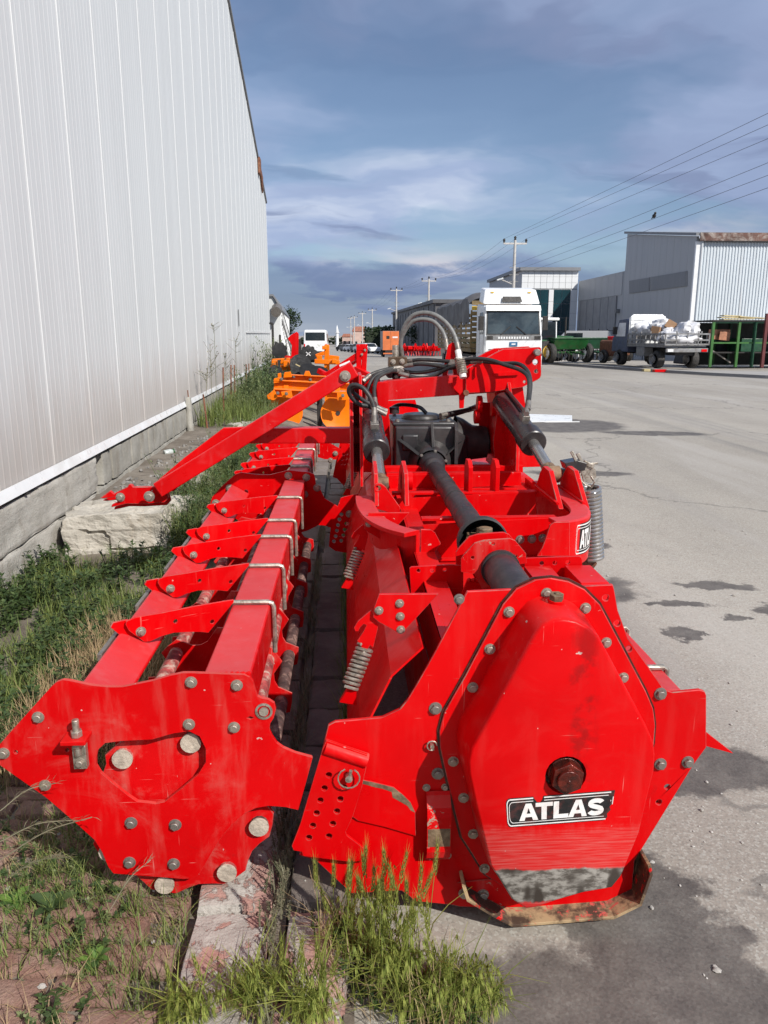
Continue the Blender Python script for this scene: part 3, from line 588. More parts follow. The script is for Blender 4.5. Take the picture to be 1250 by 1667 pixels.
# --- ATLAS decal
def decal(corners, parent, nrm, jag=True, label='decal', lift=0.0, surf=None):   # corners: TL, TR, BR, BL points; flat print laid on the sheet metal
    A, B, C, D = [Vector(c) for c in corners]; nn = Vector(nrm)
    def q(u, v, k=0.0):
        if surf: return surf(u, v, k)
        return (A * (1 - u) + B * u) * (1 - v) + (D * (1 - u) + C * u) * v + nn * (k + lift)
    def quad(outline, name, mat, k): return MB().prism([q(u, v, k) for u, v in outline], nn * 0.0004).build(name, mat, parent)
    def rr(i, j):
        o = []; ri, rj = 0.035, 0.20
        for cu, cv, a0 in ((1 - i - ri, 1 - j - rj, 0), (i + ri, 1 - j - rj, 90), (i + ri, j + rj, 180), (1 - i - ri, j + rj, 270)):
            for s in range(5): a = R_(a0 + s * 22.5); o.append((cu + ri * math.cos(a), cv + rj * math.sin(a)))
        return o
    def tear(o):
        if not jag: return o
        r = random.Random(3); out = []
        for u, v in o:
            if u > 0.9: u = 0.965 - 0.05 * v + 0.012 * math.sin(v * 23)
            out.append((u, v))
        return out
    def torn_edge(i, j):
        if not jag: return rr(i, j)
        ri, rj = 0.035, 0.20; o = [(0.93, 1 - j), ]
        for cu, cv, a0 in ((i + ri, 1 - j - rj, 90), (i + ri, j + rj, 180)):
            for s in range(5): a = R_(a0 + s * 22.5); o.append((cu + ri * math.cos(a), cv + rj * math.sin(a)))
        o += [(0.25, j), (0.265, j + 0.10), (0.285, j + 0.20), (0.315, j + 0.22), (0.335, j + 0.12), (0.345, j)] if jag else []
        o += [(1 - i, j), (1 - i - 0.002, 0.18), (0.985 - i, 0.30), (0.995 - i, 0.42), (0.972 - i, 0.55), (0.985 - i, 0.66), (0.955 - i, 0.78), (0.962 - i, 0.90)]
        return o
    d0 = quad(torn_edge(0.0, 0.0), label, M['decal_black'], 0.0006) if jag else MB().add([q(i / 12, v, .0006) for v in (0, 1) for i in range(13)], [(i, i + 1, 14 + i, 13 + i) for i in range(12)]).build(label, M['decal_clean'], parent)
    def inner(i, j, w, hgt, k):                          # thin white frame line as four strips
        for (u0, u1, v0, v1) in ((i + .03, 1 - i - .03, j, j + hgt), (i + .03, 1 - i - .05, 1 - j - hgt, 1 - j), (i, i + w, j + .18, 1 - j - .18), (1 - i - w, 1 - i, j + .18, 1 - j - (.18 if not jag else .5))):
            if jag and v0 < 0.3 and u1 - u0 > 0.5:
                MB().prism([q(u0, v0, k), q(0.25, v0, k), q(0.25, v1, k), q(u0, v1, k)], nn * .0003).prism([q(0.35, v0, k), q(u1, v0, k), q(u1, v1, k), q(0.35, v1, k)], nn * .0003).build('decal_border', M['decal_white'], parent)
            else: MB().add([q(u0 + (u1 - u0) * e / 8, v, k) for v in (v0, v1) for e in range(9)], [(e, e + 1, 10 + e, 9 + e) for e in range(8)]).build('decal_border', M['decal_white'], parent)
        ri, rj = 0.035, 0.20; mm = MB()
        for cu, cv, a0 in ((i + ri, 1 - j - rj, 90), (i + ri, j + rj, 180)) + (() if jag else ((1 - i - ri, 1 - j - rj, 0), (1 - i - ri, j + rj, 270))):
            o = [(cu + ri * math.cos(R_(a0 + s * 18)), cv + rj * math.sin(R_(a0 + s * 18))) for s in range(6)]
            o2 = [(cu + (ri - w) * math.cos(R_(a0 + s * 18)), cv + (rj - hgt) * math.sin(R_(a0 + s * 18))) for s in range(6)]
            mm.prism([q(a, b, k) for a, b in o + o2[::-1]], nn * .0003)
        mm.build('decal_border', M['decal_white'], parent)
    inner(0.004, 0.03, 0.008, 0.04, 0.0014); inner(0.024, 0.135, 0.005, 0.022, 0.0014)
    # letters
    def arc(cx, cy, rx, ry, a0, a1, k=8): return [(cx + rx * math.cos(R_(a0 + (a1 - a0) * i / k)), cy + ry * math.sin(R_(a0 + (a1 - a0) * i / k))) for i in range(k + 1)]
    Aout = [(0, 0), (.36, 1), (.66, 1), (1.02, 0), (.74, 0), (.68, .20), (.34, .20), (.28, 0)]; Ahole = [(.405, .40), (.51, .74), (.615, .40)]
    Tout = [(.33, 0), (.33, .77), (.02, .77), (.02, 1), (.92, 1), (.92, .77), (.61, .77), (.61, 0)]
    Lout = [(.06, 0), (.06, 1), (.34, 1), (.34, .24), (.86, .24), (.86, 0)]
    Sc = arc(.47, .73, .30, .145, 10, 175, 9) + [(.17, .66)] + [(.22, .60), (.35, .545), (.60, .46), (.735, .40), (.78, .32)] + arc(.47, .27, .31, .145, 0, -172, 9)
    Sout = []                                             # S as a thick stroke
    SP = [Vector(v) for v in Sc]; L_, R2 = [], []
    for i, v in enumerate(SP):
        tt = (SP[min(i + 1, len(SP) - 1)] - SP[max(i - 1, 0)]).normalized(); nrm_ = Vector((-tt.y, tt.x)); L_.append(v + nrm_ * .128); R2.append(v - nrm_ * .128)
    wid = [1.02, .94, .88, 1.02, .92]; x = 0.0; tot = sum(wid) - 0.10; u0, u1, v0, v1 = (0.115, 0.945, 0.22, 0.80) if jag else (0.13, 0.87, 0.22, 0.80)
    for k, ch in enumerate('ATLAS'):
        def tq(pt): return q(u0 + (x + pt[0]) / tot * (u1 - u0), v1 - pt[1] * (v1 - v0), 0.0016)
        mm = MB()
        if ch == 'A': mm.prism([tq(p) for p in Aout], nn * .0003, [[tq(p) for p in Ahole]])
        elif ch == 'T': mm.prism([tq(p) for p in Tout], nn * .0003)
        elif ch == 'L': mm.prism([tq(p) for p in Lout], nn * .0003)
        else:
            vs = [tq(p) for p in L_] + [tq(p) for p in R2]; kk = len(L_)
            vs2 = [p + nn * .0003 for p in vs]
            mm.add(vs2, [(i, i + 1, kk + i + 1, kk + i) for i in range(kk - 1)])
        mm.build('letter', M['decal_white'], parent)
        x += wid[k] - (0.16 if ch in 'AL' and k == 0 else 0.03)
dc = [atY(823, 1300, YF), atY(1001, 1286, YF), atY(994, 1334, YF), atY(826, 1347, YF)]
decal(dc, case, (0, -1, 0))
# --- bolts round the case and on the plate
bolts(cS([(600, 62), (453, 135), (378, 280), (311, 430), (235, 720), (275, 862), (313, 1003), (357, 1138), (752, 120), (833, 255), (900, 392)]), Y0 - 0.011, 0.0125, flo)
bolts(cS([(1045, 730), (1152, 722), (1045, 455), (165, 512), (175, 767)]), Y0, 0.0150, side, BOLT_D)
bolts(cS([(130, 822), (203, 820)]), Y0, 0.0092, side); bolts(cS([(258, 85)]), Y0, 0.012, side, BOLT_D)
# R-clip
p = atY(*cS([(150, 650)])[0], Y0)
MB().tube([p + Vector((0.014 * math.cos(a), -0.012, 0.014 * math.sin(a))) for a in [R_(i * 30) for i in range(11)]], 0.0022, 6).cyl(p, p + Vector((0, -0.02, 0)), 0.006, n=8).build('pin_clip', M['zinc'], side)
# --- guard strap on the plate
st = cB([(820, 443), (890, 470), (915, 560), (968, 750), (835, 755), (828, 560)])
strap = MB()
sx = [atY(*cB([q])[0], Y0) for q in [(830, 440), (972, 425)]]
zl = [1.0]; pf = []
zt = atY(*cB([(895, 415)])[0], Y0).z; zb = atY(*cB([(900, 765)])[0], Y0).z
prof = [(0.0, zt), (0.004, zt - 0.012), (0.030, zt - 0.036), (0.036, zt - 0.06), (0.036, zb + 0.045), (0.028, zb + 0.022), (0.004, zb + 0.006), (0.0, zb - 0.006)]
xl = sx[0].x + 0.002; xr = sx[1].x - 0.006
strap.add([(xl, Y0 - 0.003 - d, z) for d, z in prof] + [(xr, Y0 - 0.003 - d, z) for d, z in prof], [(i, i + 1, 9 + i, 8 + i) for i in range(7)], 0)
so_ = strap.build('guard_strap', M['red_chipped'], side); sm_ = so_.modifiers.new('solid', 'SOLIDIFY'); sm_.thickness = 0.005
zc = (zt + zb) / 2
MB().box((xl + 0.002, Y0 - 0.0445, zc - 0.045), (xr - 0.002, Y0 - 0.0400, zc + 0.012)).build('worn_patch', M['bare_steel'], so_)
bolts(cB([(853, 770), (950, 765)]), Y0, 0.0088, side)
# --- sliding plate with torn paint, and perforated adjuster
slp = cB([(492, 362), (540, 370), (600, 385), (660, 400), (710, 440), (750, 480), (776, 535), (780, 662), (620, 615), (470, 580), (430, 552)])
MB().plate(pts(slp, Y0 - 0.008), Y0 - 0.008, 0.006).build('sliding_plate', M['red'], side, 0.001)
wr = cB([(492, 364), (540, 372), (600, 387), (660, 402), (710, 442), (750, 482), (774, 535), (752, 525), (735, 500), (700, 480), (655, 455), (650, 425), (600, 408), (560, 400), (520, 388), (495, 382)])
MB().plate(pts(wr, Y0 - 0.0085), Y0 - 0.0085, 0.0004).build('scraped_band', M['bare_steel'], side)
sl = cB([(425, 585), (600, 625), (735, 680), (740, 765), (780, 775), (785, 668), (620, 618), (430, 572)])
adj = cB([(282, 190), (300, 150), (520, 228), (512, 300), (490, 400), (440, 560), (402, 640), (410, 660), (450, 690), (520, 745), (522, 790), (430, 800), (175, 768), (170, 745), (125, 738), (115, 715), (160, 600), (240, 330)])
ah = hx(cB([(313, 335), (290, 405), (268, 470), (248, 538), (228, 605), (207, 670), (395, 400), (375, 463), (357, 528), (335, 595), (314, 662)]), 0.0092, Y0 - 0.03)
ad = MB().plate(pts(adj, Y0 - 0.03), Y0 - 0.03, 0.010, ah).build('adjuster_plate', M['red'], side, 0.0015)
a0 = atY(*cB([(292, 195)])[0], Y0 - 0.03); a1 = atY(*cB([(516, 268)])[0], Y0 - 0.03)
MB().cyl(a0 + Vector((0, 0.010, 0)), a1 + Vector((0, 0.010, 0)), 0.021, n=18).build('rolled_lip', M['red_dusty'], ad)
pn = atY(*cB([(420, 338)])[0], Y0 - 0.03)
MB().cyl(pn + Vector((0, .01, 0)), pn + Vector((0, -.02, 0)), .010, n=12).cyl(pn + Vector((0, -.012, 0)), pn + Vector((.006, -.018, .026)), .005, n=8).tube([pn + Vector((.030 * math.cos(a), -.02, .004 + .030 * math.sin(a))) for a in [R_(110 + i * 26) for i in range(13)]], .0022, 6).build('linch_pin', M['zinc'], ad)
low = cB([(240, 792), (430, 806), (530, 800), (600, 880), (560, 965), (436, 968)])
# --- skid shoe under the case: a bent sole
kp = [atY(x, y, 1.885) for x, y in [(752, 1443), (760, 1468), (800, 1492), (835, 1510), (1000, 1497), (1045, 1475), (1063, 1425), (1060, 1408)]]
kp = [(p.x, max(p.z, 0.005)) for p in kp]
sk = MB().sheet(kp, 1.885, 2.35, 0.010); sko = sk.build('skid_shoe', M['skid'], T, 0.0015)
MB().plate(pts([(745, 1438), (820, 1430), (850, 1470), (800, 1478), (752, 1462)], Y0 - 0.008), Y0 - 0.008, 0.006).build('skid_tab', M['red_chipped'], sko)
bolts([(756, 1454), (786, 1456)], Y0 - 0.008, 0.0145, sko)
# red blade pointing out at the right
MB().prism([(1.012, 1.99, .565), (1.035, 1.99, .572), (1.125, 1.99, .500), (1.03, 1.99, .53), (1.012, 1.99, .535)], (0, .012, 0)).build('guide_blade', M['red'], T)
# --- body of the tiller behind the plate
def body(ya, yb):
    ap = MB().sheet([(-0.005, 0.18), (0.0, 0.46), (0.035, 0.60), (0.12, 0.78), (0.205, 0.862)], ya, yb, 0.006).build('rear_apron', M['red'], T)
    m = MB(); m.box((0.262, ya, 0.66), (0.285, yb, 0.86)); m.box((0.285, ya, 0.70), (0.80, yb, 0.735)); m.box((0.262, ya, 0.845), (0.345, yb, 0.86))
    m.box((0.24, ya, 0.28), (0.26, yb, 0.665))
    m.sheet([(0.80, 0.72), (0.90, 0.60), (0.90, 0.30)], ya, yb, 0.008); m.build('deck', M['red'], T, 0.002)
    MB().box((0.825, ya + .003, 0.625), (0.942, yb - 0.2, 0.718)).build('front_tube', M['red_beam'], T, 0.006)
    mm = MB(); mm.cyl((0.6, ya + .02, 0.33), (0.6, yb, 0.33), 0.06, n=12); mm.build('rotor_shaft', M['dark_iron'], T)
    bl = MB()
    for k in range(int((yb - ya) / 0.12)):
        a = k * 2.4; y = ya + 0.1 + k * 0.12; d = Vector((math.cos(a), 0, math.sin(a)))
        bl.bar(Vector((0.6, y, .33)) + d * .05, Vector((0.6, y, .33)) + d * .25, 0.01, 0.06, (0, 1, 0)); bl.bar(Vector((0.6, y, .33)) + d * .25, Vector((0.6, y + .06, .33)) + d * .255, 0.06, 0.01, d)
    tag(bl.build('tine', M['dark_iron'], T), kind='stuff')
    return ap
apron = body(1.962, 4.86); body(4.90, 8.0)
for yu in (2.10, 2.42): MB().tube([(0.818, yu, .713), (0.822, yu, .727), (0.942, yu, .727), (0.952, yu, .720), (0.953, yu, .60)], .009, 8).build('u_bolt', M['zinc'], T)
# side plates of the far end and of the middle
MB().plate([(x, z) for x, z in P], 8.0, 0.012).build('side_plate', M['red'], T)
# --- plate with the spring hook
def hook_set(dy, near=True):
    hp = cT([(400, 772), (425, 768), (905, 765), (620, 1075), (585, 1100), (545, 1085), (400, 1005), (352, 965), (360, 880)])
    YH = 2.12
    par = MB().plate([(x, z) for x, z in pts(hp, YH)], YH + dy, 0.012).build('hook_plate', M['red'], T, 0.0015)
    for q in cT([(400, 905), (575, 845), (580, 955), (585, 1068)]):
        p = atY(*q, YH); p.y += dy; bolt_at(p, 0.0105, par)
    lk = cT([(335, 905), (395, 1020), (385, 1080), (350, 1222), (325, 1200), (300, 1240), (255, 1240), (245, 1190), (215, 1165), (270, 1085), (295, 1030), (270, 1020), (240, 1050), (225, 1082), (200, 1082), (188, 1055), (220, 1000), (290, 940)])
    MB().plate([(x, z) for x, z in pts(lk, YH + .014)], YH + .014 + dy, 0.008).build('hook_link', M['red'], par, 0.001)
    s0 = atY(595, 1052, YH + .02); s1 = atY(569, 1120, YH - .03); s0.y += dy; s1.y += dy
    coil(s0, s1, 0.0235, 0.0048, 10, 10, 6).build('spring', M['zinc'], par)
    e = s1 + Vector((-0.01, 0, -0.02))
    MB().prism([e + Vector(v) for v in ((-.02, -.01, -.02), (.01, -.01, .03), (.03, -.01, .02), (.03, -.01, -.03))], (0, .02, 0)).build('spring_seat', M['red'], par)
hook_set(0.0); hook_set(1.05); hook_set(3.0)
# --- cross member with three holes, gussets, bearing bracket
Yb = 2.50
tri = pts(cW([(868, 556), (1165, 545), (1176, 560), (1180, 760), (870, 760)]), Yb)
MB().plate(rounded(tri, 0.01), Yb, 0.010, hx(cW([(960, 582), (1030, 580), (1100, 576)]), 0.008, Yb)).build('cross_member', M['red'], T, 0.0015)
ml = pts(cW([(252, 610), (262, 602), (470, 590), (540, 595), (540, 790), (262, 790)]), 2.55)
MB().plate(ml, 2.55, 0.010, hx(cW([(300, 622), (372, 620), (440, 616)]), 0.007, 2.55)).build('cross_member', M['red'], T, 0.0015)
for xx in (0.60, 0.74): MB().prism([(xx, 2.06, .74), (xx, 2.49, .74), (xx, 2.49, .93), (xx, 2.30, .93)], (0.09, 0, 0)).build('gusset', M['red'], T, 0.002)
AX, AZ = 0.500, 0.95
brk = pts(cW([(528, 628), (528, 560), (545, 535), (600, 475), (650, 460), (790, 450), (820, 462), (876, 530), (878, 582), (815, 592), (760, 720), (640, 720), (600, 640)]), 2.40)
br = MB().plate(brk, 2.40, 0.010, [circ((AX, AZ), 0.064, 24)] + hx(cW([(590, 552), (700, 478), (820, 542)]), 0.006, 2.40)).build('bearing_bracket', M['red_chipped'], T, 0.0015)
bk2 = [(x - .006, z + .002 if z > .9 else z) for x, z in brk]
MB().plate(bk2, 2.475, 0.010, [circ((AX, AZ + .004), 0.060, 24)]).build('bearing_bracket', M['red'], T, 0.0015)
MB().plate([(AX - .16, .74), (AX + .16, .74), (AX + .10, .90), (AX - .10, .90)], 2.44, .012).build('bracket_foot', M['red'], br)
# --- drive shaft
sh = MB(); sh.cyl((AX, 1.99, AZ), (AX, 2.47, AZ), 0.058, n=28); sh.lathe((AX, 2.385, AZ), (0, 1, 0), [(0, .058), (0, .064), (.03, .066), (.03, .058)], 28)
sho = sh.build('drive_shaft', M['shaft'], T)
cup = MB(); cup.lathe((AX, 2.72, AZ), (0, 1, 0), [(0, .089), (0.006, .095), (.035, .095), (.06, .086), (.10, .064), (.16, .056), (.16, .05)], 32); cup.lathe((AX, 2.72, AZ), (0, 1, 0), [(0, .089), (.05, .084), (.10, .045)], 32)
cup.build('shaft_guard_cup', M['black_rubber'], sho)
uj = MB(); uj.cyl((AX, 2.5, AZ), (AX, 2.70, AZ), 0.030, n=16); uj.obox((AX, 2.70, AZ), (.05, .09, .11)); uj.obox((AX, 2.76, AZ), (.11, .06, .05)); uj.cyl((AX, 2.69, AZ - .062), (AX, 2.69, AZ + .066), .027, n=14); uj.cyl((AX - .064, 2.72, AZ), (AX + .064, 2.72, AZ), .024, n=14)
uj.build('universal_joint', M['bare_steel'], sho, 0.004)
tb = MB(); tb.lathe((AX, 2.76, AZ), (0, 1, 0), [(0, .050), (.5, .050), (.505, .048), (1.0, .048), (1.62, .047)], 28)
for y in (3.1, 3.45, 3.8): tb.lathe((AX, y, AZ), (0, 1, 0), [(0, .0495), (.004, .0512), (.01, .0512), (.014, .0495)], 28)
tb.lathe((AX, 4.30, AZ), (0, 1, 0), [(0, .047), (.02, .062), (.06, .066), (.09, .060), (.11, .074), (.16, .080), (.20, .078)], 28)
tb.build('shaft_guard_tube', M['shaft'], sho)
# --- curved end box of the wing
def rim(path, name, side_sign):
    P3 = spline([Vector((x, y, 0)) for x, y in path], 6); m = MB(); k = len(P3); vs = []
    for i, p in enumerate(P3):
        t = (P3[min(i + 1, k - 1)] - P3[max(i - 1, 0)]).normalized(); nn = Vector((-t.y, t.x, 0)) * side_sign
        q = p + nn * 0.085
        vs += [(p.x, p.y, .755), (p.x, p.y, .945), (p.x + nn.x * .012, p.y + nn.y * .012, .950), (q.x, q.y, .950), (q.x, q.y, .932), (p.x + nn.x * .02, p.y + nn.y * .02, .93), (p.x + nn.x * .02, p.y + nn.y * .02, .755)]
    m.add(vs, [(i * 7 + a, i * 7 + (a + 1) % 7, (i + 1) * 7 + (a + 1) % 7, (i + 1) * 7 + a) for i in range(k - 1) for a in range(7)] + [tuple(range(7)), tuple((k - 1) * 7 + a for a in range(6, -1, -1))], 0, False)
    return m.build(name, M['red_beam'], T, 0.002)
rl = rim([(0.125, 3.60), (0.128, 3.40), (0.155, 3.18), (0.215, 3.02), (0.285, 2.93)], 'wing_end_box', -1)
rr_ = rim([(0.86, 3.03), (0.93, 3.045), (1.005, 3.10), (1.06, 3.22), (1.085, 3.40), (1.085, 3.62), (1.06, 3.95)], 'wing_end_box', 1)
MB().plate(pts(cW([(312, 400), (365, 402), (390, 420), (420, 478), (385, 525), (310, 600)]), 2.925), 2.925, .012).build('end_tab', M['red'], rl, .0015)
MB().plate(pts(cW([(935, 545), (960, 505), (980, 455), (1005, 378), (1030, 362), (1110, 360), (1110, 545)]), 3.03), 3.03, .012).build('end_tab', M['red'], rr_, .0015)
dpth = spline([Vector((x, y, 0)) for x, y in [(0.93, 3.045), (1.005, 3.10), (1.06, 3.22), (1.085, 3.40), (1.085, 3.62)]], 8)[2:20]
def dsurf(u, v, k):
    f = max(0.0, min(.9999, u)) * (len(dpth) - 1); i = int(f); a = dpth[i]; b = dpth[i + 1]; t = (b - a).normalized()
    p = a.lerp(b, f - i) + Vector((t.y, -t.x, 0)) * (k + .0015); return Vector((p.x, p.y, .932 - v * .135))
decal([(0, 0, 0)] * 4, rr_, (.9, -.4, 0), False, surf=dsurf)
# --- cross channels
def channel(l, Y, t=.012, lip=0.06):
    p = pts(cW(l), Y); m = MB().plate(p, Y, t); zt = max(z for x, z in p); zb = min(z for x, z in p); xa = min(x for x, z in p); xb = max(x for x, z in p)
    m.box((xa, Y + .012, zt - .012), (xb, Y + lip, zt)); m.box((xa + .01, Y - lip * .6, zb), (xb - .03, Y - .001, zb + .01))
    return m.build('cross_channel', M['red'], T, .0015)
channel([(160, 238), (925, 200), (935, 345), (185, 370)], 3.70); ch2 = channel([(318, 378), (1045, 338), (975, 545), (430, 560)], 3.22)
bolts(cW([(843, 455), (907, 452), (965, 448)]), 3.22, .016, ch2, BOLT_D)
channel([(130, 112), (850, 96), (850, 165), (150, 190)], 4.15); channel([(120, 70), (860, 60), (860, 95), (130, 108)], 4.40)
MB().box((1.02, 3.25, .74), (1.04, 4.3, .90)).build('inner_wall', M['red'], T, .002); MB().box((.20, 4.05, .84), (1.1, 5.3, .865)).build('centre_deck', M['red'], T, .003)
for X in (.60, .735): MB().prism([(X, 3.72, .90), (X, 3.72, 1.06), (X, 3.76, 1.09), (X, 3.82, 1.09), (X, 3.86, 1.05), (X, 3.86, .90)], (.022, 0, 0)).build('lug', M['red'], T, .003)
# --- cylinder lugs
for X in (.955, 1.075): MB().prism([(X, 3.35, .93), (X, 3.55, 1.07), (X, 3.66, 1.075), (X, 3.72, 1.03), (X, 3.80, .93)], (.024, 0, 0)).build('cylinder_lug', M['red'], T, .003)
lp = pts(cW([(60, 172), (72, 156), (100, 155), (125, 175), (200, 280), (208, 330), (70, 290)]), 3.48)
MB().plate(lp, 3.48, .02, hx(cW([(84, 180)]), .012, 3.48)).build('cylinder_lug', M['red'], T, .002)
for X in (.125, .265): MB().prism([(X, 3.45, .93), (X, 3.52, 1.07), (X, 3.70, 1.10), (X, 3.86, 1.02), (X, 3.95, .90)], (.02, 0, 0)).build('cylinder_lug', M['red'], T, .003)
for (x, y, z) in ((.285, 3.70, 1.0),): MB().cyl((x - .02, y, z), (x + .035, y, z), .045, n=18).build('hinge_boss', M['red'], T, .003)
def weld(p0, p1, r, parent):
    p0 = Vector(p0); p1 = Vector(p1); n_ = max(8, int((p1 - p0).length / .005)); P_ = [p0.lerp(p1, i / n_) for i in range(n_ + 1)]
    return MB().tube(P_, [r * (1 + .35 * math.sin(i * 2.1) + .15 * noise.noise(Vector((i * .7, 0, 0)))) for i in range(n_ + 1)], 7).build('weld_bead', M['red'], parent)
weld(a0 + Vector((0, .006, .017)), a1 + Vector((0, .006, .017)), .0055, ad)
weld((-.40, 1.964, .797), (-.268, 1.964, .797), .006, side); weld((AX - .1, 2.438, .90), (AX + .1, 2.438, .90), .006, br)
for X in (.955, 1.075): weld((X - .003, 3.36, .953), (X - .003, 3.79, .953), .007, rr_)
# --- hydraulic cylinders
def cylinder(back, front, eye, Yb_, Yf, Ye, r):
    B = atY(*back, Yb_); Fp = atY(*front, Yf); E = atY(*eye, Ye); d = (Fp - B).normalized()
    c = MB(); c.cyl(B, Fp - d * .09, r * .93, n=24); c.lathe(Fp - d * .10, d, [(0, r * .93), (0.003, r * 1.08), (.10, r * 1.08), (.105, r), (.105, r * .42)], 24)
    o = c.build('hydraulic_cylinder', M['black_paint'], T)
    dd = (E - Fp).normalized(); L = (E - Fp).length
    MB().cyl(Fp, Fp + dd * (L - .05), r * .44, n=18).build('piston_rod', M['chrome'], o)
    MB().cyl(Fp + dd * (L - .07), Fp + dd * (L - .01), r * .52, r * .55, 14).cyl(E - Vector((r * .55, 0, 0)), E + Vector((r * .55, 0, 0)), r * .62, n=18).build('rod_eye', M['bare_steel'], o, .003)
    a = Fp - d * .17 + Vector((0, 0, r)); MB().obox(a, (.045, .06, .05), d.to_track_quat('Y', 'Z').to_matrix()).cyl(a, a + Vector((0, 0.01, .06)), .014, n=10).build('port_fitting', M['zinc_dull'], o, .003)
    MB().tube([B + Vector((.02, .02, r + .012)), Fp - d * .2 + Vector((.02, 0, r + .012))], .012, 8).build('feed_pipe', M['black_paint'], o)
    return a
pl_ = cylinder((602, 665), (613, 735), (620, 790), 4.62, 4.02, 3.66, .066)
pr_ = cylinder((818, 655), (868, 722), (898, 772), 4.62, 4.05, 3.68, .068)
# --- gearbox
g = MB(); g.box((.29, 4.56, .80), (.655, 5.15, 1.165)); g.box((.275, 4.62, 1.16), (.67, 5.12, 1.185)); g.cyl((.47, 4.85, 1.18), (.47, 4.85, 1.215), .13, .11, 24); g.box((.33, 4.545, 1.02), (.43, 4.57, 1.12)); g.prism([(.655, 4.6, .85), (.75, 4.7, .85), (.75, 4.7, 1.08), (.655, 4.6, 1.14)], (0, .4, 0))
gb = g.build('gearbox', M['gearbox'], T, .025, seg=3)
g = MB(); g.lathe((AX, 4.45, AZ), (0, 1, 0), [(0, .09), (.02, .105), (.05, .115), (.12, .14)], 28); g.lathe((.69, 4.85, 1.03), (1, 0, 0), [(0, .17), (.05, .15), (.11, .11), (.20, .10), (.21, .05), (.36, .048), (.36, 0)], 24)
g.build('bearing_housing', M['gearbox'], gb)
rb = MB()
for a in (35, 90, 145): rb.prism([(AX + .1 * math.cos(R_(a)), 4.555, AZ + .1 * math.sin(R_(a))), (AX + .24 * math.cos(R_(a)), 4.555, AZ + .24 * math.sin(R_(a))), (AX + .1 * math.cos(R_(a)), 4.46, AZ + .1 * math.sin(R_(a)))], (.016, 0, .008))
rb.prism([(.64, 4.555, 1.19), (.64, 4.50, 1.15), (.64, 4.50, .95), (.64, 4.555, .85)], (.02, 0, 0)); rb.build('rib', M['gearbox'], gb, .004)
for k in range(6):
    a = k * math.pi / 3 + .3; bolt_at((AX + .085 * math.cos(a), 4.452, AZ + .085 * math.sin(a)), .008, gb, BOLT_D)
for x in (.32, .65):
    for y in (4.68, 5.0): bolt_at((x * .94 + .01, y, 1.185), .014, gb, BOLT_D, (R_(-90), 0, 0))
MB().tube(spline([(.28, 4.9, 1.24), (.34, 4.85, 1.27), (.45, 4.8, 1.26), (.5, 4.8, 1.22)], 6), .012, 8).cyl((.30, 4.8, 1.22), (.30, 4.8, 1.26), .03, n=12).build('breather', M['black_paint'], gb)
# --- headstock
YHd = 4.70
hb = pts([(622, 621), (806, 605), (806, 639), (628, 652)], YHd)
MB().plate(hb, YHd, .16).build('top_beam', M['red_beam'], T, .008)
up = pts([(612, 622), (631, 622), (634, 700), (640, 800), (624, 800), (618, 700)], YHd - .02)
MB().plate(up, YHd - .02, .20).build('headstock_post', M['red'], T, .004)
for x0, x1 in ((.02, .04), (.075, .093)): MB().prism([(x0, 4.32, .85), (x0, 4.38, 1.20), (x0, 4.55, 1.47), (x0, 4.90, 1.47), (x0, 4.90, .85)], (x1 - x0, 0, 0)).build('headstock_plate', M['red'], T, .003)
MB().prism([(.04, 4.80, .85), (.04, 4.80, 1.45), (.21, 4.80, 1.45), (.21, 4.80, .85)], (0, .014, 0)).build('headstock_plate', M['red'], T, .002)
rp = pts(cH2([(303, 190), (520, 215), (556, 350), (575, 480), (640, 700), (700, 1000), (330, 1010), (312, 790), (352, 520), (330, 330)]), YHd - .03)
MB().plate(rp, YHd - .03, .014, hx(cH2([(412, 455)]), .032, YHd - .03)).build('headstock_plate', M['red'], T, .003)
MB().prism([(x, YHd - .016, z) for x, z in pts(cH2([(303, 190), (322, 190), (352, 520), (332, 800), (345, 1010), (320, 1010), (312, 790), (335, 520)]), YHd)], (0, .30, 0)).build('headstock_post', M['red'], T, .003)
rq = pts(cH2([(190, 470), (300, 480), (300, 890), (210, 905)]), YHd + .2)
MB().plate(rq, YHd + .2, .014).build('headstock_plate', M['red'], T, .003)
MB().prism([(.965, 4.30, .86), (.975, 4.36, 1.10), (.965, 4.62, 1.42), (.965, 4.95, 1.42), (.965, 4.95, .86)], (.02, 0, 0)).build('headstock_plate', M['red'], T, .003)
for (x, y) in ((182, 480), (295, 530), (160, 590), (180, 510)):
    p = atY(*cH2([(x, y)])[0], YHd + .02); MB().cyl(p, p + Vector((.03, 0, 0)), .045, n=16).build('hinge_boss', M['red'], T, .003)
hp = cH2([(90, 210), (240, 122), (330, 72), (395, 42), (690, 24), (704, 32), (706, 48), (706, 255), (698, 275), (675, 292), (552, 352), (300, 392), (90, 400)])
hps = pts(hp, 4.62)
for k, (dy, nm) in enumerate(((0, 1), (.28, 0))):
    o = MB().plate(hps, 4.62 + dy, .022, hx(cH2([(658, 147)]), .017, 4.62) + hx(cH2([(663, 222)]), .011, 4.62) + hx(cH2([(570, 308)]), .009, 4.62)).build('top_hitch_plate', M['red'], T, .004)
    if k == 0:
        p = atY(*cH2([(660, 68)])[0], 4.62); MB().cyl(p + Vector((0, .35, 0)), p + Vector((0, -.055, 0)), .018, n=16).cyl(p + Vector((0, -.03, 0)), p + Vector((0, -.045, 0)), .021, n=16).build('hitch_pin', M['zinc_dull'], o, .002)
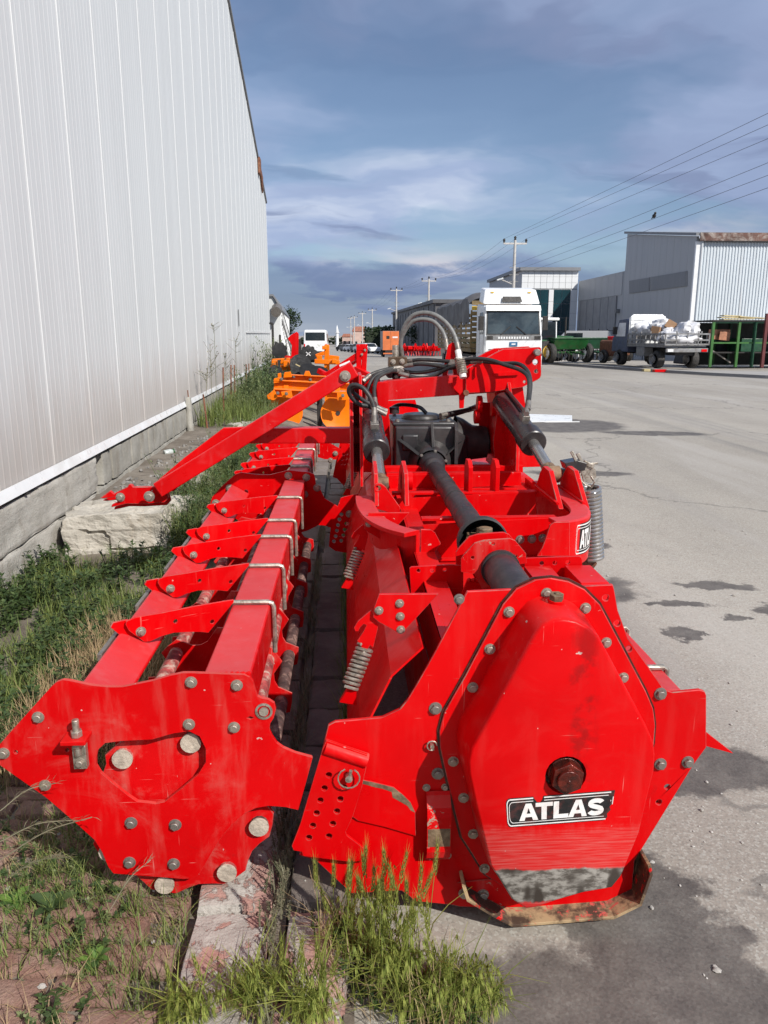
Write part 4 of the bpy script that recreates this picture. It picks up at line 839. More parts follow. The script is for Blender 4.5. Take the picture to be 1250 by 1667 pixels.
# stiffeners between the hitch plates
for pxl in ([(122, 195), (128, 195), (128, 262), (122, 262)], [(165, 190), (178, 190), (178, 265), (165, 265)]):
    MB().plate(pts(cH2(pxl), 4.60), 4.60, .02).build('stiffener', M['red'], T)
MB().prism([(x, 4.602, z) for x, z in pts(cH2([(322, 240), (520, 232), (522, 252), (322, 262)]), 4.602)], (0, .016, 0)).build('stiffener', M['red'], T)
# latch between the arms of the top hitch
l1 = pts(c6([(520, 345), (545, 215), (565, 200), (580, 210), (600, 350), (570, 345), (558, 260), (540, 345)]), 4.75)
MB().plate(l1, 4.75, .014).build('latch_fork', M['red'], T, .002)
MB().plate([(x + .012, z - .01) for x, z in l1], 4.84, .014).build('latch_fork', M['red'], T, .002)
l2 = pts(c6([(566, 350), (590, 345), (600, 345), (626, 350), (628, 400), (614, 440), (612, 480), (594, 482), (592, 420), (566, 395)]), 4.64)
lt = MB().plate(l2, 4.64, .02).build('latch_lever', M['red_dusty'], T, .003)
p = atY(*c6([(620, 415)])[0], 4.63); MB().cyl(p, p + Vector((0, -.02, 0)), .018, n=14).build('latch_hub', M['rust'], lt, .003)
a = atY(*c6([(586, 235)])[0], 4.62); b_ = atY(*c6([(610, 352)])[0], 4.55)
MB().cyl(a, a.lerp(b_, .35), .018, n=12).cyl(a.lerp(b_, .6), b_, .024, .020, 12).build('spring_tube', M['decal_white'], T, .002)
coil(a.lerp(b_, .3), a.lerp(b_, .85), .026, .006, 7).build('spring', M['zinc'], T)
# --- valve block and hoses
vb = [atY(*q, 4.85) for q in c6([(293, 262), (372, 308)])]
v = MB().box((vb[0].x, 4.85, vb[1].z), (vb[1].x, 4.95, vb[0].z)).build('valve_block', M['brown_block'], T, .005)
for q in c6([(312, 284), (350, 282)]): bolt_at(atY(*q, 4.85), .014, v)
for q in c6([(300, 335), (340, 330), (325, 345)]): p = atY(*q, 4.84); MB().cyl(p, p + Vector((0, .06, 0)), .028, n=12).cyl(p + Vector((0, -.02, 0)), p, .016, n=6).build('valve_port', M['dark_iron'], v, .003)
p = atY(*c6([(322, 255)])[0], 4.9); MB().cyl(p - Vector((0, 0, .03)), p + Vector((0, 0, .06)), .02, n=12).build('fitting', M['zinc'], v, .002)
def hose(l, Ya, Yb_, r, mat, fit=True, name='hydraulic_hose'):
    n_ = len(l); P_ = spline([atY(x, y, Ya + (Yb_ - Ya) * i / (n_ - 1)) for i, (x, y) in enumerate(c6(l))], 7)
    o = MB().tube(P_, r, 10).build(name, mat, T)
    if fit:
        for e0, e1 in ((P_[0], P_[3]), (P_[-1], P_[-4])): d = (e1 - e0).normalized(); MB().cyl(e0, e0 + d * .055, r * 1.22, r * 1.18, 12).cyl(e0 - d * .015, e0, r * 1.35, n=6, smooth=False).build('hose_fitting', M['zinc_dull'], o)
hose([(348, 262), (344, 205), (358, 140), (392, 92), (440, 76), (495, 88), (545, 128), (575, 180), (590, 240)], 4.95, 4.72, .0140, M['hose_grey'])
hose([(342, 258), (350, 180), (385, 122), (430, 104), (480, 112), (515, 145), (532, 180), (540, 225)], 5.02, 4.86, .0130, M['hose_grey'])
hr = .0120
for l, ya, yb in (
    ([(560, 295), (640, 272), (720, 276), (790, 298), (850, 318), (885, 350), (888, 410), (880, 470), (878, 500)], 4.7, 4.12),
    ([(600, 270), (680, 280), (770, 290), (840, 292), (880, 320), (894, 370), (890, 430), (884, 480)], 4.72, 4.16),
    ([(365, 283), (430, 275), (520, 280), (590, 285)], 4.88, 4.7), ([(365, 300), (430, 293), (500, 300), (560, 310), (620, 292)], 4.86, 4.66),
    ([(345, 335), (420, 352), (480, 345), (540, 315), (600, 292), (680, 280)], 4.82, 4.62), ([(350, 325), (420, 330), (490, 318), (550, 298), (640, 270)], 4.9, 4.66),
    ([(190, 362), (225, 335), (290, 315), (345, 308)], 4.75, 4.86), ([(202, 450), (205, 400), (230, 350), (280, 325), (340, 318)], 4.6, 4.84),
    ([(238, 470), (232, 400), (250, 350), (300, 325), (345, 322)], 4.5, 4.84),
    ([(272, 502), (215, 475), (165, 462), (132, 430), (124, 402), (142, 382), (180, 392), (212, 430), (230, 475), (232, 520)], 4.35, 4.22),
    ([(275, 490), (220, 466), (175, 440), (140, 410), (150, 390), (190, 400), (218, 440), (232, 490)], 4.45, 4.30),
    ([(520, 510), (570, 498), (620, 488), (660, 475)], 4.7, 4.9), ([(520, 520), (580, 505), (655, 482)], 4.72, 4.92)):
    hose(l, ya, yb, hr, M['black_rubber'])
# --- rear lift arm reaching to the left
def bar_px(p0, p1, Ya, Yb_, w_, h_): return MB().bar(atY(*p0, Ya), atY(*p1, Yb_), w_, h_, (0, 0, 1))
ra = bar_px((577, 600), (258, 797), 4.50, 4.50, .07, .092).build('lift_arm', M['red_beam'], T, .006)
bolts(cA([(1095, 352), (247, 873)]), 4.462, .026, ra, name='bolt')
bar_px((605, 708), (392, 708), 4.66, 4.66, .10, .092).build('lift_cross_tube', M['red_beam'], T, .006)
MB().plate(pts([(363, 697), (408, 695), (404, 716), (330, 760), (282, 800), (258, 800), (252, 786), (300, 745)], 4.58), 4.58, .05).build('lift_arm', M['red'], T, .006)
hk = cA([(32, 880), (75, 848), (92, 862), (102, 856), (152, 832), (158, 820), (172, 822), (178, 832), (285, 830), (318, 838), (330, 880), (312, 900), (215, 906), (150, 905), (82, 920), (84, 908), (108, 898), (102, 876), (50, 882)])
ho = MB().plate(pts(hk, 4.53), 4.53, .028).build('lift_hook', M['red'], T, .004)
bolts(cA([(122, 876)]), 4.528, .022, ho)
MB().plate([(x + .01, z - .02) for x, z in pts(hk, 4.6)], 4.62, .02).build('lift_hook', M['red'], T, .004)
# --- big chrome tension springs on the right
q = lambda x, y, Y=3.72: atY(x, y, Y)
for dx, Y, x in ((0, 3.70, 963), (0, 3.84, 955)):
    a = q(x - 3, 792, Y); b_ = q(x + 2, 908, Y)
    so2 = coil(a, b_, .049, .0098, 19, 14, 6).build('tension_spring', M['chrome'], T)
MB().plate(pts([(916, 752), (938, 748), (952, 752), (948, 764), (920, 764)], 3.74), 3.70, .10).build('latch_arm', M['black_paint'], T, .003)
MB().plate(pts([(915, 764), (930, 764), (930, 850), (918, 850)], 3.8), 3.8, .05).build('latch_post', M['black_paint'], T, .003)
lm = MB(); lm.bar(q(930, 735), q(944, 762), .014, .014).bar(q(940, 738), q(952, 764), .016, .016).bar(q(935, 758), q(973, 754), .010, .010).bar(q(950, 752), q(966, 760), .02, .02)
lm.plate(pts([(944, 762), (958, 757), (970, 764), (971, 777), (962, 787), (950, 784)], 3.72), 3.72, .014)
lm.tube([q(945, 765), q(943, 780), q(952, 789), q(961, 792)], .006, 6).tube([q(962, 775), q(968, 785), q(962, 795)], .005, 6)
lm.build('spring_latch', M['zinc'], T, .002)
sb = MB(); sb.plate(pts([(940, 905), (968, 905), (972, 918), (962, 932), (942, 930)], 3.72), 3.72, .012).box((1.03, 3.66, .56), (1.12, 3.8, .572)).build('spring_anchor', M['rust'], T, .002)
# --- roller frame end plate
PO = c1([(-14, 355), (0, 325), (30, 290), (170, 135), (185, 122), (205, 115), (225, 117), (300, 133), (350, 138), (400, 138), (500, 118), (560, 100), (600, 92), (640, 92), (800, 98), (818, 106), (830, 120), (838, 150), (845, 168), (860, 176), (882, 180), (900, 192), (905, 212), (898, 240), (886, 258), (884, 280), (893, 300), (908, 322), (930, 338), (970, 355), (1026, 370), (980, 542), (935, 532), (880, 528), (840, 535), (805, 552), (760, 590), (720, 640), (690, 690), (665, 735), (650, 755), (630, 766), (600, 768), (372, 750), (355, 728), (335, 680), (310, 640), (255, 590), (150, 500), (0, 395)])
HO = c1([(315, 370), (320, 345), (345, 322), (400, 315), (500, 310), (570, 290), (620, 283), (655, 300), (675, 340), (675, 385), (650, 425), (595, 472), (540, 515), (510, 522), (450, 515), (420, 495), (370, 455), (330, 420), (315, 395)])
YR = 1.95
slots = [pts(c1([(808, 240), (820, 234), (834, 238), (822, 245)]), YR)] + hx(c1([(52, 352), (220, 345)]), .006, YR)
rp_ = MB().plate(pts(PO, YR), YR, .012, [pts(HO, YR)] + slots).build('roller_end_plate', M['red_dusty'], T, .0018)
bolts(c1([(125, 237), (12, 355), (148, 460), (627, 122), (777, 132), (620, 260), (768, 270)]), YR, .0135, rp_)
bolts(c1([(430, 583), (575, 590), (425, 713), (570, 718)]), YR, .0145, rp_, BOLT_D)
p = atY(*c1([(866, 217)])[0], YR); MB().lathe(p, (0, -1, 0), [(-.01, .024), (.003, .024), (.004, .018), (-.01, .017)], 20).cyl(p + Vector((0, .012, 0)), p + Vector((0, -.006, 0)), .013, n=16).build('pivot_pin', M['zinc'], rp_)
p = atY(*c1([(262, 288)])[0], YR)
MB().obox(p + Vector((0, -.03, 0)), (.066, .06, .012)).build('adjuster_tab', M['red'], rp_, .002)
MB().cyl(p + Vector((.002, -.03, -.05)), p + Vector((.002, -.03, .055)), .0095, n=12).cyl(p + Vector((.002, -.03, .006)), p + Vector((.002, -.03, .024)), .016, n=6, smooth=False).cyl(p + Vector((.002, -.03, -.024)), p + Vector((.002, -.03, -.006)), .016, n=6, smooth=False).obox(p + Vector((.002, -.016, -.06)), (.036, .02, .07)).build('adjuster_screw', M['zinc'], rp_, .0015)
bolt_at(p + Vector((0.002, -.026, -.075)), .012, rp_)
# --- cage roller
RX, RZ, RR = -.492, .362, .232
ANG = [R_(a) for a in (-11, -56, -103, -151, 168, 128, 78, 34)]
TW = R_(13)
roller = MB().cyl((RX, 1.97, RZ), (RX, 4.85, RZ), .045, n=14).build('cage_roller', M['pipe_dirty'], T)
def star(y, r_out, r_in, tw=0.0):
    o = []
    for k in range(8):
        a = sorted(ANG)[k] + tw; b = (sorted(ANG)[(k + 1) % 8] + tw); b = b + 2 * math.pi if b < a else b
        for d in (-.16, 0, .16): o.append((RX + r_out * math.cos(a + d * .9), RZ + r_out * math.sin(a + d * .9)))
        mid = (a + b) / 2
        for d in (-.13, 0, .13): o.append((RX + (r_in + abs(d) * .06) * math.cos(mid + d), RZ + (r_in + abs(d) * .06) * math.sin(mid + d)))
    return o
MB().plate([(x, max(z, .045)) for x, z in star(1.985, RR + .038, RR + .012)], 1.985, .012, [circ((RX, RZ), .05, 16)]).build('roller_disc', M['red_muddy'], roller, .0015)
for k in range(7):
    y = 2.30 + k * .42; MB().plate(star(y, RR + .042, RR * .93, TW * (y - 1.99) / 2.9), y, .008, [circ((RX, RZ), .075, 14)]).build('roller_disc', M['red_muddy'], roller, .001)
for k, a in enumerate(ANG):
    Pp = []
    for i in range(13):
        y = 1.972 + i * 2.87 / 12; aa = a + TW * (y - 1.99) / 2.9; Pp.append((RX + RR * math.cos(aa), y, RZ + RR * math.sin(aa)))
    MB().tube(Pp, .0265, 12).build('roller_tube', M['pipe_dirty'] if k % 3 else M['pipe_dark'], roller)
    MB().cyl(Pp[0], Vector(Pp[0]) + Vector((0, -.006, 0)), .0285, n=18).build('tube_end', M['dusty_end'], roller)
# --- roller frame beams and scrapers
def frame(dy, y0, y1):
    B1 = MB().box((-.400, y0, .655), (-.268, y1, .795)).build('roller_beam', M['red_beam'], T, .010, seg=3)
    B2 = MB().plate([(-.733, .768), (-.622, .704), (-.668, .632), (-.779, .696)], y0, y1 - y0).build('scraper_beam', M['red_beam'], T, .008, seg=3)
    return B1, B2
B1, B2 = frame(0, 1.965, 4.865); B3, B4 = frame(0, 4.90, 7.8)
n_arm = Vector((math.sin(R_(-27)), math.cos(R_(-27)), 0)); A0 = Vector((-.75, 2.322, .8))
def atP(x, y, P0, n): d = _ray(x, y); o = Vector((0, 0, HC)); return o + d * ((P0 - o).dot(n) / d.dot(n))
arm_o = [atP(x, y, A0, n_arm) for x, y in cN([(178, 985), (240, 957), (400, 930), (620, 885), (830, 850), (862, 846), (860, 862), (700, 1055), (650, 1050), (580, 1050), (480, 1055), (400, 1078), (330, 1110), (290, 1112), (195, 1042), (174, 1005)])]
arm_h = []
for x, y in cN([(490, 982), (725, 985)]):
    c = atP(x, y, A0, n_arm); e = Vector((n_arm.y, -n_arm.x, 0)); arm_h.append([c + e * (.0075 * math.cos(k * .628)) + Vector((0, 0, .0075 * math.sin(k * .628))) for k in range(10)])
sad_o = [atP(x, y, A0 + n_arm * .02, n_arm) for x, y in cN([(73, 1022), (90, 992), (180, 972), (330, 1000), (330, 1115), (326, 1185), (302, 1202), (255, 1170), (160, 1090)])]
bl_ = atP(*cN([(270, 1048)])[0], A0, n_arm)
def arm(yy, par_beam, par_sad):
    d = Vector((0, yy - 2.322, 0))
    a = MB().prism([p + d for p in arm_o], n_arm * .008, [[p + d for p in h] for h in arm_h]).build('scraper_arm', M['red'], par_beam, .0012)
    s = MB().prism([p + d for p in sad_o], n_arm * .008).build('arm_saddle', M['red'], par_beam, .0012)
    bolt_at(bl_ + d, .0135, a, NUT, (0, rnd.random(), R_(27)))
    MB().box((-.766, yy - .10, .730), (-.752, yy + .12, .752)).build('clamp_bar', M['zinc_dull'], par_beam, .002)
    y = yy + .2
    MB().tube([(-.43, y, .803), (-.415, y, .805), (-.275, y, .805), (-.262, y, .800), (-.257, y, .787), (-.257, y, .62)], .0085, 8).build('u_bolt', M['zinc'], par_beam)
for yy in (2.322, 2.752, 3.205, 3.52, 4.07): arm(yy, B1, B2)
for yy in (5.12, 5.45, 5.95, 6.4, 6.9, 7.4): arm(yy, B3, B4)
# plate between the two roller sections
YM = 4.87
mp = cM([(50, 560), (62, 520), (120, 455), (180, 400), (215, 372), (250, 360), (300, 366), (350, 372), (440, 375), (520, 355), (560, 345), (700, 358), (730, 372), (738, 400), (742, 440), (770, 470), (785, 500), (800, 530), (885, 582), (905, 528), (925, 520), (1045, 495), (1120, 500), (1120, 820), (1000, 880), (930, 885), (870, 875), (828, 845), (832, 790), (840, 722), (800, 708), (760, 705), (690, 740), (560, 780), (450, 760), (250, 680), (60, 590)])
mh = hx(cM([(910, 635), (897, 668), (887, 705), (880, 742), (872, 778), (860, 812), (942, 695), (930, 735), (922, 772), (908, 808), (285, 485)]), .013, YM)
mo = MB().plate(pts(mp, YM), YM, .014, mh).build('roller_end_plate', M['red'], T, .002)
bolts(cM([(176, 462), (85, 560), (562, 380), (680, 392), (668, 503), (962, 632), (750, 460)]), YM, .020, mo)
fp = cM([(915, 165), (1000, 175), (1022, 270), (962, 342), (880, 336), (880, 300)]); fo = MB().plate(pts(fp, 7.2), 7.2, .014, hx(cM([(925, 240), (915, 270), (908, 300), (945, 235), (940, 268), (930, 300)]), .016, 7.2)).build('adjuster_plate', M['red'], T)
MB().plate(pts(cM([(745, 170), (830, 165), (905, 205), (880, 275), (800, 272), (740, 255)]), 7.1), 7.1, .014).build('roller_end_plate', M['red'], T)
bolts(cM([(870, 235), (838, 280)]), 7.1, .02, fo)
# ---------------------------------------------------------------- ground, kerb, wall
WX0, WY0, WA = -2.2, 5.0, math.atan(0.03)               # the long white wall runs a little away from the road's line
def wallx(Y): return WX0 - 0.03 * (Y - WY0)
def sstep(a, b, x): t = max(0.0, min(1.0, (x - a) / (b - a))); return t * t * (3 - 2 * t)
ys = [-40, -10, 0, 3, 6, 10, 20, 35, 50, 70, 100, 150, 200, 260, 500, 1200, 3000]; xs = [-1500, -300, -60, -3, -.01, 3, 8, 30, 80, 300, 1500]
MB().add([(x, y, gz(y)) for y in ys for x in xs], [(j * 11 + i, j * 11 + i + 1, (j + 1) * 11 + i + 1, (j + 1) * 11 + i) for j in range(len(ys) - 1) for i in range(10)]).build('road', M['asphalt'], kind='structure')
G = [(60, 6.0), (30, 19.5), (20.5, 26.5), (16.87, 30.6), (15.61, 33.1), (14.37, 36.6), (13.12, 40.9), (12.3, 44.5), (11.9, 49.0)]
m = MB()
gp = [Vector((x, y, 0.005)) for x, y in G]; gs = [p + Vector((-.50, -.42, 0)) for p in gp]
m.add(gs + gp, [(i, i + 1, len(G) + i + 1, len(G) + i) for i in range(len(G) - 1)]); m.build('gutter', M['gutter'], kind='structure')
m = MB(); far = [(11.6, 60), (11.2, 74), (11.2, 120), (90, 120), (90, 6)]
def yz(y): return (0.10 if y < 50 else 0.10 - .0155 * (y - 50))
yo = [(x + .0, y) for x, y in G] + far
m.add([(x, y, yz(y)) for x, y in yo] + [(x, y, yz(y) - .12) for x, y in yo[:10]], [tuple(range(len(yo)))] + [(i, i + 1, len(yo) + i + 1, len(yo) + i) for i in range(9)]); m.build('yard_pavement', M['yard'], kind='structure')
# verge: soil, low bank and the terrace behind the boulders
def vz(x, y):
    z = 0.074 + 0.014 * fbm(x * 2.2, y * 2.2, 0, 4) + 0.006 * fbm(x * 14, y * 14, 3, 3)
    te = sstep(5.75, 6.25, y) * sstep(-1.42, -1.62, x)
    z += 0.225 * te + (1 - te) * (0.09 * sstep(5.2, 7.5, y) * sstep(-.55, -1.2, x) + 0.10 * sstep(9, 14, y) * sstep(-.4, -1.0, x))
    z -= .03 * sstep(-.62, -.47, x)
    return z
m = MB(); nx, ny = 64, 300
m.grid(lambda u, v: Vector((-3.6 + u * 3.16, -1 + (v ** 1.35) * 29, vz(-3.6 + u * 3.16, -1 + (v ** 1.35) * 29))), nx, ny); m.build('verge', M['soil'], kind='structure')
kb = tag(bpy.data.objects.new('kerb', None), kind='structure'); COL.objects.link(kb); WT[kb.name] = Vector((0, 0, 0))
def rough_block(x0, x1, y0, y1, z0, z1, amp, seed, sub=5, chip=.012):
    m = MB(); c = Vector(((x0 + x1) / 2, (y0 + y1) / 2, (z0 + z1) / 2)); hx_, hy_, hz_ = (x1 - x0) / 2, (y1 - y0) / 2, (z1 - z0) / 2
    bm = bmesh.new(); bmesh.ops.create_cube(bm, size=2.0); bmesh.ops.subdivide_edges(bm, edges=bm.edges, cuts=sub, use_grid_fill=True)
    vs = []
    for v in bm.verts:
        p = v.co.copy(); rr = 0
        q = Vector((p.x * hx_, p.y * hy_, p.z * hz_)); e = sorted((hx_ - abs(q.x), hy_ - abs(q.y), hz_ - abs(q.z)))
        k = max(0.0, 1 - e[1] / (chip * 2.5)) * chip if chip else 0
        w_ = q + c; nrm_ = Vector((p.x if abs(p.x) > .99 else 0, p.y if abs(p.y) > .99 else 0, p.z if abs(p.z) > .99 else 0))
        q += nrm_ * (amp * noise.fractal(w_ * 5 + Vector((seed, 0, 0)), 1, 2, 4) - k * (0.8 + .8 * noise.noise(w_ * 20)))
        vs.append(q + c)
    fs = [tuple(v.index for v in f.verts) for f in bm.faces]; bm.free(); m.add(vs, fs, 0, True); return m
y = 0.3; i = 0
while y < 15:
    L = .50 if y > 1 else .56; near = y < 5
    rough_block(-.452 + rnd.uniform(-.008, .008), -.228 + rnd.uniform(-.006, .006), y, y + L - .018, -.12, .10 + rnd.uniform(-.006, .006), .006, i, 7 if near else 3, .008).build('kerb_stone', M['kerb_lime'] if y < 2.0 else M['kerb_dirty_shaded'], kb); y += L; i += 1
y = 0.4
while y < 15:
    L = rnd.uniform(.27, .33); dx = rnd.uniform(-.012, .012)
    rough_block(-.195 + dx, -.022 + dx * .5, y, y + L - .014, -.12, .088 + rnd.uniform(-.01, .006), .006, i, 6 if y < 5 else 3, .008).build('kerb_stone', M['kerb_lime'] if y < 1.9 else M['kerb_dirty_shaded'], kb); y += L; i += 1
for (x0, x1, nm) in ((-.452, -.228, 'a'), (-.195, -.022, 'b')):
    for k in range(8): rough_block(x0, x1, 15 + k * 1.5, 16.48 + k * 1.5, -.12, .09, .006, k, 3).build('kerb_stone', M['kerb_grey'], kb)
MB().box((-.228, -1, -.1), (-.19, 27, .045)).box((-.024, -1, -.1), (.004, 27, .012)).build('kerb_joint', M['soil'], kb)
pv = tag(bpy.data.objects.new('paving', None), kind='structure'); COL.objects.link(pv); WT[pv.name] = Vector((0, 0, 0))
pav_me = [rough_block(-.093, .093, -.0435, .0435, -.05, .0, .004, k * 3, 6, .005).mesh('paver', M['paver']) for k in range(6)]
for r in range(26):
    for c in range(9):
        x = -.565 - c * .202 - (r % 2) * .101; yy = .75 + r * .100
        if yy > 2.2 and x < -1.35: continue
        if rnd.random() < .06: continue
        o = link('paver', pav_me[rnd.randrange(6)], pv, loc=(x + rnd.uniform(-.006, .006), yy + rnd.uniform(-.005, .005), .0965 + rnd.uniform(-.010, .007) + .014 * fbm(x * 2.2, yy * 2.2)))
        o.rotation_euler = (rnd.uniform(-.05, .05), rnd.uniform(-.05, .05), rnd.uniform(-.07, .07) + (math.pi if rnd.random() < .5 else 0))
# --- the white hall on the left
HB = thing('white_hall', 'tall white ribbed metal hall with low concrete block base, along the left side', 'building', (WX0, WY0, 0), WA)
def roofz(yl): return 6.60 + .234 * (26.65 - yl) if yl > 4.5 else 6.60 + .234 * (17.65 + yl)
def L2(yl): return yl
YA, YE = -17.6, 26.65; n_p = 43; pw = (YE - YA) / n_p
for k in range(n_p):
    a = YA + k * pw; b_ = a + pw; P_ = []; nr = 10
    for j in range(nr):
        u = a + pw * j / nr; d = pw / nr
        P_ += [(0.0, u), (0.0, u + d * .70), (.0018, u + d * .78), (.0018, u + d * .92), (0.0, u + d * .999)]
    P_[0] = (0.0, a); P_.append((0.0, b_ - .012)); P_.append((.006, b_ - .009)); P_.append((.006, b_ + .004))
    vs = [(x, y_, .715) for x, y_ in P_] + [(x, y_, roofz(y_)) for x, y_ in P_]; kk = len(P_)
    MB().add(vs, [(i, i + 1, kk + i + 1, kk + i) for i in range(kk - 1)]).build('wall_panel', M['clad_white'], HB, recalc=False)
MB().box((-22, YE - .02, .0), (-.002, YE, 6.5)).box((-22, YA, 0), (-.01, YA + .02, 6.5)).box((-.30, YA + .02, .70), (-.06, YE - .02, 6.5)).build('wall', M['clad_white'], HB)
for y0, y1 in ((4.5, YE + .05), (YA - .05, 4.5)):
    z0, z1 = roofz(y0 + .001 if y0 == 4.5 else y0), roofz(y1 if y1 != 4.5 else 4.499)
    MB().prism([(.05, y0, z0 + .02), (.05, y1, z1 + .02), (.05, y1, z1 + .10), (.05, y0, z0 + .10)], (-22.05, 0, 0)).build('roof', M['clad_dark'], HB)
MB().box((-.04, YA, .672), (.045, YE, .678)).prism([(.0455, YA, .668), (.049, YA, .668), (.026, YA, .738), (.018, YA, .738)], (0, YE - YA, 0)).build('flashing', M['white'], HB)
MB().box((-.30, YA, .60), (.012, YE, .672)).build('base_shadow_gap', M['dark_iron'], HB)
for k in range(21): MB().box((.014, YA + 1 + k * 2.1, .642), (.046, YA + 1.03 + k * 2.1, .67)).build('flashing_clip', M['dark_iron'], HB)
MB().box((.018, 22.95, 7.0), (.09, 23.5, 7.50)).prism([(.018, 23.5, 7.35), (.018, 24.6, 7.15), (.018, 24.4, 6.6)], (.05, 0, 0)).build('gutter_bracket', M['rust'], HB)
MB().box((.017, 14.68, 1.90), (.022, 14.76, 2.30)).build('slot', M['dark_iron'], HB)
MB().box((.02, 16.6, 1.74), (.03, YE, 1.79)).build('trim_rail', M['white'], HB)
y = -3.0; i = 0
while y < YE:
    near = y < 1.9; L = 4.9 if near else rnd.choice((.40, .40, .41, .30)); 
    zs = [(-.25, .322), (.327, .640)] if near else [(-.25, .335), (.345, .635)]
    for (z0, z1) in zs:
        dx = rnd.uniform(-.006, .010); off = .2 if z0 > 0 and not near else 0
        o = rough_block(-.30, .03 + dx, y + off, y + off + L - (.006 if near else .010), z0, z1, .016 if near else .006, i, 40 if near else 5, .012 if near else .008).build('foundation_block', M['concrete'] if near else M['block'], HB, local=True); i += 1
    y += L
# --- boulders and rubble
def boulder(c, r, seed, label, rz=0.0, sub=16, boxy=.72, rough=.10):
    bm = bmesh.new(); bmesh.ops.create_cube(bm, size=2.0); bmesh.ops.subdivide_edges(bm, edges=bm.edges, cuts=sub, use_grid_fill=True); vs = []
    rot = Matrix.Rotation(rz, 3, 'Z')
    for v in bm.verts:
        p = v.co.copy(); s_ = p.normalized() * 1.15; p = p * boxy + s_ * (1 - boxy)
        f = Vector((seed * 3.1, seed, 0)) + p * 1.1
        p += v.co.normalized() * (rough * noise.fractal(f, 1, 2, 5) + rough * .55 * (noise.cell(f * 1.7) - .5) + .035 * noise.fractal(f * 6, 1, 2, 4))
        vs.append(Vector(c) + rot @ Vector((p.x * r[0], p.y * r[1], p.z * r[2])))
    fs = [tuple(v.index for v in f.verts) for f in bm.faces]; bm.free()
    return tag(MB().add(vs, fs, 0, False).build('boulder', M['stone']), label, 'boulder', 'boulders under the white hall')
boulder((-1.79, 6.02, .12), (.37, .32, .27), 1, 'large flat-topped pale boulder against the concrete base, under the red hook', .12, 34, .80, .13)
boulder((-1.40, 6.30, .13), (.20, .28, .25), 5, 'upright cracked boulder wedged right of the flat-topped one', -.2, 24, .7, .15)
boulder((-1.45, 7.1, .20), (.24, .30, .22), 9, 'rounded boulder behind the two front boulders, half in weeds', .4, 14, .6, .16)
for k, (x, yy, lb) in enumerate(((-1.42, 8.2, 'small pale boulder in the weeds below the rear lift arm'), (-1.5, 9.6, 'pale boulder on the terrace edge before the lone concrete post'), (-1.45, 11.2, 'pale boulder beside the tall weeds, level with the thin stakes'))):
    boulder((x, yy, .25), (.2, .3, .2), 12 + k * 3, lb, .3 * k, 10, .6, .16)
rb = MB()
for k in range(420):
    x = rnd.uniform(-2.15, -1.5); yy = rnd.uniform(5.9, 11) if k > 180 else rnd.uniform(5.8, 7.4); x = max(x, wallx(yy) + .05); s_ = rnd.uniform(.006, .032) * (1.4 if rnd.random() < .1 else 1)
    c = Vector((x, yy, vz(x, yy) + s_ * .2)); rm = Matrix.Rotation(rnd.uniform(0, 6), 3, Vector((rnd.random(), rnd.random(), rnd.random())).normalized())
    rb.obox(c, (s_ * rnd.uniform(.8, 1.8), s_ * rnd.uniform(.8, 1.5), s_ * rnd.uniform(.4, 1)), rm)
tag(rb.build('rubble', M['rubble']), kind='stuff')
rb = MB()
for k in range(260):
    if k < 150: x, yy = rnd.uniform(.9, 4.5), rnd.uniform(1.4, 7.5)
    elif k < 200: x, yy = rnd.uniform(.95, 1.5), rnd.uniform(1.7, 2.9)
    else: x, yy = rnd.uniform(-1.6, -.1), rnd.uniform(1.3, 3)
    s_ = rnd.choice((.003, .0035, .004, .005, .008)) * rnd.uniform(.8, 1.4); zb = 0 if x > 0 else .095
    rb.ball((x, yy, zb + s_ * .4), (s_ * rnd.uniform(.8, 1.4), s_ * rnd.uniform(.8, 1.4), s_ * .7), 6, 4, 0, lambda p: 1 + .3 * noise.noise(p * 300))
tag(rb.build('pebbles', M['pebble']), kind='stuff')
for (px_, py_, s_, lb) in ((152, 1446, .028, None), (305, 1556, .020, None)):
    pass
jr = atZ(267, 738, .31)
jt = thing('glass_jar', 'dusty empty glass jar with green lid lying by the wall base', 'jar', jr)
MB().lathe(jr, (.8, .6, .1), [(0, .001), (0, .034), (.005, .038), (.085, .038), (.10, .030), (.112, .030)], 16).build('glass', M['jar_glass'], jt); MB().lathe(jr + Vector((.8, .6, .1)).normalized() * .108, (.8, .6, .1), [(0, .034), (.02, .034), (.02, .001)], 16).build('lid', M['green'], jt)
po = atX(323, 688, wallx(11.5) + .12)
pt_ = thing('concrete_post', 'broken stub of concrete post against the white hall base', 'post', (wallx(11.6) + .10, 11.6, .28))
rough_block(wallx(11.6) + .03, wallx(11.6) + .12, 11.5, 11.62, .2, .80, .02, 44, 5, .02).build('shaft', M['block'], pt_)
MB().cyl((wallx(11.6) + .075, 11.56, .76), (wallx(11.6) + .07, 11.56, .90), .008, n=6).build('rebar_end', M['rust'], pt_)
for k, (x, yt, yb_, lean, lb) in enumerate(((336, 642, 672, -.05, 'short leaning rusty stake beside the concrete post'), (363, 598, 657, 0, 'tall rusty stake nearest the concrete post'), (375, 594, 646, .01, 'middle rusty stake of the row along the white wall'),
      (382, 594, 637, -.01, 'rusty stake just behind the middle one along the wall'), (400, 593, 624, .01, 'thin far stake standing before the tall weeds'), (405, 592, 620, 0, 'farthest thin stake at the weeds by the white wall'))):
    Yk = (11.9, 13.2, 14.6, 15.9, 18.2, 19.3)[k]; b0 = atY(x, yb_, Yk); t0 = atY(x, yt, Yk)
    tag(MB().cyl((b0.x, Yk, min(b0.z, .3)), (t0.x + lean, Yk, t0.z), .014, .013, 7).build('metal_stake', M['rust']), lb, 'stake', 'stakes along the white wall')
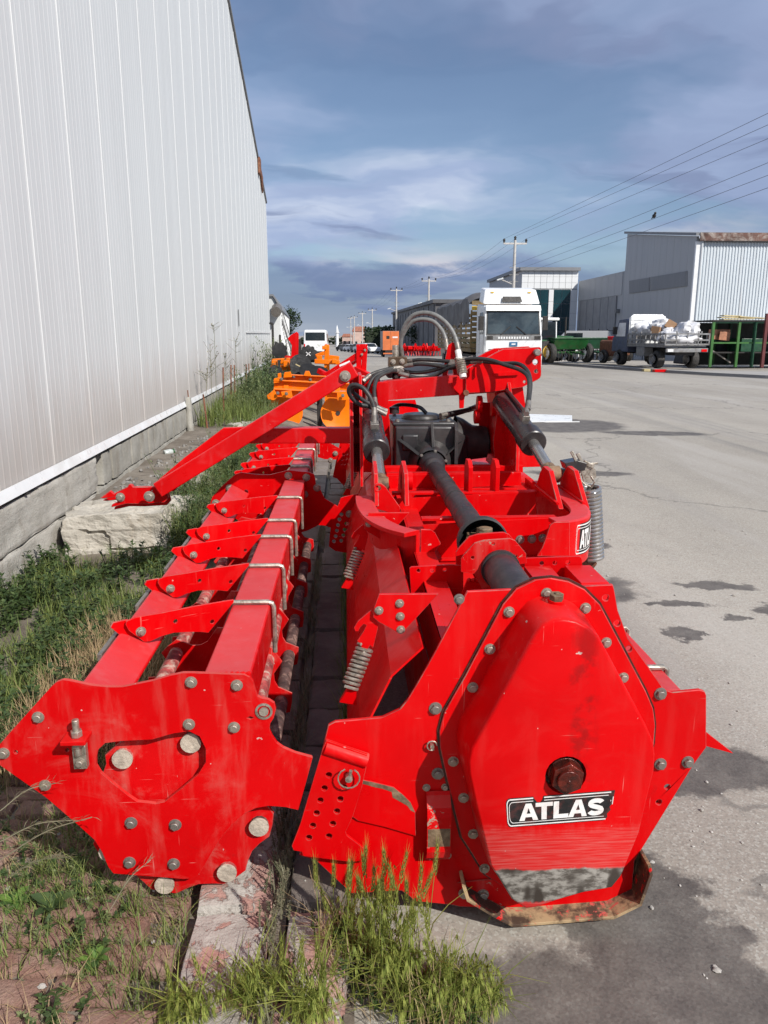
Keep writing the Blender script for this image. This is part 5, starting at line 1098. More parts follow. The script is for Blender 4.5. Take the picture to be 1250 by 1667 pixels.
tag(MB().tube(spline([atZ(300, 800, .36), atZ(345, 770, .36), atZ(385, 722, .37), atZ(410, 690, .38), atZ(430, 668, .38)], 8), .022, 8).build('pipe', M['steel_grey']), 'grey pipe lying along the terrace edge above the weeds', 'pipe')
tag(MB().box((3.55, 15.05, .004), (4.62, 15.1, .02)).prism([(3.4, 14.95, .012), (4.50, 15.15, .012), (4.80, 16.2, .012), (3.9, 16.55, .012)], (0, 0, .012)).build('flat_sheet', M['white']), 'pale flat sheet lying on the wet patch of the road', 'sheet')
# ---------------------------------------------------------------- plants
def blade(m, p, h, lean, az, w, seg=3, droop=1.0):
    d = Vector((math.cos(az), math.sin(az), 0)); s_ = Vector((-d.y, d.x, 0)); vs = []; q = Vector(p)
    for i in range(seg + 1):
        t = i / seg; c = q + d * (lean * t * t * h) + Vector((0, 0, h * (t - .28 * droop * lean * t * t))); ww = w * (1 - t ** 1.5) + .0003
        vs += [c - s_ * ww, c + s_ * ww]
    m.add(vs, [(2 * i, 2 * i + 1, 2 * i + 3, 2 * i + 2) for i in range(seg)], 0, True)
    return c
def leaf_at(m, p, d, L, w, up=.3, mi=0):
    d = Vector(d).normalized(); s_ = d.cross(Vector((0, 0, 1)));
    if s_.length < .01: s_ = Vector((1, 0, 0))
    s_.normalize(); n = s_.cross(d); a = Vector(p); b = a + d * L * .5 + n * L * .10; c = a + d * L + n * L * (.05 - up * .2)
    m.add([a, b - s_ * w, b + s_ * w, c], [(0, 1, 2), (1, 3, 2)], mi, True)
def spread(n, fx): 
    out = []
    while len(out) < n:
        p = fx()
        if p: out.append(p)
    return out
def gzv(x, y): return vz(x, y) if x < -.44 else (.095 if x < -.02 else 0.0)
# thin grass over the verge
def grass_patch(name, n, fx, h0, h1, mat, w=.0022, lean=.7):
    m = MB()
    for x, y in spread(n, fx):
        z = gzv(x, y) - .01; k = rnd.randint(2, 4)
        for j in range(k): blade(m, (x + rnd.gauss(0, .012), y + rnd.gauss(0, .012), z), rnd.uniform(h0, h1), rnd.uniform(.1, lean), rnd.uniform(0, 6.3), w * rnd.uniform(.6, 1.3))
    return tag(m.build(name, mat, recalc=False), kind='stuff')
def dens(x, y, s, t): return fbm(x * s, y * s, 5.0, 3) > t
def near_l():
    x, y = rnd.uniform(-1.9, -.47), rnd.uniform(1.15, 3.0)
    if not dens(x, y, 2.0, -.10): return None
    return x, y
grass_patch('grass', 3000, near_l, .03, .13, M['grass'], .0016, .9)
def near_s():
    x, y = rnd.uniform(-1.9, -.47), rnd.uniform(1.15, 3.2)
    return (x, y) if dens(x + 3, y, 2.4, .0) else None
grass_patch('dry_grass', 1100, near_s, .02, .11, M['straw'], .0013, 1.1)
def mid_l():
    y = rnd.uniform(2.5, 5.5); x = rnd.uniform(-2.2, -.76)
    return (x, y) if dens(x, y, 1.2, -.1) else None
grass_patch('grass', 3000, mid_l, .05, .20, M['grass'], .0028, .8)
grass_patch('dry_grass', 1900, lambda: (rnd.uniform(-1.35, -.85), rnd.uniform(2.6, 4.0)), .10, .26, M['straw'], .0024, .7)
def kj():
    x, y = (-.209 + rnd.gauss(0, .012), rnd.uniform(1.3, 6.5)); return (x, y) if dens(0, y, 2.6, -.15) else None
grass_patch('grass', 420, kj, .03, .13, M['grey_weed'], .0012, .9)
grass_patch('grass', 500, lambda: (-.01 + rnd.gauss(0, .012), rnd.uniform(2.4, 8)), .05, .22, M['grass'], .0018, .6)
# leafy weeds: stems with many small leaves
def weeds(name, n, fx, h0, h1, mat, L=.035, w=.009, per=26, wob=.12, kind='stuff', zf=gzv):
    m = MB()
    for x, y in spread(n, fx):
        z = zf(x, y); h = rnd.uniform(h0, h1); az = rnd.uniform(0, 6.3); ln = rnd.uniform(0, wob * 2.5)
        m.tube([(x, y, z), (x + ln * .4 * math.cos(az) * h, y + ln * .4 * math.sin(az) * h, z + h * .5), (x + ln * math.cos(az) * h, y + ln * math.sin(az) * h, z + h)], [.0035, .0028, .001], 4, caps=False)
        for j in range(per):
            t = rnd.uniform(.10, 1.0); a = rnd.uniform(0, 6.3); p = (x + ln * t * t * math.cos(az) * h, y + ln * t * t * math.sin(az) * h, z + h * t)
            leaf_at(m, p, (math.cos(a), math.sin(a), rnd.uniform(-.1, .9)), L * rnd.uniform(.6, 1.4) * (1.15 - .4 * t), w * rnd.uniform(.7, 1.3), rnd.uniform(-.2, .8))
    o = m.build(name, mat, recalc=False)
    return tag(o, kind=kind) if kind else o
def wallside():
    y = rnd.uniform(2.6, 5.45); x = rnd.uniform(-2.15, -.95)
    return (x, y) if dens(x, y, 1.3, -.12) else None
weeds('weeds', 430, wallside, .07, .24, M['weed'], .04, .010, 26)
def slope():
    y = rnd.uniform(5.5, 13); x = rnd.uniform(-1.32, -.80)
    return (x, y) if y < 9.5 or x < -1.12 else None
weeds('weeds', 900, slope, .14, .42, M['weed_light'], .045, .0045, 30)
weeds('weeds', 420, lambda: (rnd.uniform(-1.28, -.85), rnd.uniform(5.5, 10)), .22, .48, M['weed'], .05, .006, 34)
grass_patch('grass', 4200, slope, .12, .42, M['grass'], .0035, .6)
def far_l():
    y = rnd.uniform(12, 24); x = rnd.uniform(wallx(y) + .1, -1.1)
    return x, y
weeds('weeds', 620, lambda: (rnd.uniform(-2.0, -1.25), rnd.uniform(14.5, 28)), .3, .75, M['weed'], .10, .014, 34)
weeds('weeds', 420, lambda: (rnd.uniform(-2.0, -1.25), rnd.uniform(13.0, 28)), .3, .85, M['weed_light'], .09, .008, 34)
grass_patch('grass', 1800, far_l, .2, .5, M['grass'], .006, .5)
# named plants
def bush(x, y, h, n, label, mat, L, w, per, r, name='weed_bush', cat='bush', zb=None):
    P = [(rnd.gauss(x, r), rnd.gauss(y, r)) for _ in range(n)]; it = iter(P)
    o = weeds(name, n, lambda: next(it), h * .55, h, mat, L, w, per, .22, None)
    return tag(o, label, cat)
bush(-1.36, 6.62, .52, 60, 'feathery green weed bush growing between the boulders and the roller', M['weed_light'], .06, .0040, 46, .10)
bush(-1.22, 7.5, .48, 50, 'darker feathery weed bush just behind the boulders', M['weed'], .06, .0045, 42, .12)
bush(-1.25, 9.4, .55, 60, 'tall weed bush below the diagonal red lift arm', M['weed_light'], .07, .005, 40, .16)
bush(-1.65, 17.5, .95, 50, 'tall leafy weed clump beside the orange harrow', M['weed'], .10, .012, 46, .24)
bush(-2.0, 23.0, 1.35, 60, 'tallest weed clump, at the far end of the white wall', M['weed_light'], .12, .012, 46, .3)
def rosette(px_, py_, Z, n, L, w, label, mat, up=.5):
    p = atZ(px_, py_, Z); m = MB()
    for k in range(n):
        a = k * 2.4 + rnd.uniform(-.3, .3); e = up * rnd.uniform(.4, 1.5); d = Vector((math.cos(a), math.sin(a), e)).normalized(); LL = L * rnd.uniform(.7, 1.2); s_ = d.cross(Vector((0, 0, 1))).normalized(); n_ = s_.cross(d)
        vs = []
        for i, (t, ww) in enumerate(((0, .15), (.25, .6), (.55, 1), (.8, .7), (1, .02))):
            c = p + d * LL * t - Vector((0, 0, LL * .35 * t * t)); vs += [c - s_ * w * ww + n_ * w * .3 * ww, c, c + s_ * w * ww + n_ * w * .3 * ww]
        m.add(vs, [q for i in range(4) for q in ((3 * i, 3 * i + 1, 3 * i + 4, 3 * i + 3), (3 * i + 1, 3 * i + 2, 3 * i + 5, 3 * i + 4))], 0, True)
    return tag(m.build('broadleaf_weed', mat, recalc=False), label, 'weed', 'broad-leaved weeds in the paving')
rosette(86, 1480, .10, 11, .085, .017, 'dark broad-leaved weed rising from the pavers below the roller plate', M['weed'], 1.3)
rosette(156, 1562, .10, 12, .058, .010, 'bright green broad-leaved rosette among the red pavers', M['broad'], .8)
rosette(254, 905, .10, 12, .15, .016, 'bright long-leaved weed in front of the flat-topped boulder', M['broad'], 1.5)
rosette(22, 1470, .10, 9, .06, .014, 'broad-leaved weed at the left picture edge below the roller', M['broad'], .6)
rosette(170, 1440, .10, 8, .05, .010, 'small broad-leaved weed under the roller plate corner', M['weed'], .8)
# feathery dry stalks leaning over the pavers
m = MB()
for (x0, y0, x1, y1) in ((0, 1400, 150, 1330), (0, 1370, 120, 1335), (0, 1320, 90, 1275), (10, 1430, 110, 1395), (180, 1480, 245, 1400)):
    a = atY(x0, y0, 1.80); b_ = atY(x1, y1, 1.88); P_ = spline([a, a.lerp(b_, .5) + Vector((0, 0, .02)), b_], 8); m.tube(P_, .0014, 4)
    for k in range(30):
        i = rnd.randrange(2, len(P_)); d = (b_ - a).normalized(); leaf_at(m, P_[i], d + Vector((rnd.uniform(-.6, .6), rnd.uniform(-.6, .6), rnd.uniform(-.7, .7))), .03, .0012)
tag(m.build('feathery_stalks', M['grey_weed'], recalc=False), kind='stuff')
# wall barley and brome growing out of the kerb joint
def barley(pos, label, n, h0, h1, r, brome=0, name='barley_clump'):
    m = MB(); cx_, cy_ = pos
    for k in range(n):
        x, y = rnd.gauss(cx_, r), rnd.gauss(cy_, r * .6); z = gzv(x, y) - .01; h = rnd.uniform(h0, h1); az = rnd.uniform(0, 6.3); ln = rnd.uniform(.02, .22)
        tip = Vector((x + ln * h * math.cos(az), y + ln * h * math.sin(az), z + h)); mid = Vector((x + ln * .3 * h * math.cos(az), y + ln * .3 * h * math.sin(az), z + h * .55))
        P_ = spline([(x, y, z), mid, tip], 5); m.tube(P_, .0011, 4, caps=False)
        for j in range(3): blade(m, P_[rnd.randrange(0, 5)], rnd.uniform(.08, .16), rnd.uniform(.5, 1.4), rnd.uniform(0, 6.3), .0022)
        d = (P_[-1] - P_[-3]).normalized(); s_ = d.orthogonal().normalized(); s2 = d.cross(s_)
        if k >= brome:                                   # upright bearded ear
            L = rnd.uniform(.06, .085)
            for j in range(34):
                t = j / 34; a = j * 2.4; o_ = (s_ * math.cos(a) + s2 * math.sin(a)); q = P_[-1] + d * L * t + o_ * .0045 * (1 - t * .5)
                m.add([q - d.cross(o_) * .0026, q + d.cross(o_) * .0026, q + d * .014 + o_ * .004], [(0, 1, 2)], 0)
                e = q + d * rnd.uniform(.035, .05) + o_ * .009; sd = d.cross(o_) * .0006
                m.add([q - sd, q + sd, e], [(0, 1, 2)], 0)
        else:                                            # nodding panicle
            for j in range(16):
                t = rnd.uniform(.55, 1.0); q = P_[min(len(P_) - 1, int(t * (len(P_) - 1)))]; a = rnd.uniform(0, 6.3); o_ = Vector((math.cos(a), math.sin(a), 0))
                e1 = q + o_ * rnd.uniform(.015, .05) + Vector((0, 0, rnd.uniform(.0, .02))); e2 = e1 + o_ * .012 + Vector((0, 0, -rnd.uniform(.02, .04)))
                sd = o_.cross(Vector((0, 0, 1))); m.add([q, q + sd * .0006, e1 + sd * .0006, e1], [(0, 1, 2, 3)], 0)
                for u in (-.35, 0, .35): m.add([e1 - sd * .002, e1 + sd * .002, e2 + sd * u * .02 + Vector((0, 0, -.004))], [(0, 1, 2)], 0)
    return tag(m.build(name, M['barley'], recalc=False), label, 'grass clump', 'wild barley clumps along the kerb')
q = atZ(640, 1590, .05); barley((q.x, q.y), 'largest clump of green wild barley before the side plate, ears reaching the red paint', 50, .15, .37, .065, 16)
q = atZ(720, 1650, .0); barley((q.x, q.y), 'drooping barley clump on the asphalt side of the largest clump', 28, .08, .18, .05, 24)
q = atZ(775, 1640, .0); barley((q.x, q.y), 'rightmost drooping barley clump, leaning over the wet asphalt', 18, .07, .16, .035, 36)
q = atZ(420, 1640, .09); barley((q.x, q.y), 'low barley tuft between the two kerb stones at the bottom edge', 20, .05, .13, .035, 16)
q = atZ(500, 1655, .09); barley((q.x, q.y), 'small barley tuft at the bottom edge right of the kerb joint', 16, .05, .14, .03, 12)
q = atZ(575, 1560, .06); barley((q.x, q.y), 'sparse barley stems left of the largest clump, in the kerb joint', 14, .08, .20, .030, 4)
q = atZ(300, 1660, .09); barley((q.x, q.y), 'barley tuft beside the red kerb stone in the bottom left corner', 12, .04, .09, .03, 10)
for (cx_, cy_, r_) in ((640, 1600, .07), (720, 1650, .05), (560, 1560, .04)):
    q = atZ(cx_, cy_, .05); qx, qy = q.x, q.y
    grass_patch('dry_grass', 46, lambda: (rnd.gauss(qx, r_), rnd.gauss(qy, r_ * .6)), .06, .20, M['straw'], .0011, .8)
    weeds('weeds', 26, lambda: (rnd.gauss(qx, r_), rnd.gauss(qy, r_ * .6)), .03, .09, M['weed'], .020, .004, 16)
# dark little weeds in the joint beside the roller
def jw():
    x = -.209 + rnd.gauss(0, .018); y = rnd.uniform(1.45, 2.3); return x, y
weeds('weeds', 90, jw, .03, .10, M['grey_weed'], .010, .0022, 26)
weeds('weeds', 60, lambda: (rnd.gauss(.02, .05), rnd.uniform(1.68, 1.92)), .03, .09, M['grey_weed'], .010, .002, 24, zf=lambda x, y: .03)
weeds('weeds', 200, lambda: (rnd.uniform(-1.6, -.47), rnd.uniform(1.2, 2.6)), .015, .05, M['grey_weed'], .012, .002, 18)
def nw():
    x, y = rnd.uniform(-1.6, -.47), rnd.uniform(1.2, 3.0)
    return (x, y) if dens(x + 1, y, 2.6, .02) else None
weeds('weeds', 300, nw, .015, .07, M['weed_light'], .018, .0035, 20)
weeds('weeds', 220, nw, .02, .08, M['weed'], .022, .006, 16)
def scat(n, fx, mat, L, w): 
    m = MB()
    for x, y in spread(n, fx):
        a = rnd.uniform(0, 6.3); z = gzv(x, y) + .02; d = Vector((math.cos(a), math.sin(a), rnd.uniform(-.1, .4))); leaf_at(m, (x, y, z), d, L * rnd.uniform(.5, 1.4), w)
    tag(m.build('dry_litter', mat, recalc=False), kind='stuff')
scat(1300, lambda: (rnd.uniform(-1.7, -.46), rnd.uniform(1.15, 3.2)), M['straw'], .030, .0012)
# tall dry seed stalks standing against the wall
m = MB()
for (x, yb_, yt, Y) in ((352, 640, 528, 14.2), (345, 650, 560, 13.0), (366, 640, 575, 15.0), (385, 620, 555, 16.5), (335, 645, 590, 12.6)):
    a = atY(x, yb_, Y); b_ = atY(x + rnd.uniform(-6, 6), yt, Y); m.tube([a, a.lerp(b_, .5), b_], .005, 4)
    for k in range(14):
        t = rnd.uniform(.35, 1); p = a.lerp(b_, t); an = rnd.uniform(0, 6.3); d = Vector((math.cos(an), math.sin(an) * .4, rnd.uniform(.2, 1))); e = p + d * rnd.uniform(.05, .2)
        m.tube([p, e], .003, 3, caps=False); leaf_at(m, e, d, .05, .012)
tag(m.build('dry_seed_stalks', M['grey_weed'], recalc=False), kind='stuff')
# trees
def tree(c, h, r, label, n=1500, leafs=.28, trunk=.18, mat='tree', name='broadleaf_tree', zc=None):
    x, y, z = c; t = thing(name, label, 'tree', c)
    m = MB(); m.tube([(x, y, z), (x + .05, y, z + h * .35), (x, y + .05, z + h * .75)], [trunk, trunk * .7, trunk * .25], 8)
    for k in range(6):
        a = k * 1.05; m.tube([(x, y, z + h * (.3 + .06 * k)), (x + math.cos(a) * r * .5, y + math.sin(a) * r * .5, z + h * (.5 + .06 * k))], [trunk * .4, trunk * .1], 5)
    m.build('trunk', M['bark'], t)
    m = MB(); cl = [(rnd.gauss(0, r * .45), rnd.gauss(0, r * .45), h * rnd.uniform(.35, .92)) for _ in range(16)]
    for k in range(n):
        a, b_, zz = rnd.choice(cl); d = Vector((rnd.gauss(0, 1), rnd.gauss(0, 1), rnd.gauss(0, .8))).normalized() * (r * .42 * rnd.random() ** .4); p = Vector((x + a, y + b_, z + zz)) + d
        leaf_at(m, p, (rnd.uniform(-1, 1), rnd.uniform(-1, 1), rnd.uniform(-.5, .8)), leafs * rnd.uniform(.6, 1.3), leafs * .38)
    m.build('crown', M[mat], t, recalc=False); return t
tree((-8.2, 112, gz(112)), 6.2, 2.3, 'dark green tree behind the small white building on the left', 1600, .36)
tree((9.2, 100, gz(100)), 3.6, 1.7, 'dark bushy tree in front of the long grey warehouse', 1200, .3)
# ---------------------------------------------------------------- other machines in the row
def pxl(x, Y): return atY(x, 545, Y).x
def bars(l, mat, name, parent, bev=.004):
    m = MB()
    for a, b_, w_, h_ in l: m.bar(a, b_, w_, h_)
    return m.build(name, mat, parent, bev)
def disc(c, axis, r, mat, parent, name='disc', notched=False, dish=.14, n=28):
    axis = Vector(axis).normalized(); a = axis.cross(Vector((0, 0, 1))).normalized(); b_ = axis.cross(a); m = MB(); rings = []
    K = 5
    for s in (0, 1):
        for k in range(K + 1):
            t = k / K
            for i in range(n):
                rr = r * t
                if notched and k == K and i % 3 == 0: rr *= .86
                an = 2 * math.pi * i / n; rings.append(Vector(c) + (a * math.cos(an) + b_ * math.sin(an)) * max(rr, .001) + axis * (dish * r * (1 - t * t) + s * .008))
    fs = []
    for s in (0, 1):
        o = s * (K + 1) * n
        fs += [(o + k * n + i, o + k * n + (i + 1) % n, o + (k + 1) * n + (i + 1) % n, o + (k + 1) * n + i) for k in range(K) for i in range(n)]
    o1 = K * n; o2 = (2 * K + 1) * n; fs += [(o1 + i, o1 + (i + 1) % n, o2 + (i + 1) % n, o2 + i) for i in range(n)]
    return m.add(rings, fs, 0, True).build(name, mat, parent)
def U(x, y, Y): return atY(x, y, Y)
dpz = thing('disc_plough', 'orange disc plough with two big dished discs, right behind the red tiller', 'plough', (-.6, 13.6, .1))
Yd = 13.5
for (x, y) in ((464.5, 671), (550, 673)):
    c = U(x, y, Yd); dd = disc(c, (.16, -1, .10), .305, M['orange'], dpz, 'disc', dish=-.16)
    hb_ = MB(); hb_.cyl(c + Vector((0, .06, 0)), c + Vector((-.03, .30, -.02)), .06, n=14).bar(c + Vector((-.02, .22, 0)), c + Vector((.0, .42, .50)), .09, .07); hb_.build('disc_hub', M['orange'], dpz, .006)
    MB().cyl(c + Vector((0, .02, 0)), c + Vector((0, .06, 0)), .04, n=10).build('hub_cap', M['dark_iron'], dd)
def lipbeam(p0, p1, Y, dep, h):                          # folded beam: web with a lip above and below
    a = U(*p0, Y); b_ = U(*p1, Y); m = MB()
    m.bar(a, b_, dep * .35, h).bar(a + Vector((0, -dep * .3, h * .5)), b_ + Vector((0, -dep * .3, h * .5)), dep, .016).bar(a + Vector((0, -dep * .25, -h * .5)), b_ + Vector((0, -dep * .25, -h * .5)), dep * .8, .016)
    return m.build('frame_beam', M['orange'], dpz, .006)
lipbeam((462, 614), (531, 617), 14.4, .16, .10); lipbeam((446, 625), (536, 630), 13.9, .14, .14); lipbeam((446, 639), (497, 642), 13.4, .16, .13); lipbeam((532, 642), (572, 644), 13.4, .16, .10); lipbeam((540, 628), (600, 632), 14.0, .14, .12)
for l, Y in (([(434, 644), (446, 634), (452, 646), (446, 652), (436, 650)], 13.25), ([(457, 638), (474, 636), (476, 646), (460, 648)], 13.15), ([(548, 638), (566, 637), (569, 651), (549, 652)], 13.1), ([(463, 606), (473, 605), (475, 614), (461, 615)], 14.2), ([(494, 612), (497, 604), (503, 604), (507, 613)], 14.25), ([(446, 616), (457, 614), (458, 622), (445, 624)], 13.8), ([(452, 608), (457, 607), (458, 616), (452, 616)], 14.1)):
    MB().plate(pts(l, Y), Y, .06).build('bracket', M['orange'], dpz, .006)
for l, Y in (([(470, 648), (486, 650), (478, 662), (470, 660)], 13.5), ([(556, 652), (572, 652), (566, 664)], 13.5)): MB().plate(pts(l, Y), Y + .2, .05).build('shank', M['orange'], dpz, .006)
for (x, y, Y) in ((458, 617, 13.78), (478, 613, 14.3), (505, 618, 14.3), (452, 640, 13.2), (466, 641, 13.1), (558, 644, 13.05), (489, 640, 13.3), (515, 626, 13.8)): bolt_at(U(x, y, Y), .024, dpz, BOLT_D)
c = U(520, 640, 14.2); MB().bar(c, (c.x, 14.2, .05), .10, .10).build('stand', M['dark_iron'], dpz, .01)
hz_ = thing('disc_harrow', 'orange disc harrow carrying black discs, behind the disc plough', 'harrow', (-.9, 18, .1))
for (x, y, Y, r, nt, ax) in ((490, 596, 17.2, .265, False, (.5, -1, .35)), (502, 577, 18.2, .215, True, (.25, -1, .15)), (503, 604, 16.8, .22, False, (.3, -1, 1.1)), (518, 607, 16.5, .24, False, (.2, -1, 1.5)), (448, 612, 16.9, .24, True, (.6, -1, .2))):
    disc(U(x, y, Y), ax, r, M['matt_black'], hz_, 'disc', nt, .10, 30)
p = U(502, 576, 18.0); MB().bar(p + Vector((-.05, -.05, -.04)), p + Vector((.05, -.05, .04)), .016, .016).bar(p + Vector((-.05, -.05, .04)), p + Vector((.05, -.05, -.04)), .016, .016).build('disc_mark', M['white'], hz_)
p = U(486, 595, 16.9); MB().bar(p + Vector((-.06, -.05, .03)), p + Vector((.06, -.05, -.03)), .02, .02).build('disc_clip', M['wood'], hz_)
for (p0, p1, Y, w_, h_) in (((443, 589), (472, 587), 18, .2, .13), ((441, 600), (474, 598), 17.5, .2, .13), ((512, 588), (553, 590), 17.6, .2, .10), ((514, 580), (532, 573), 18, .10, .09), ((532, 590), (532, 561), 17.6, .16, .11), ((536, 582), (552, 584), 18.5, .16, .12)):
    MB().bar(U(*p0, Y), U(*p1, Y), w_, h_).build('frame_beam', M['orange'], hz_, .014)
for (x, y, Y, sx, sz) in ((447, 594, 17.4, .12, .2), (520, 583, 17.6, .12, .12), (544, 588, 17.4, .10, .10), (466, 592, 17.4, .12, .14), (528, 566, 17.5, .10, .08)): MB().obox(U(x, y, Y), (sx, .16, sz)).build('bracket', M['orange'], hz_, .014)
bars([(U(454, 586, 17.3), U(455, 618, 17.3), .06, .06)], M['dark_iron'], 'shank', hz_)
c = U(532, 592, 17.6); MB().bar(c, (c.x, 17.6, .08), .12, .12).build('stand', M['orange'], hz_); c = U(452, 602, 17.6); MB().bar(c, (c.x, 17.6, .08), .12, .12).build('stand', M['orange'], hz_)
hw = thing('towing_frame', 'red triangular hitch frame with a white label, rising right of the orange harrow', 'hitch', (.1, 15.6, 0))
for (p0, p1, Y0_, Y1_, w_, h_) in (((518, 603), (552, 622), 15.8, 15.6, .10, .10), ((530, 612), (592, 572), 15.6, 15.4, .09, .11), ((548, 606), (590, 580), 15.9, 15.7, .08, .10), ((584, 568), (584, 606), 15.4, 15.4, .09, .10), ((594, 566), (592, 604), 15.4, 15.4, .10, .10), ((532, 616), (602, 612), 15.5, 15.3, .12, .12), ((578, 600), (602, 612), 15.4, 15.2, .12, .10), ((580, 566), (598, 565), 15.4, 15.4, .10, .12)):
    MB().bar(U(*p0, Y0_), U(*p1, Y1_), w_, h_).build('frame_bar', M['red'], hw, .010)
MB().plate(pts([(524, 606), (556, 604), (560, 618), (534, 622)], 15.55), 15.55, .03).build('gusset', M['red'], hw, .004)
MB().prism([U(x, y, 15.33) for x, y in ((552, 594), (569, 587), (570, 590), (553, 597))], (0, .01, 0)).build('label_strip', M['white'], hw)
MB().plate(pts([(583, 612), (606, 611), (604, 616), (584, 618)], 15.2), 15.2, .03).build('label_strip', M['white'], hw)
c = U(592, 612, 15.3); MB().bar(c, (c.x, 15.3, 0), .08, .08).build('stand', M['red'], hw)
for (x, y) in ((589, 577), (594, 570), (584, 605)): bolt_at(U(x, y, 15.33), .02, hw)
pg = thing('upright_plough', 'tall red folded plough leg with a black notched disc, beside the white minibus', 'plough', (-1.6, 22, .1))
MB().plate(pts([(468, 551), (474, 545), (483, 540), (486, 543), (485, 586), (473, 588), (475, 562)], 22), 22, .10).build('beam', M['red'], pg, .01)
MB().plate(pts([(484, 554), (490, 550), (491, 584), (486, 586)], 22.1), 22.1, .08).build('beam', M['dark_iron'], pg, .01)
disc(U(455, 571, 21.5), (.5, -1, .1), .24, M['matt_black'], pg, 'disc', True, .1, 24)
c = U(479, 584, 22); MB().bar(c, (c.x, 22, .1), .16, .16).bar(U(457, 575, 21.6), (U(457, 575, 21.6).x, 21.6, .1), .06, .06).bar(U(457, 580, 21.8), U(479, 582, 22), .07, .07).build('stand', M['red'], pg)
for k, (x, yt, lb) in enumerate(((444, 527, 'dark bent pipe standing at the far end of the white wall'), (449, 556, 'short dark post left of the red folded plough'), (456, 545, 'dark post touching the black notched disc'))):
    Y = 23.6 + k * .8; t0 = U(x, yt, Y); m = MB(); m.tube([(t0.x - .02, Y, .1), (t0.x - .01, Y, t0.z - .03), (t0.x, Y, t0.z)] + ([(t0.x - .1, Y, t0.z + .02)] if k == 0 else []), .035, 8)
    tag(m.build('dark_post', M['dark_iron']), lb, 'post')
# ---------------------------------------------------------------- far left: small building, minibus
sb_ = thing('small_building', 'small white ribbed building with outside stair beyond the white hall', 'building', (-3.6, 34, 0))
MB().prism([(-10, 33.5, -.2), (-2.72, 33.5, -.2), (-2.72, 33.5, 2.70), (-3.02, 33.5, 3.25), (-10, 33.5, 3.35)], (-.9, 18, 0)).build('wall', M['clad_white'], sb_)
for k in range(14): MB().box((-2.76 - .05 * k * 1.25, 33.7 + k * 1.25, -.1), (-2.70 - .05 * k * 1.25, 33.78 + k * 1.25, 2.68)).build('rib', M['white'], sb_)
MB().prism([(-10, 33.4, 3.35), (-3.0, 33.4, 3.25), (-2.66, 33.4, 2.68), (-2.66, 33.4, 2.76), (-2.98, 33.4, 3.33), (-10, 33.4, 3.43)], (-.92, 18.3, 0)).build('roof', M['clad_dark'], sb_)
st_ = MB(); st_.bar((-2.70, 34.0, 2.3), (-3.2, 48, .4), .05, .10).bar((-2.68, 34.0, 2.7), (-3.15, 48, .9), .03, .03)
for k in range(12): st_.bar((-2.72 - k * .035, 34.5 + k * 1.1, 2.25 - k * .15), (-2.71 - k * .035, 34.5 + k * 1.1, 2.68 - k * .15), .02, .02)
st_.build('stair', M['steel_grey'], sb_); MB().cyl((-2.85, 33.4, 2.75), (-2.85, 32.9, 2.6), .22, n=12).build('duct', M['zinc_dull'], sb_)
def vehicle_wheels(par, l, r, w_, tyre='tyre', rim='steel_grey'):
    for x, y, z in l:
        t = MB().lathe((x - w_ / 2, y, z), (1, 0, 0), [(0, r * .6), (0, r * .93), (w_ * .15, r), (w_ * .85, r), (w_, r * .93), (w_, r * .6)], 22).build('wheel', M[tyre], par, local=True)
        MB().lathe((x - w_ * .5, y, z), (1, 0, 0), [(0, .001), (-w_ * .35, r * .15), (-w_ * .35, r * .28), (-w_ * .1, r * .40), (-w_ * .48, r * .58), (-w_ * .48, r * .64)], 18).lathe((x + w_ * .5, y, z), (1, 0, 0), [(0, .001), (w_ * .05, r * .3), (-w_ * .1, r * .5), (0, r * .62)], 18).build('rim', M[rim], t, local=True)
mbv = thing('minibus', 'white minibus seen from the rear at the far end of the machine row', 'minibus', (-2.75, 72, gz(72)), local=True)
o = MB(); o.prism([(-1.05, 0, .35), (1.05, 0, .35), (1.05, 0, 1.3), (1.0, 0, 2.35), (.9, 0, 2.45), (-.9, 0, 2.45), (-1.0, 0, 2.35), (-1.05, 0, 1.3)], (0, 6, 0)); o.build('body', M['white'], mbv, .08, local=True, seg=3)
MB().box((-.88, -.03, 1.50), (.88, .02, 2.22)).build('rear_window', M['glass_dark'], mbv, .02, local=True)
for s in (-1, 1): MB().box((s * .98 - .06, -.03, .8), (s * .98 + .06, .03, 1.2)).build('tail_light', M['red'], mbv, .01, local=True)
MB().box((1.04, .4, 1.4), (1.058, 5.4, 2.1)).box((-1.058, .4, 1.4), (-1.04, 5.4, 2.1)).build('side_window', M['glass_dark'], mbv, local=True)
MB().box((-1.0, -.08, .35), (1.0, 0, .55)).build('bumper', M['dark_iron'], mbv, .02, local=True)
vehicle_wheels(mbv, [(-.9, 1.2, .34), (.9, 1.2, .34), (-.9, 4.8, .34), (.9, 4.8, .34)], .34, .22)
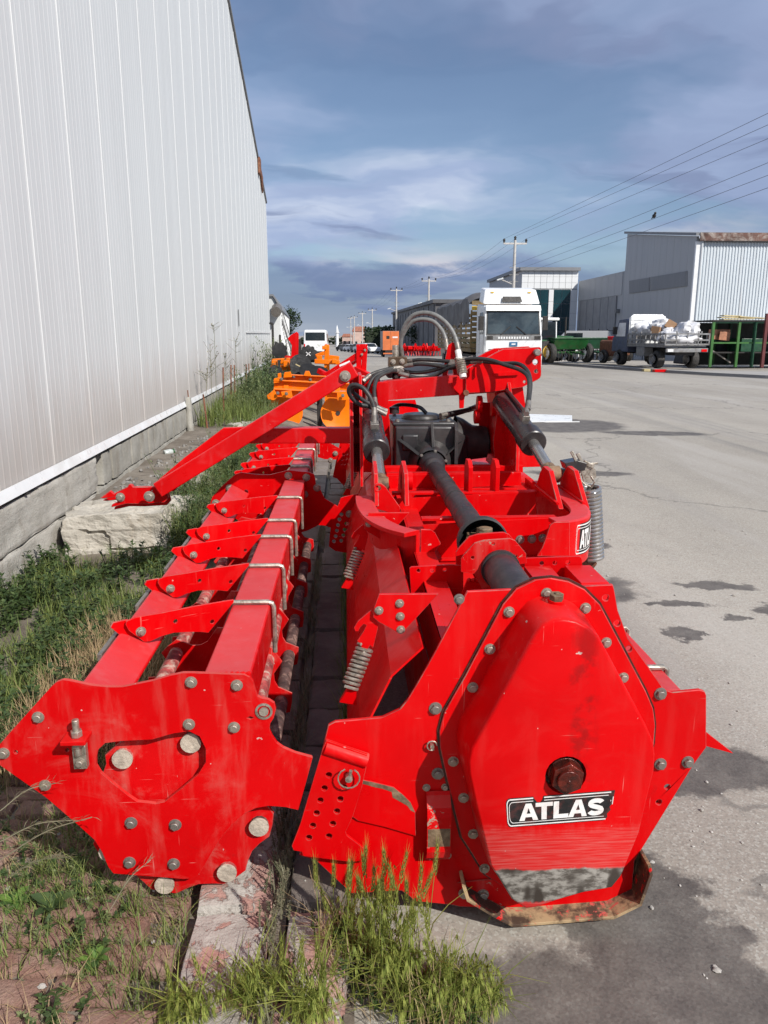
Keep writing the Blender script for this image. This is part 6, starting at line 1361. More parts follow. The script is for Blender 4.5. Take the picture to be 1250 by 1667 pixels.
# ---------------------------------------------------------------- cars far down the road
def car(x, y, rot, mat, label):
    c = thing('parked_car', label, 'car', (x, y, gz(y)), rot, 'cars parked far down the road', True)
    prof = [(-2.1, .35), (-2.12, .75), (-1.9, .9), (-1.2, .95), (-.6, 1.40), (.7, 1.45), (1.4, 1.0), (2.05, .9), (2.15, .6), (2.1, .35)]
    MB().prism([(-.85, y_, z) for y_, z in prof], (1.7, 0, 0)).build('body', M[mat], c, .06, local=True)
    MB().prism([(-.862, -1.0, 1.0), (-.862, -.55, 1.33), (-.862, .65, 1.36), (-.862, 1.15, 1.0)], (1.724, 0, 0)).prism([(-.7, -1.22, .98), (-.66, -.66, 1.38), (.66, -.66, 1.38), (.7, -1.22, .98)], (0, -.02, .01)).prism([(-.7, 1.36, 1.05), (-.66, .78, 1.42), (.66, .78, 1.42), (.7, 1.36, 1.05)], (0, .02, .01)).build('windows', M['glass_dark'], c, local=True)
    vehicle_wheels(c, [(s * .78, y_, .32) for s in (-1, 1) for y_ in (-1.35, 1.35)], .32, .2)
for k, (mat, lb) in enumerate((('white', 'white car nearest in the far line, left of the orange trailer'), ('white', 'second white car from the orange trailer in the far line'), ('steel_grey', 'silver grey car in the middle of the far line'), ('white', 'white car behind the silver grey one in the far line'), ('white', 'fifth and small white car of the far line'), ('steel_grey', 'grey car next to last in the far line'), ('dark_iron', 'dark car at the left end of the far line'))):
    Y = 112 + k * 11; car((598 - k * 6.6 - 562) / 1252 * Y, Y, .5, mat, lb)
# ---------------------------------------------------------------- orange trailer, red implements, far skyline
tr = thing('box_trailer', 'orange fronted box trailer with a grey side, parked on the road', 'trailer', (4.15, 72, gz(72)), 0, None, True)
MB().box((-.75, 0, .62), (.75, 5, 2.35)).build('box', M['steel_grey'], tr, .03, local=True)
MB().box((-.74, -.03, .64), (.74, 0, 2.33)).build('end_wall', M['container'], tr, .01, local=True)
MB().box((-.4, -.05, 1.65), (-.12, -.03, 1.92)).build('vent', M['dark_iron'], tr, local=True); MB().box((.15, -.045, 1.72), (.62, -.03, 1.86)).build('sign_strip', M['decal_white'], tr, local=True)
MB().box((-.02, -.04, .66), (.0, -.03, 2.3)).build('door_seam', M['rust'], tr, local=True); MB().box((-.7, -.2, .28), (.7, -.05, .40)).build('bumper', M['container'], tr, local=True); MB().box((-.5, 0, .45), (.5, 5, .62)).build('chassis', M['dark_iron'], tr, local=True)
vehicle_wheels(tr, [(-.62, 1.2, .32), (.62, 1.2, .32), (-.62, 3.6, .32), (.62, 3.6, .32)], .32, .22)
for k in range(7):
    x = 5.4 + k * .55 + rnd.uniform(-.1, .1); Y = 76 + rnd.uniform(-2, 2); t = thing('red_implement', ('red cultivator left end of the far cluster before the warehouse', 'second red cultivator from the orange trailer', 'third red cultivator from the orange trailer', 'red cultivator in the middle of the far cluster', 'red cultivator right of the middle of the far cluster', 'next to last red cultivator of the far cluster', 'red cultivator at the right end of the far cluster')[k], 'implement', (x, Y, gz(Y)), rnd.uniform(-.6, .6), 'red implements parked before the long warehouse', True)
    m = MB(); m.bar((-.7, 0, .8), (.7, 0, .8), .16, .16).bar((-.6, .7, .75), (.6, .7, .75), .14, .14).bar((0, -.4, .85), (0, .9, .95), .14, .14).bar((-.25, -.4, .6), (0, -.2, 1.25), .1, .1).bar((.25, -.4, .6), (0, -.2, 1.25), .1, .1).build('frame', M['red'], t, local=True)
    m = MB()
    for j in range(5): m.tube([(-.6 + j * .3, 0, .75), (-.6 + j * .3, .25, .5), (-.6 + j * .3, .1, .1)], .04, 6)
    m.build('tines', M['red'], t, local=True, kind='stuff'); MB().box((-.5, .3, .5), (.5, .6, 1.0)).build('hopper', M['red'], t, .05, local=True)
def far_house(x0, x1, Y, D, z0, h, mat, roof, label, name='far_house'):
    b_ = thing(name, label, 'building', ((x0 + x1) / 2, Y, z0)); MB().box((x0, Y, z0), (x1, Y + D, z0 + h)).build('wall', M[mat], b_)
    MB().prism([(x0 - .3, Y - .3, z0 + h), (x1 + .3, Y - .3, z0 + h), (x1 - .5, Y - .3, z0 + h + h * .3), (x0 + .5, Y - .3, z0 + h + h * .3)], (0, D + .6, 0)).build('roof', M[roof], b_); n_ = max(2, int((x1 - x0) / 3))
    for k in range(n_):
        for r in range(max(1, int(h / 3.2))): cx_ = x0 + (x1 - x0) * (k + .5) / n_; MB().box((cx_ - .5, Y - .06, z0 + 1 + r * 3), (cx_ + .5, Y - .02, z0 + 2.3 + r * 3)).build('window', M['glass_dark'], b_)
Yf = 330
def fx(x): return (x - 562) / 1252 * Yf
def fz(y): return 1.7 - (y - 544.5) / 1252 * Yf
far_house(fx(557), fx(573), Yf, 12, gz(Yf), fz(548) - gz(Yf), 'pinkwall', 'roof_tile', 'pale pink house left of the white tower on the skyline')
far_house(fx(573), fx(592), Yf - 20, 14, gz(Yf), fz(540) - gz(Yf), 'pinkwall', 'roof_tile', 'larger pink house with red roof on the skyline')
mn = thing('tower', 'thin white pointed tower on the far skyline', 'tower', (fx(549), Yf, gz(Yf)))
MB().cyl((fx(549), Yf, gz(Yf)), (fx(549), Yf, fz(538)), .7, .6, 10).build('shaft', M['white'], mn); MB().cyl((fx(549), Yf, fz(538)), (fx(549), Yf, fz(530)), .55, .05, 10).build('spire', M['white'], mn); MB().cyl((fx(549), Yf, fz(542)), (fx(549), Yf, fz(541)), .95, .95, 10).build('balcony', M['white'], mn)
def hedge(x0, x1, Y, D, z0, h, name, n, leafs):
    m = MB()
    for k in range(n):
        x = rnd.uniform(x0, x1); y = rnd.uniform(Y, Y + D); zz = z0 + h * rnd.random() ** .7 * (1 + .18 * fbm(x * .35, 3)); leaf_at(m, (x, y, zz), (rnd.uniform(-1, 1), rnd.uniform(-1, 1), rnd.uniform(-.3, .9)), leafs * rnd.uniform(.6, 1.4), leafs * .4)
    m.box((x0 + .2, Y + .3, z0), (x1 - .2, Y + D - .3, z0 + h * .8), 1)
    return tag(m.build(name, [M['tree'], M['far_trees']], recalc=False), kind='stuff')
hedge(3.4, 8.6, 138, 8, gz(138), 4.3, 'hedge', 2600, .5)
m = MB()
for k in range(5200):
    x = rnd.uniform(-140, 120); hh = 3.0 + 2.4 * fbm(x * .05, 1) + 1.5 * fbm(x * .3, 2); leaf_at(m, (x, 380 + rnd.uniform(0, 8), gz(380) + max(.4, hh) * rnd.random() * .9), (rnd.uniform(-1, 1), rnd.uniform(-1, 1), rnd.uniform(-.3, .9)), 1.6, .7)
tag(m.build('far_trees', M['tree'], recalc=False), kind='stuff')
# ---------------------------------------------------------------- right side buildings
wh = thing('long_warehouse', 'long low dark grey warehouse along the road behind the truck', 'building', (9, 75, gz(75)))
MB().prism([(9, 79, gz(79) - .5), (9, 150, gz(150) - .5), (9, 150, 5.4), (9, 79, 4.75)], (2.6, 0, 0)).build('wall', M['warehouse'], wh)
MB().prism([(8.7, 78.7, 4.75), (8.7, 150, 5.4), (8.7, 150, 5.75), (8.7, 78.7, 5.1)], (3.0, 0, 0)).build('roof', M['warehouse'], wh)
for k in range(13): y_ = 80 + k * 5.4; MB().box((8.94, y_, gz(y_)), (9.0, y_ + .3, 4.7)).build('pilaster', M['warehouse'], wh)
wb = thing('glass_front_building', 'white tiled showroom building with tall dark blue glass bays', 'building', (20, 75, gz(75)))
zb = gz(75) - .3; X0, X1, ZT = 16.72, 22.12, 7.58
MB().box((X0, 75.15, zb), (X1, 92, ZT)).build('wall', M['clad_grey'], wb)
MB().box((X0 - .25, 74.75, ZT - .02), (X1 + .1, 92.3, ZT + .28)).build('parapet', M['clad_dark'], wb)
nx_ = 9; wx = (X1 - X0) / nx_
for k in range(nx_):
    for r in range(3): MB().box((X0 + k * wx + .015, 75.08, 5.95 + r * .54), (X0 + (k + 1) * wx - .015, 75.16, 5.95 + r * .54 + .525)).build('facade_tile', M['tile_white'], wb)
cols = [(X0, X0 + 1.05), (X0 + 2.65, X0 + 3.1), (X0 + 4.75, X1)]
for a, b_ in cols:
    for r in range(6): MB().box((a, 75.02, zb + r * 1.09), (b_, 75.16, zb + r * 1.09 + 1.07)).build('facade_tile', M['tile_white'], wb)
for a, b_ in ((X0 + 1.05, X0 + 2.65), (X0 + 3.1, X0 + 4.75)):
    for c in range(2):
        for r in range(5): w2 = (b_ - a) / 2; MB().box((a + c * w2 + .02, 75.10, zb + r * 1.31 + .02), (a + (c + 1) * w2 - .02, 75.14, zb + (r + 1) * 1.31 - .02)).build('glass_pane', M['glass_blue'], wb)
XW = 22.16
def wallpts(l): return [atX(x, y, XW) for x, y in l]
mh_ = thing('middle_hall', 'lower grey hall between the glass front building and the big hall', 'building', (XW, 68, gz(60)))
MB().box((XW + .02, 62.7, -1.2), (XW + 18, 74.9, 6.60)).build('wall', M['clad_grey'], mh_)
for k in range(7): MB().box((XW - .03, 63.0 + k * 1.69, 4.8), (XW + .02, 63.0 + k * 1.69 + 1.66, 6.58)).build('upper_panel', M['clad_grey'], mh_)
MB().box((XW - .06, 64.0, -1), (XW, 74.3, 4.75)).build('big_door', M['grey_panel'], mh_)
for k in range(6): MB().box((XW - .08, 64.0 + k * 1.95, -1), (XW - .06, 64.06 + k * 1.95, 4.75)).build('door_rib', M['clad_dark'], mh_)
MB().box((XW - .3, 63.2, 3.4), (XW, 63.7, 3.7)).build('wall_lamp', M['steel_grey'], mh_)
bh = thing('big_hall', 'big grey hall with a corrugated sunlit front and rusty fascia on the right', 'building', (30, 50, 0))
zA, zB = 7.72, 9.36; YA2, YB2 = 50.0, 62.6
nP = 11
for k in range(nP):
    y0, y1 = YA2 + (YB2 - YA2) * k / nP, YA2 + (YB2 - YA2) * (k + 1) / nP; z0 = zA + (zB - zA) * k / nP; z1 = zA + (zB - zA) * (k + 1) / nP
    MB().prism([(XW, y0 + .02, -.3), (XW, y1 - .0, -.3), (XW, y1 - .0, z1), (XW, y0 + .02, z0)], (.15, 0, 0)).build('wall_panel', M['clad_grey'], bh)
m = MB(); P_ = []
for k in range(110): x = XW + .25 + k * .20; P_ += [(x, 50.0), (x + .07, 50.0), (x + .10, 49.95), (x + .17, 49.95)]
kk = len(P_); m.add([(x, y_, -.3) for x, y_ in P_] + [(x, y_, 7.35) for x, y_ in P_], [(i, i + 1, kk + i + 1, kk + i) for i in range(kk - 1)]); m.build('corrugated_front', M['clad_galv'], bh, recalc=False)
MB().box((XW + .16, 50.06, -.3), (XW + 22, 62.5, 7.6)).build('wall', M['clad_grey'], bh)
MB().box((XW - .06, 49.86, -.3), (XW + .24, 50.05, 7.4)).build('corner_trim', M['white'], bh); MB().cyl((XW + .30, 49.85, -.2), (XW + .30, 49.85, 7.4), .08, n=10).build('downpipe', M['clad_galv'], bh)
MB().prism([(XW - .2, 49.7, zA), (XW - .2, 62.8, zB + .05), (XW - .2, 62.8, zB + .22), (XW - .2, 49.7, zA + .17)], (23, 0, 0)).build('roof', M['clad_dark'], bh)
MB().box((XW + .05, 49.64, 7.42), (XW + 22.5, 49.69, 7.90)).build('fascia', M['rust_band'], bh)
wq = wallpts([(1024, 456), (1120, 440), (1120, 466), (1024, 478)]); wq = [(XW - .02, 50.9, 4.85), (XW - .02, 60.8, 5.35), (XW - .02, 60.8, 6.15), (XW - .02, 50.9, 5.8)]
b0, b1 = wq[0], wq[1]
wq = [atX(1025, 478, XW), atX(1119, 466, XW), atX(1119, 441, XW), atX(1025, 457, XW)]
for k in range(2):
    f0, f1 = (0, .40) if k == 0 else (.42, 1); A_, B_, C_, D_ = wq[0].lerp(wq[1], f0), wq[0].lerp(wq[1], f1), wq[3].lerp(wq[2], f1), wq[3].lerp(wq[2], f0)
    f = MB().prism([A_, B_, C_, D_], (-.05, 0, 0)).build('window', M['grey_panel'], bh)
    MB().prism([q.lerp((A_ + B_ + C_ + D_) / 4, .05) + Vector((-.055, 0, 0)) for q in (A_, B_, C_, D_)], (-.01, 0, 0)).build('louvre', M['clad_dark'], f)
# ---------------------------------------------------------------- poles and wires
def pole(x, y, h, label, lamp=True, arm=1.7, second=True):
    z = gz(y); t = thing('utility_pole', label, 'utility pole', (x, y, z), 0, 'utility poles along the road')
    MB().cyl((x, y, z - .2), (x, y, z + h), .17, .10, 10).build('pole', M['pole'], t)
    MB().box((x - arm / 2, y - .05, z + h - .30), (x + arm / 2, y + .05, z + h - .18)).build('crossarm', M['pole'], t)
    for s in (-.95, 0, .95): MB().lathe((x + s * arm / 2, y, z + h - (.18 if s else 0)), (0, 0, 1), [(0, .03), (.05, .10), (.12, .06), (.17, .11), (.25, .07), (.30, .03), (.30, .001)], 10).build('insulator', M['dark_iron'], t)
    if second:
        for k in range(3): MB().box((x - .35, y - .04, z + h - 2.0 - k * .5), (x + .35, y + .04, z + h - 1.94 - k * .5)).build('bracket', M['steel_grey'], t)
    if lamp:
        MB().tube([(x, y, z + h - 3.2), (x - .5, y, z + h - 3.0), (x - .9, y, z + h - 2.85)], .04, 6).build('lamp_arm', M['pole'], t); MB().obox((x - 1.05, y, z + h - 2.80), (.5, .2, .12), Matrix.Rotation(-.3, 3, 'Y')).build('lamp_head', M['lamp_glass'], t, .03)
    return (x, y, z + h)

tops = []
for (px_, ty, Y, lb) in ((833, 391, 60, 'tall pale utility pole with three insulators behind the white truck'), (697, 454, 95, 'utility pole rising over the long warehouse roof'), (645, 470, 116, 'utility pole just right of the orange trailer'), (606, 503, 165, 'brown utility pole left of the orange trailer'), (590, 509, 185, 'thin utility pole second left of the orange trailer'), (577, 515, 220, 'far utility pole left of the hedge'), (571, 517, 240, 'farthest utility pole, with a dark cross arm')):
    zt = atY(px_, ty, Y).z; tops.append(pole(pxl(px_, Y), Y, zt - gz(Y), lb, True, 1.7 if Y > 70 else 1.75))
wires = []
def wire(a, b_, sag, label):
    a = Vector(a); b_ = Vector(b_); P_ = [a.lerp(b_, i / 60) - Vector((0, 0, sag * 4 * (i / 60) * (1 - i / 60))) for i in range(61)]
    tag(MB().tube(P_, .0075, 5).build('overhead_wire', M['wire']), label, 'wire', 'overhead wires between the poles'); return P_
nm3 = ('left', 'middle', 'right')
t0 = tops[0]; ends = []
for k, s in enumerate((-.83, 0, .83)):
    e = atY(1250 + 60, (151, 172, 196)[k], 21); e = Vector((t0[0] + s, t0[1], t0[2] + (.1 if s else .28))).lerp(e, 1.75); ends.append(e); wire((t0[0] + s, t0[1], t0[2] + (.1 if s else .28)), e, .07, ('topmost overhead wire crossing to the right picture edge', 'second overhead wire from the top at the right edge', 'third overhead wire from the top at the right edge')[k])
    e = atY(1250 + 60, (236, 258, 280)[k], 21); e = Vector((t0[0] + s * .4, t0[1], t0[2] - 1.9 - k * .3)).lerp(e, 1.75); ends.append(e); P_ = wire((t0[0] + s * .4, t0[1], t0[2] - 1.9 - k * .3), e, .07, ('fourth overhead wire from the top at the right edge', 'fifth overhead wire, the one with a bird', 'lowest overhead wire crossing to the right edge')[k])
    if k == 1: WB = P_
    wire((t0[0] + s, t0[1], t0[2] + .1), (tops[1][0] + s, tops[1][1], tops[1][2] + .1), .8, 'overhead %s wire sagging from the pole behind the truck to the next' % nm3[k])
    wire((tops[1][0] + s, tops[1][1], tops[1][2] + .1), (tops[2][0] + s, tops[2][1], tops[2][2] + .1), .4, 'faint %s wire above the long warehouse roof' % nm3[k])
    wire((tops[2][0] + s, tops[2][1], tops[2][2] + .1), (tops[3][0] + s, tops[3][1], tops[3][2] + .1), .5, 'faint %s wire over the orange trailer' % nm3[k])
ez = max(e.z for e in ends); ex = sum(e.x for e in ends) / len(ends); ey = ends[0].y
np_ = thing('utility_pole', 'tall utility pole beyond the right picture edge that carries the overhead wires', 'utility pole', (ex, ey, 0), 0, 'utility poles along the road')
MB().cyl((ex, ey, -.2), (ex, ey, ez + .3), .17, .10, 10).build('pole', M['pole'], np_)
for e in ends: MB().bar((ex, ey, e.z - .14), (e.x, e.y, e.z - .14), .08, .08).cyl((e.x, e.y, e.z - .16), (e.x, e.y, e.z + .02), .06, .04, 8).build('insulator', M['dark_iron'], np_)
bp = min([p for p in WB if p.y > 5], key=lambda p: abs((Vector((0, 0, 0)) + p - Vector((0, 0, HC))).dot(_R) / (p - Vector((0, 0, HC))).dot(_F) - (1062 - CX) / FPX)) + Vector((0, 0, .05))
m = MB(); m.ball(bp + Vector((0, 0, .05)), (.07, .12, .08), 12, 8).ball(bp + Vector((0, -.09, .14)), .05, 10, 6).cyl(bp + Vector((0, .08, .05)), bp + Vector((0, .24, -.02)), .03, .02, 6).cyl(bp + Vector((0, -.13, .14)), bp + Vector((0, -.18, .13)), .012, .002, 5).cyl(bp + Vector((.02, 0, -.05)), bp + Vector((.02, 0, 0)), .006, n=4).cyl(bp + Vector((-.02, 0, -.05)), bp + Vector((-.02, 0, 0)), .006, n=4)
tag(m.build('bird', M['dark_iron']), 'small dark bird perched on an overhead wire', 'bird')
# ---------------------------------------------------------------- the white truck
TK = thing('cargo_truck', 'white cab-over truck with high roof deflector and grey tarpaulin load, facing the camera', 'truck', (6.66, 31, -.04), R_(0.6), None, True)
W2 = 1.14
def ws_(z): return .04 + (z - 1.72) / 1.0 * .26
cab = [(0, .95), (-.02, 1.62), (.04, 1.72), (.30, 2.72), (.42, 2.86), (1.9, 2.96), (2.0, 2.9), (2.0, .95)]
MB().prism([(-W2, y, z) for y, z in cab], (2 * W2, 0, 0)).build('cab', M['white'], TK, .13, local=True, seg=4)
MB().prism([(-W2 + .05, ws_(1.70) - .004, 1.70), (W2 - .05, ws_(1.70) - .004, 1.70), (W2 - .09, ws_(2.70) - .004, 2.70), (-W2 + .09, ws_(2.70) - .004, 2.70)], (0, -.006, .002)).build('screen_surround', M['black_rubber'], TK, local=True)
for s in (-1, 1): MB().prism([(s * (W2 - .02), -.01, 1.0), (s * (W2 + .03), .03, 1.0), (s * (W2 + .03), .10, 1.66), (s * (W2 - .02), .05, 1.66)], (0, .03, 0)).build('corner_deflector', M['white'], TK, .008, local=True)
for z in (1.10, 1.16): MB().box((-W2 + .15, -.036, z), (W2 - .15, -.02, z + .02)).build('grille_slat', M['steel_grey'], TK, local=True)
for x in (-.75, .75): MB().box((x - .06, .74, 3.36), (x + .06, .80, 3.41)).build('marker_lamp', M['yellow'], TK, local=True)
ws = lambda z: .04 + (z - 1.72) / 1.0 * .26
MB().prism([(-W2 + .10, ws(1.76) - .012, 1.76), (W2 - .10, ws(1.76) - .012, 1.76), (W2 - .14, ws(2.64) - .012, 2.64), (-W2 + .14, ws(2.64) - .012, 2.64)], (0, -.012, .004)).build('windscreen', M['windscreen'], TK, local=True)
MB().prism([(-W2 + .02, .24, 2.66), (W2 - .02, .24, 2.66), (W2 - .04, .33, 2.88), (-W2 + .04, .33, 2.88)], (0, -.10, -.01)).build('sun_visor', M['white'], TK, .03, local=True)
for s in (-1, 1): MB().bar((s * .5, -.0, 1.74), (s * .12, .08, 2.05), .02, .03).build('wiper', M['dark_iron'], TK, local=True)
MB().prism([(-W2 - .02, .55, 2.92), (W2 + .02, .55, 2.92), (W2 - .10, .85, 3.50), (-W2 + .10, .85, 3.50)], (0, .9, .12)).build('roof_deflector', M['white'], TK, .06, local=True, seg=3)
MB().prism([(-.42, .52, 3.0), (.42, .52, 3.0), (.36, .60, 3.22), (-.36, .60, 3.22)], (0, -.01, 0)).build('deflector_opening', M['dark_iron'], TK, local=True)
MB().box((-W2 + .04, -.035, 1.52), (W2 - .04, -.02, 1.70)).build('grille_band', M['steel_grey'], TK, .01, local=True)
for k in range(12): MB().box((-.62 + k * .105, -.045, 1.57), (-.56 + k * .105, -.034, 1.65)).build('embossed_mark', M['white'], TK, local=True)
for s in (-1, 1): MB().box((s * .95 - .12, -.04, 1.54), (s * .95 + .12, -.03, 1.68)).build('vent', M['dark_iron'], TK, local=True)
MB().box((-.16, -.045, 1.28), (.16, -.022, 1.45)).build('badge', M['blue_badge'], TK, .01, local=True); MB().box((-.08, -.05, 1.34), (.08, -.044, 1.39)).build('badge_mark', M['white'], TK, local=True)
MB().box((-W2, -.03, .98), (W2, -.01, 1.06)).build('panel_gap', M['dark_iron'], TK, local=True)
MB().box((-W2 - .02, -.10, .42), (W2 + .02, .5, .92)).build('bumper', M['white'], TK, .05, local=True, seg=3)
for s in (-1, 1):
    MB().box((s * .82 - .22, -.13, .60), (s * .82 + .22, -.09, .80)).build('headlight', M['lamp_glass'], TK, .02, local=True)
    MB().box((s * (W2 + .15) - .10, .10, 1.9), (s * (W2 + .15) + .10, .22, 2.45)).bar((s * W2, .3, 2.4), (s * (W2 + .12), .18, 2.4), .03, .03).build('mirror', M['dark_iron'], TK, .02, local=True)
    MB().prism([(s * (W2 + .006), .42, 1.75), (s * (W2 + .006), 1.15, 1.75), (s * (W2 + .006), 1.15, 2.6), (s * (W2 + .006), .55, 2.6)], (s * .006, 0, 0)).build('side_window', M['glass_dark'], TK, local=True)
    MB().box((s * W2 - .006 + s * .004, .34, .98), (s * W2 + .006 + s * .004, .36, 2.6)).box((s * W2 - .006 + s * .004, 1.22, .98), (s * W2 + .006 + s * .004, 1.24, 2.6)).build('door_seam', M['steel_grey'], TK, local=True)
    MB().box((s * (W2 - .12), .25, .55), (s * (W2 + .01), 1.9, 1.0)).build('wheel_arch', M['white'], TK, .05, local=True)
MB().box((-.9, .3, .5), (.9, 13, .85)).build('chassis', M['dark_iron'], TK, local=True)
vehicle_wheels(TK, [(s * .98, y, .5) for s in (-1, 1) for y in (1.0, 8.6, 9.9, 11.2)], .5, .32)
MB().box((-1.28, 2.5, 1.0), (1.28, 13.5, 1.15)).build('load_floor', M['slat'], TK, local=True)
for k in range(9):
    for s in (-1, 1): MB().box((s * 1.26 - .03, 2.55 + k * 1.35, 1.15), (s * 1.26 + .03, 2.65 + k * 1.35, 2.75)).build('stake', M['slat'], TK, local=True)
for k in range(7):
    for s in (-1, 1): MB().box((s * 1.29 - .02, 2.5, 1.2 + k * .21), (s * 1.29 + .02, 13.5, 1.34 + k * .21)).build('side_slat', M['slat'], TK, local=True)
for k in range(9): MB().box((-1.27, 2.46, 1.2 + k * .22), (1.27, 2.5, 1.37 + k * .22)).build('headboard_plank', M['slat'] if k != 7 else M['yellow'], TK, local=True)
def tarp(u, v):
    y = 2.75 + v * 11.0; a = (u - .5) * 2; x = 1.34 * max(-1, min(1, a * 1.5)); 
    z = 3.55 - .28 * (x / 1.34) ** 4 + .07 * fbm(y * 1.3, x * 1.1) - .25 * sstep(.0, .06, .06 - v) - .20 * sstep(4, 5, y) * .6
    if abs(a) > .667: z -= (abs(a) - .667) * (3.0 + .9 * fbm(y * .9, 7 * math.copysign(1, a))); x = math.copysign(1.34 + .03 * fbm(y * 2, z * 3), a)
    return Vector((x, y, z))
MB().grid(tarp, 36, 70).build('tarpaulin', M['tarp'], TK, local=True, recalc=False)
# ---------------------------------------------------------------- flatbed lorry with sacks
LB = thing('flatbed_lorry', 'small old lorry loaded with white sacks, seen from behind on the yard', 'lorry', (16.12, 36.6, .10), R_(5), None, True)
W3 = 1.05
MB().box((-W3, 0, 1.0), (W3, 4.0, 1.12)).build('deck', M['steel_grey'], LB, local=True)
def rail_side(x0, y0, x1, y1, name):
    a = Vector((x0, y0, 0)); b_ = Vector((x1, y1, 0)); m = MB()
    for z in (1.14, 1.34, 1.62): m.bar(a + Vector((0, 0, z)), b_ + Vector((0, 0, z)), .05, .07)
    nn = max(3, int((b_ - a).length / .5))
    for k in range(nn + 1): p = a.lerp(b_, k / nn); m.bar(p + Vector((0, 0, 1.1)), p + Vector((0, 0, 1.75 if k % 2 else 1.65)), .05, .05)
    return m.build(name, M['steel_grey'], LB, local=True)
rail_side(-W3, 0, -W3, 4.0, 'side_rail'); rail_side(W3, 0, W3, 4.0, 'side_rail'); rail_side(-W3 - .05, -.12, W3 + .05, -.12, 'tail_rail')
MB().box((-W3, -.2, .78), (W3, -.1, .95)).build('rear_bumper', M['steel_grey'], LB, .01, local=True)
for s in (-1, 1): MB().box((s * .85 - .14, -.22, .80), (s * .85 + .14, -.195, .92)).build('tail_light', M['red'] if s > 0 else M['white'], LB, local=True)
MB().box((-.45, .1, .62), (.45, 6, .95)).build('chassis', M['dark_iron'], LB, local=True); MB().box((-W3 + .02, 2.1, .55), (-.55, 3.0, .98)).build('tool_box', M['steel_grey'], LB, .02, local=True)
cb = [(4.1, .7), (4.1, 2.25), (4.35, 2.4), (5.3, 2.35), (5.75, 1.55), (6.0, 1.45), (6.05, .7)]
MB().prism([(-W3 + .04, y, z) for y, z in cb], (2 * W3 - .08, 0, 0)).build('cab', M['blue_truck'], LB, .05, local=True)
for s in (-1, 1): MB().prism([(s * (W3 - .035), 4.4, 1.5), (s * (W3 - .035), 5.5, 1.5), (s * (W3 - .035), 5.2, 2.2), (s * (W3 - .035), 4.4, 2.2)], (s * .01, 0, 0)).build('side_window', M['white'] if s < 0 else M['glass_dark'], LB, local=True)
MB().box((-W3 - .28, 5.2, 1.6), (-W3 - .06, 5.3, 2.0)).build('mirror', M['dark_iron'], LB, local=True)
hb2 = MB()
for k in range(6): hb2.box((-.95, 3.98 - k * .0, 1.15 + k * .235), (.95, 4.04, 1.35 + k * .235))
hb2.prism([(-1.0, 4.03, 1.1), (-1.0, 4.03, 2.45), (-.8, 4.03, 2.62), (.8, 4.03, 2.62), (1.0, 4.03, 2.45), (1.0, 4.03, 1.1)], (0, .05, 0)); hb2.build('headboard', M['white'], LB, .01, local=True)
vehicle_wheels(LB, [(-.88, .9, .42), (.88, .9, .42), (-.88, 5.0, .42), (.88, 5.0, .42)], .42, .34)
c0, s0 = math.cos(R_(5)), math.sin(R_(5))
sk_lab = ['white sack on the front of the lorry load', 'white sack topmost on the lorry load', 'large white sack bulging at the rear right of the lorry load', 'white sack at the rear left rail of the lorry', 'crumpled white sack by the lorry headboard', 'white sack lying over the lorry tail rail', 'small white sack between the cartons on the lorry', 'flat white sack low in the middle of the lorry load', 'white sack against the right rail of the lorry', 'white sack under the topmost one on the lorry']
for k, (x, y, z, rx, ry, rz) in enumerate(((-.3, 3.2, 1.75, .5, .5, .28), (.1, 2.6, 2.05, .55, .45, .26), (.45, .8, 1.78, .5, .7, .34), (-.55, .5, 1.42, .45, .5, .24), (-.2, 3.6, 1.95, .6, .3, .30), (0, .15, 1.38, .7, .3, .20), (-.1, 1.9, 1.85, .35, .35, .22), (-.1, 1.2, 1.5, .6, .6, .30), (.65, 2.4, 1.55, .4, .8, .34), (.1, 2.4, 1.65, .6, .7, .32))):
    P_ = Vector((16.12 + x * c0 - y * s0, 36.6 + x * s0 + y * c0, .10 + z))
    sd = k * 2.7
    tag(MB().ball(P_, (rx * 1.15, ry * 1.15, rz * 1.3), 32, 20, 0, lambda p: 1 + .34 * noise.noise(p * 3.2 + Vector((sd, 0, 0))) - .22 * abs(noise.noise(p * 7 + Vector((0, sd, 0)))) + .08 * noise.noise(p * 15)).build('sack', M['sack']), sk_lab[k], 'sack', 'white sacks on the lorry')
for k, (x, y, z, a, lb) in enumerate(((-.5, 1.9, 1.75, .2, 'tilted brown carton standing at the left rail of the lorry'), (.0, 1.6, 2.0, .6, 'brown carton lying on top of the lorry load'))):
    P_ = Vector((16.12 + x * c0 - y * s0, 36.6 + x * s0 + y * c0, .10 + z)); tag(MB().obox(P_, (.55, .45, .4), Matrix.Rotation(a, 3, 'Y') @ Matrix.Rotation(.5 + a, 3, 'Z')).build('carton', M['cardboard'], None, .01), lb, 'carton')
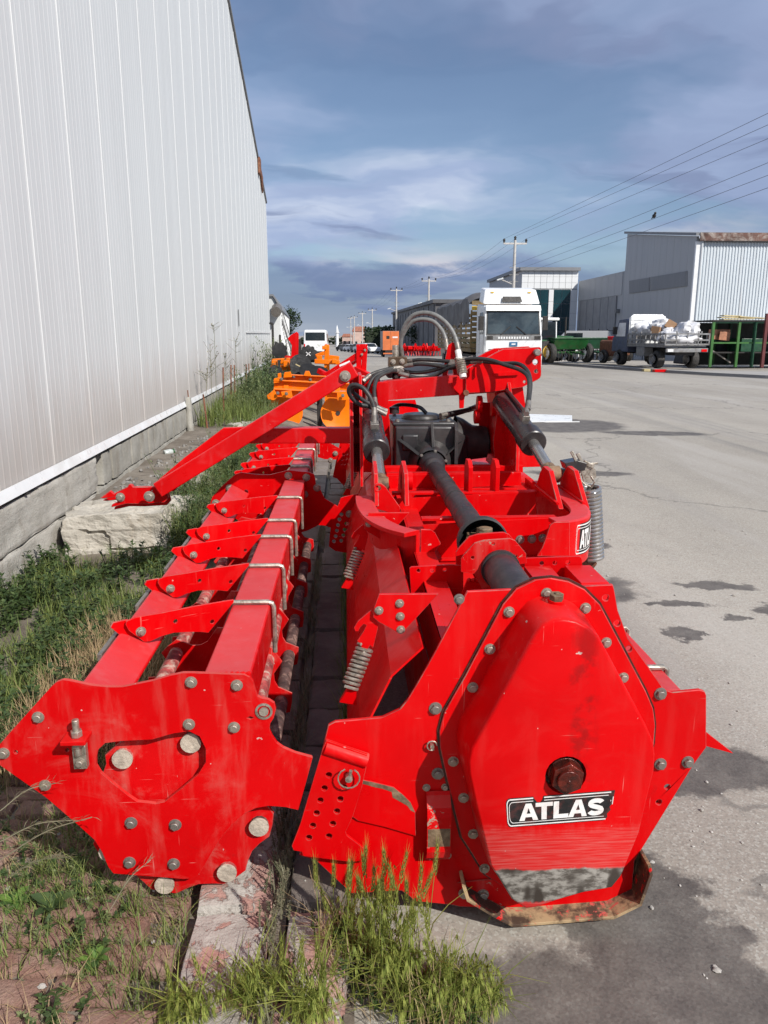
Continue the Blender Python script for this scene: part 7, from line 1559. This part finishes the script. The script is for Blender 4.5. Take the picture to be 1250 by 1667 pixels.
# ---------------------------------------------------------------- green machines before the halls
tc_ = thing('tractor', 'green tractor with white cab roof partly behind the white truck', 'tractor', (pxl(892, 46), 46, .1), R_(-62), None, True)
MB().prism([(-.35, 0, .75), (-.35, 1.9, .75), (-.35, 1.9, 1.35), (-.35, 1.7, 1.5), (-.35, 0, 1.55)], (.7, 0, 0)).build('hood', M['green'], tc_, .06, local=True); MB().box((-.75, -1.2, .8), (.75, 0, 1.3)).build('body', M['green'], tc_, .08, local=True)
for s in (-1, 1):
    for y in (-1.2, 0): MB().bar((s * .68, y, 1.3), (s * .62, y * .9, 2.4), .07, .07).build('cab_pillar', M['white'], tc_, local=True)
    MB().box((s * .66 - .01, -1.1, 1.35), (s * .66 + .01, -.05, 2.3)).build('side_window', M['glass_dark'], tc_, local=True)
MB().box((-.78, -1.3, 2.38), (.78, .15, 2.55)).build('cab_roof', M['white'], tc_, .06, local=True); MB().cyl((.28, 1.1, 1.5), (.28, 1.1, 2.6), .05, n=8).build('exhaust', M['dark_iron'], tc_, local=True)
vehicle_wheels(tc_, [(-.82, -.9, .62), (.82, -.9, .62)], .62, .4, 'tyre', 'yellow'); vehicle_wheels(tc_, [(-.72, 1.5, .45), (.72, 1.5, .45)], .45, .3, 'tyre', 'white')
def drill(px_, Y, label, mat, wheel, rot=0.0):
    t = thing('seed_drill', label, 'seed drill', (pxl(px_, Y), Y, .1), rot, 'green machines before the halls', True)
    MB().prism([(-1.1, -.4, 1.35), (-1.1, .4, 1.35), (-1.1, .2, .75), (-1.1, -.2, .75)], (2.2, 0, 0)).build('hopper', M[mat], t, .04, local=True); MB().box((-1.14, -.44, 1.35), (1.14, .44, 1.42)).build('hopper_lid', M[mat], t, .02, local=True)
    MB().bar((-1.1, 0, .6), (1.1, 0, .6), .12, .12).bar((-.4, -1.1, .5), (-.1, 0, .6), .08, .08).bar((.4, -1.1, .5), (.1, 0, .6), .08, .08).build('frame', M[mat], t, local=True)
    m = MB()
    for k in range(9): m.tube([(-.9 + k * .225, 0, .75), (-.9 + k * .225, -.15, .4), (-.9 + k * .225, -.1, .1)], .025, 5)
    m.build('coulters', M['dark_iron'], t, local=True, kind='stuff'); vehicle_wheels(t, [(-1.2, -.1, .55), (1.2, -.1, .55)], .55, .3, 'tyre', wheel)
drill(926, 45, 'green seed drill with a bright white wheel rim, next to the tractor', 'green', 'white', .25); drill(960, 47, 'dark green seed drill with a grey wheel, third from the truck', 'dark_green', 'white', .1); drill(992, 47.5, 'dark green seed drill nearest the small lorry', 'dark_green', 'steel_grey', -.1)
rm_ = thing('baler', 'small dark red machine between the green drills and the lorry', 'machine', (pxl(1004, 44), 44, .1), .3, None, True); MB().box((-.6, -.6, .4), (.6, .8, 1.3)).build('body', M['rust'], rm_, .15, local=True, seg=3); MB().prism([(-.5, -.62, 1.0), (.5, -.62, 1.0), (.4, -.2, 1.5), (-.4, -.2, 1.5)], (0, .6, 0)).build('hood', M['red'], rm_, .06, local=True); vehicle_wheels(rm_, [(-.66, .2, .38), (.66, .2, .38)], .38, .2, 'tyre', 'steel_grey')
bg = atZ(897, 586, .1); tag(MB().ball((bg.x, bg.y, .45), (.42, .4, .42), 22, 14, 0, lambda p: 1 + .3 * noise.noise(p * 4) + .1 * noise.noise(p * 13)).build('plastic_bundle', M['sack']), 'white crumpled plastic bundle on the ground by the tractor', 'bundle')
vn = thing('van', 'pale grey van half hidden behind the green drills', 'van', (pxl(945, 56), 56, 0), R_(70), None, True); MB().prism([(-.9, -2.2, .35), (-.9, -2.25, 1.5), (-.9, -2.0, 1.95), (-.9, 1.0, 1.95), (-.9, 1.7, 1.2), (-.9, 2.3, 1.0), (-.9, 2.3, .35)], (1.8, 0, 0)).build('body', M['clad_grey'], vn, .08, local=True)
for s in (-1, 1): MB().prism([(s * .905, -.2, 1.25), (s * .905, 1.35, 1.25), (s * .905, .9, 1.8), (s * .905, -.2, 1.8)], (s * .006, 0, 0)).build('side_window', M['glass_dark'], vn, local=True)
vehicle_wheels(vn, [(s * .8, y, .33) for s in (-1, 1) for y in (-1.5, 1.5)], .33, .22)
fn = thing('mesh_fence', 'dark mesh fence in front of the middle hall', 'fence', (20, 58, 0)); fpn = MB()
for k in range(24):
    x = 18.0 + k * .55; MB().cyl((x, 57.5 - k * .35, -.2), (x, 57.5 - k * .35, 2.1), .03, n=6).build('post', M['dark_iron'], fn)
    if k < 23:
        for r in range(5): fpn.bar((x, 57.5 - k * .35, .3 + r * .42), (x + .55, 57.5 - (k + 1) * .35, .3 + r * .42), .02, .03)
        for r in range(3): fpn.bar((x + .14 + r * .14, 57.5 - (k + .3 + .25 * r) * .35, .1), (x + .14 + r * .14, 57.5 - (k + .3 + .25 * r) * .35, 2.0), .012, .012)
tag(fpn.build('mesh', M['dark_iron'], fn), kind='stuff')
# ---------------------------------------------------------------- storage rack on the right edge
rk = thing('storage_rack', 'open rack of green posts beneath the corrugated hall front', 'rack', (20, 38.5, .1))
RXs = [pxl(x, 38.5) for x in (1160, 1202, 1228, 1262)]
for k, x in enumerate(RXs[:3]):
    for yy in (38.5, 41): MB().box((x - .06, yy - .06, .1), (x + .06, yy + .06, 2.32)).build('post', M['post_green'] if k != 2 else M['dark_green'], rk)
MB().box((pxl(1245, 38) - .07, 37.9, .1), (pxl(1245, 38) + .07, 38.04, 2.7)).build('red_post', M['dark_red'], rk)
for z in (2.25, 1.25): MB().box((RXs[0], 38.46, z), (RXs[3] + 3, 38.54, z + .08)).build('cross_rail', M['post_green'] if z < 2 else M['dark_green'], rk)
MB().box((RXs[0] - .1, 38.4, 2.33), (RXs[3] + 3, 41.1, 2.40)).build('rack_roof', M['dark_iron'], rk); MB().box((RXs[0], 41.05, .1), (RXs[3] + 3, 41.1, 2.3)).build('back_sheet', M['belt'], rk)
MB().box((RXs[0], 38.6, .78), (RXs[3] + 3, 41, .84)).build('shelf', M['dark_iron'], rk)
for k, (x0, x1, y, z, mat, lb) in enumerate(((1172, 1222, 38.8, 2.42, 'wood', 'yellowish plank lowest of the stack on the rack roof'), (1168, 1210, 39.1, 2.50, 'wood', 'yellowish plank in the middle of the stack on the rack roof'), (1172, 1200, 39.2, 2.58, 'wood', 'short yellowish plank on top of the rack roof stack'), (1198, 1240, 39.0, 2.50, 'wood', 'pale plank at the right end of the rack roof stack'))):
    tag(MB().obox(((pxl(x0, y) + pxl(x1, y)) / 2, y, z + .03), (pxl(x1, y) - pxl(x0, y), .5, .05), Matrix.Rotation(.03 * (k - 1), 3, 'Y')).build('plank', M[mat]), lb, 'plank', 'planks on the rack roof')
tag(MB().obox(((pxl(1160, 39) + pxl(1190, 39)) / 2, 39.3, 1.7), (.9, .5, .5)).build('sheet_bundle', M['copper'], None, .02), 'copper coloured sheet bundle on the left of the rack', 'bundle')
tag(MB().obox((pxl(1178, 39), 38.9, 1.62), (.55, .06, .42), Matrix.Rotation(.1, 3, 'Y')).build('copper_plate', M['copper'], None, .01), 'copper coloured plate leaning out in the middle of the rack', 'plate')
tag(MB().bar((pxl(1162, 38.8), 38.8, .9), (pxl(1195, 38.8), 38.9, .3), .06, .06).build('loose_bar', M['zinc_dull']), 'loose grey bar leaning inside the rack', 'bar')
tag(MB().box((pxl(1205, 39.4), 39.2, .84), (pxl(1240, 39.4), 40.4, 1.5)).build('crate', M['dark_green'], None, .02), 'dark green crate on the rack behind the posts', 'crate')
dk = thing('covered_heap', 'dark covered heap between the lorry and the rack', 'heap', (pxl(1140, 42), 42, .1)); MB().prism([(pxl(1118, 42), 42, .1), (pxl(1158, 42), 42, .1), (pxl(1158, 42), 42, 2.0), (pxl(1148, 42), 42, 2.15), (pxl(1128, 42), 42, 1.5)], (0, 1.6, 0)).build('cover', M['dark_iron'], dk, .08); 
tag(MB().obox((14.55, 35.6, .06), (.55, .3, .12)).build('red_kerb_block', M['red']), 'small red block lying in the gutter before the lorry', 'block'); tag(MB().obox((14.15, 36.2, .06), (.3, .3, .12)).build('yellow_block', M['wood']), 'small yellow block lying in the gutter left of the red one', 'block')
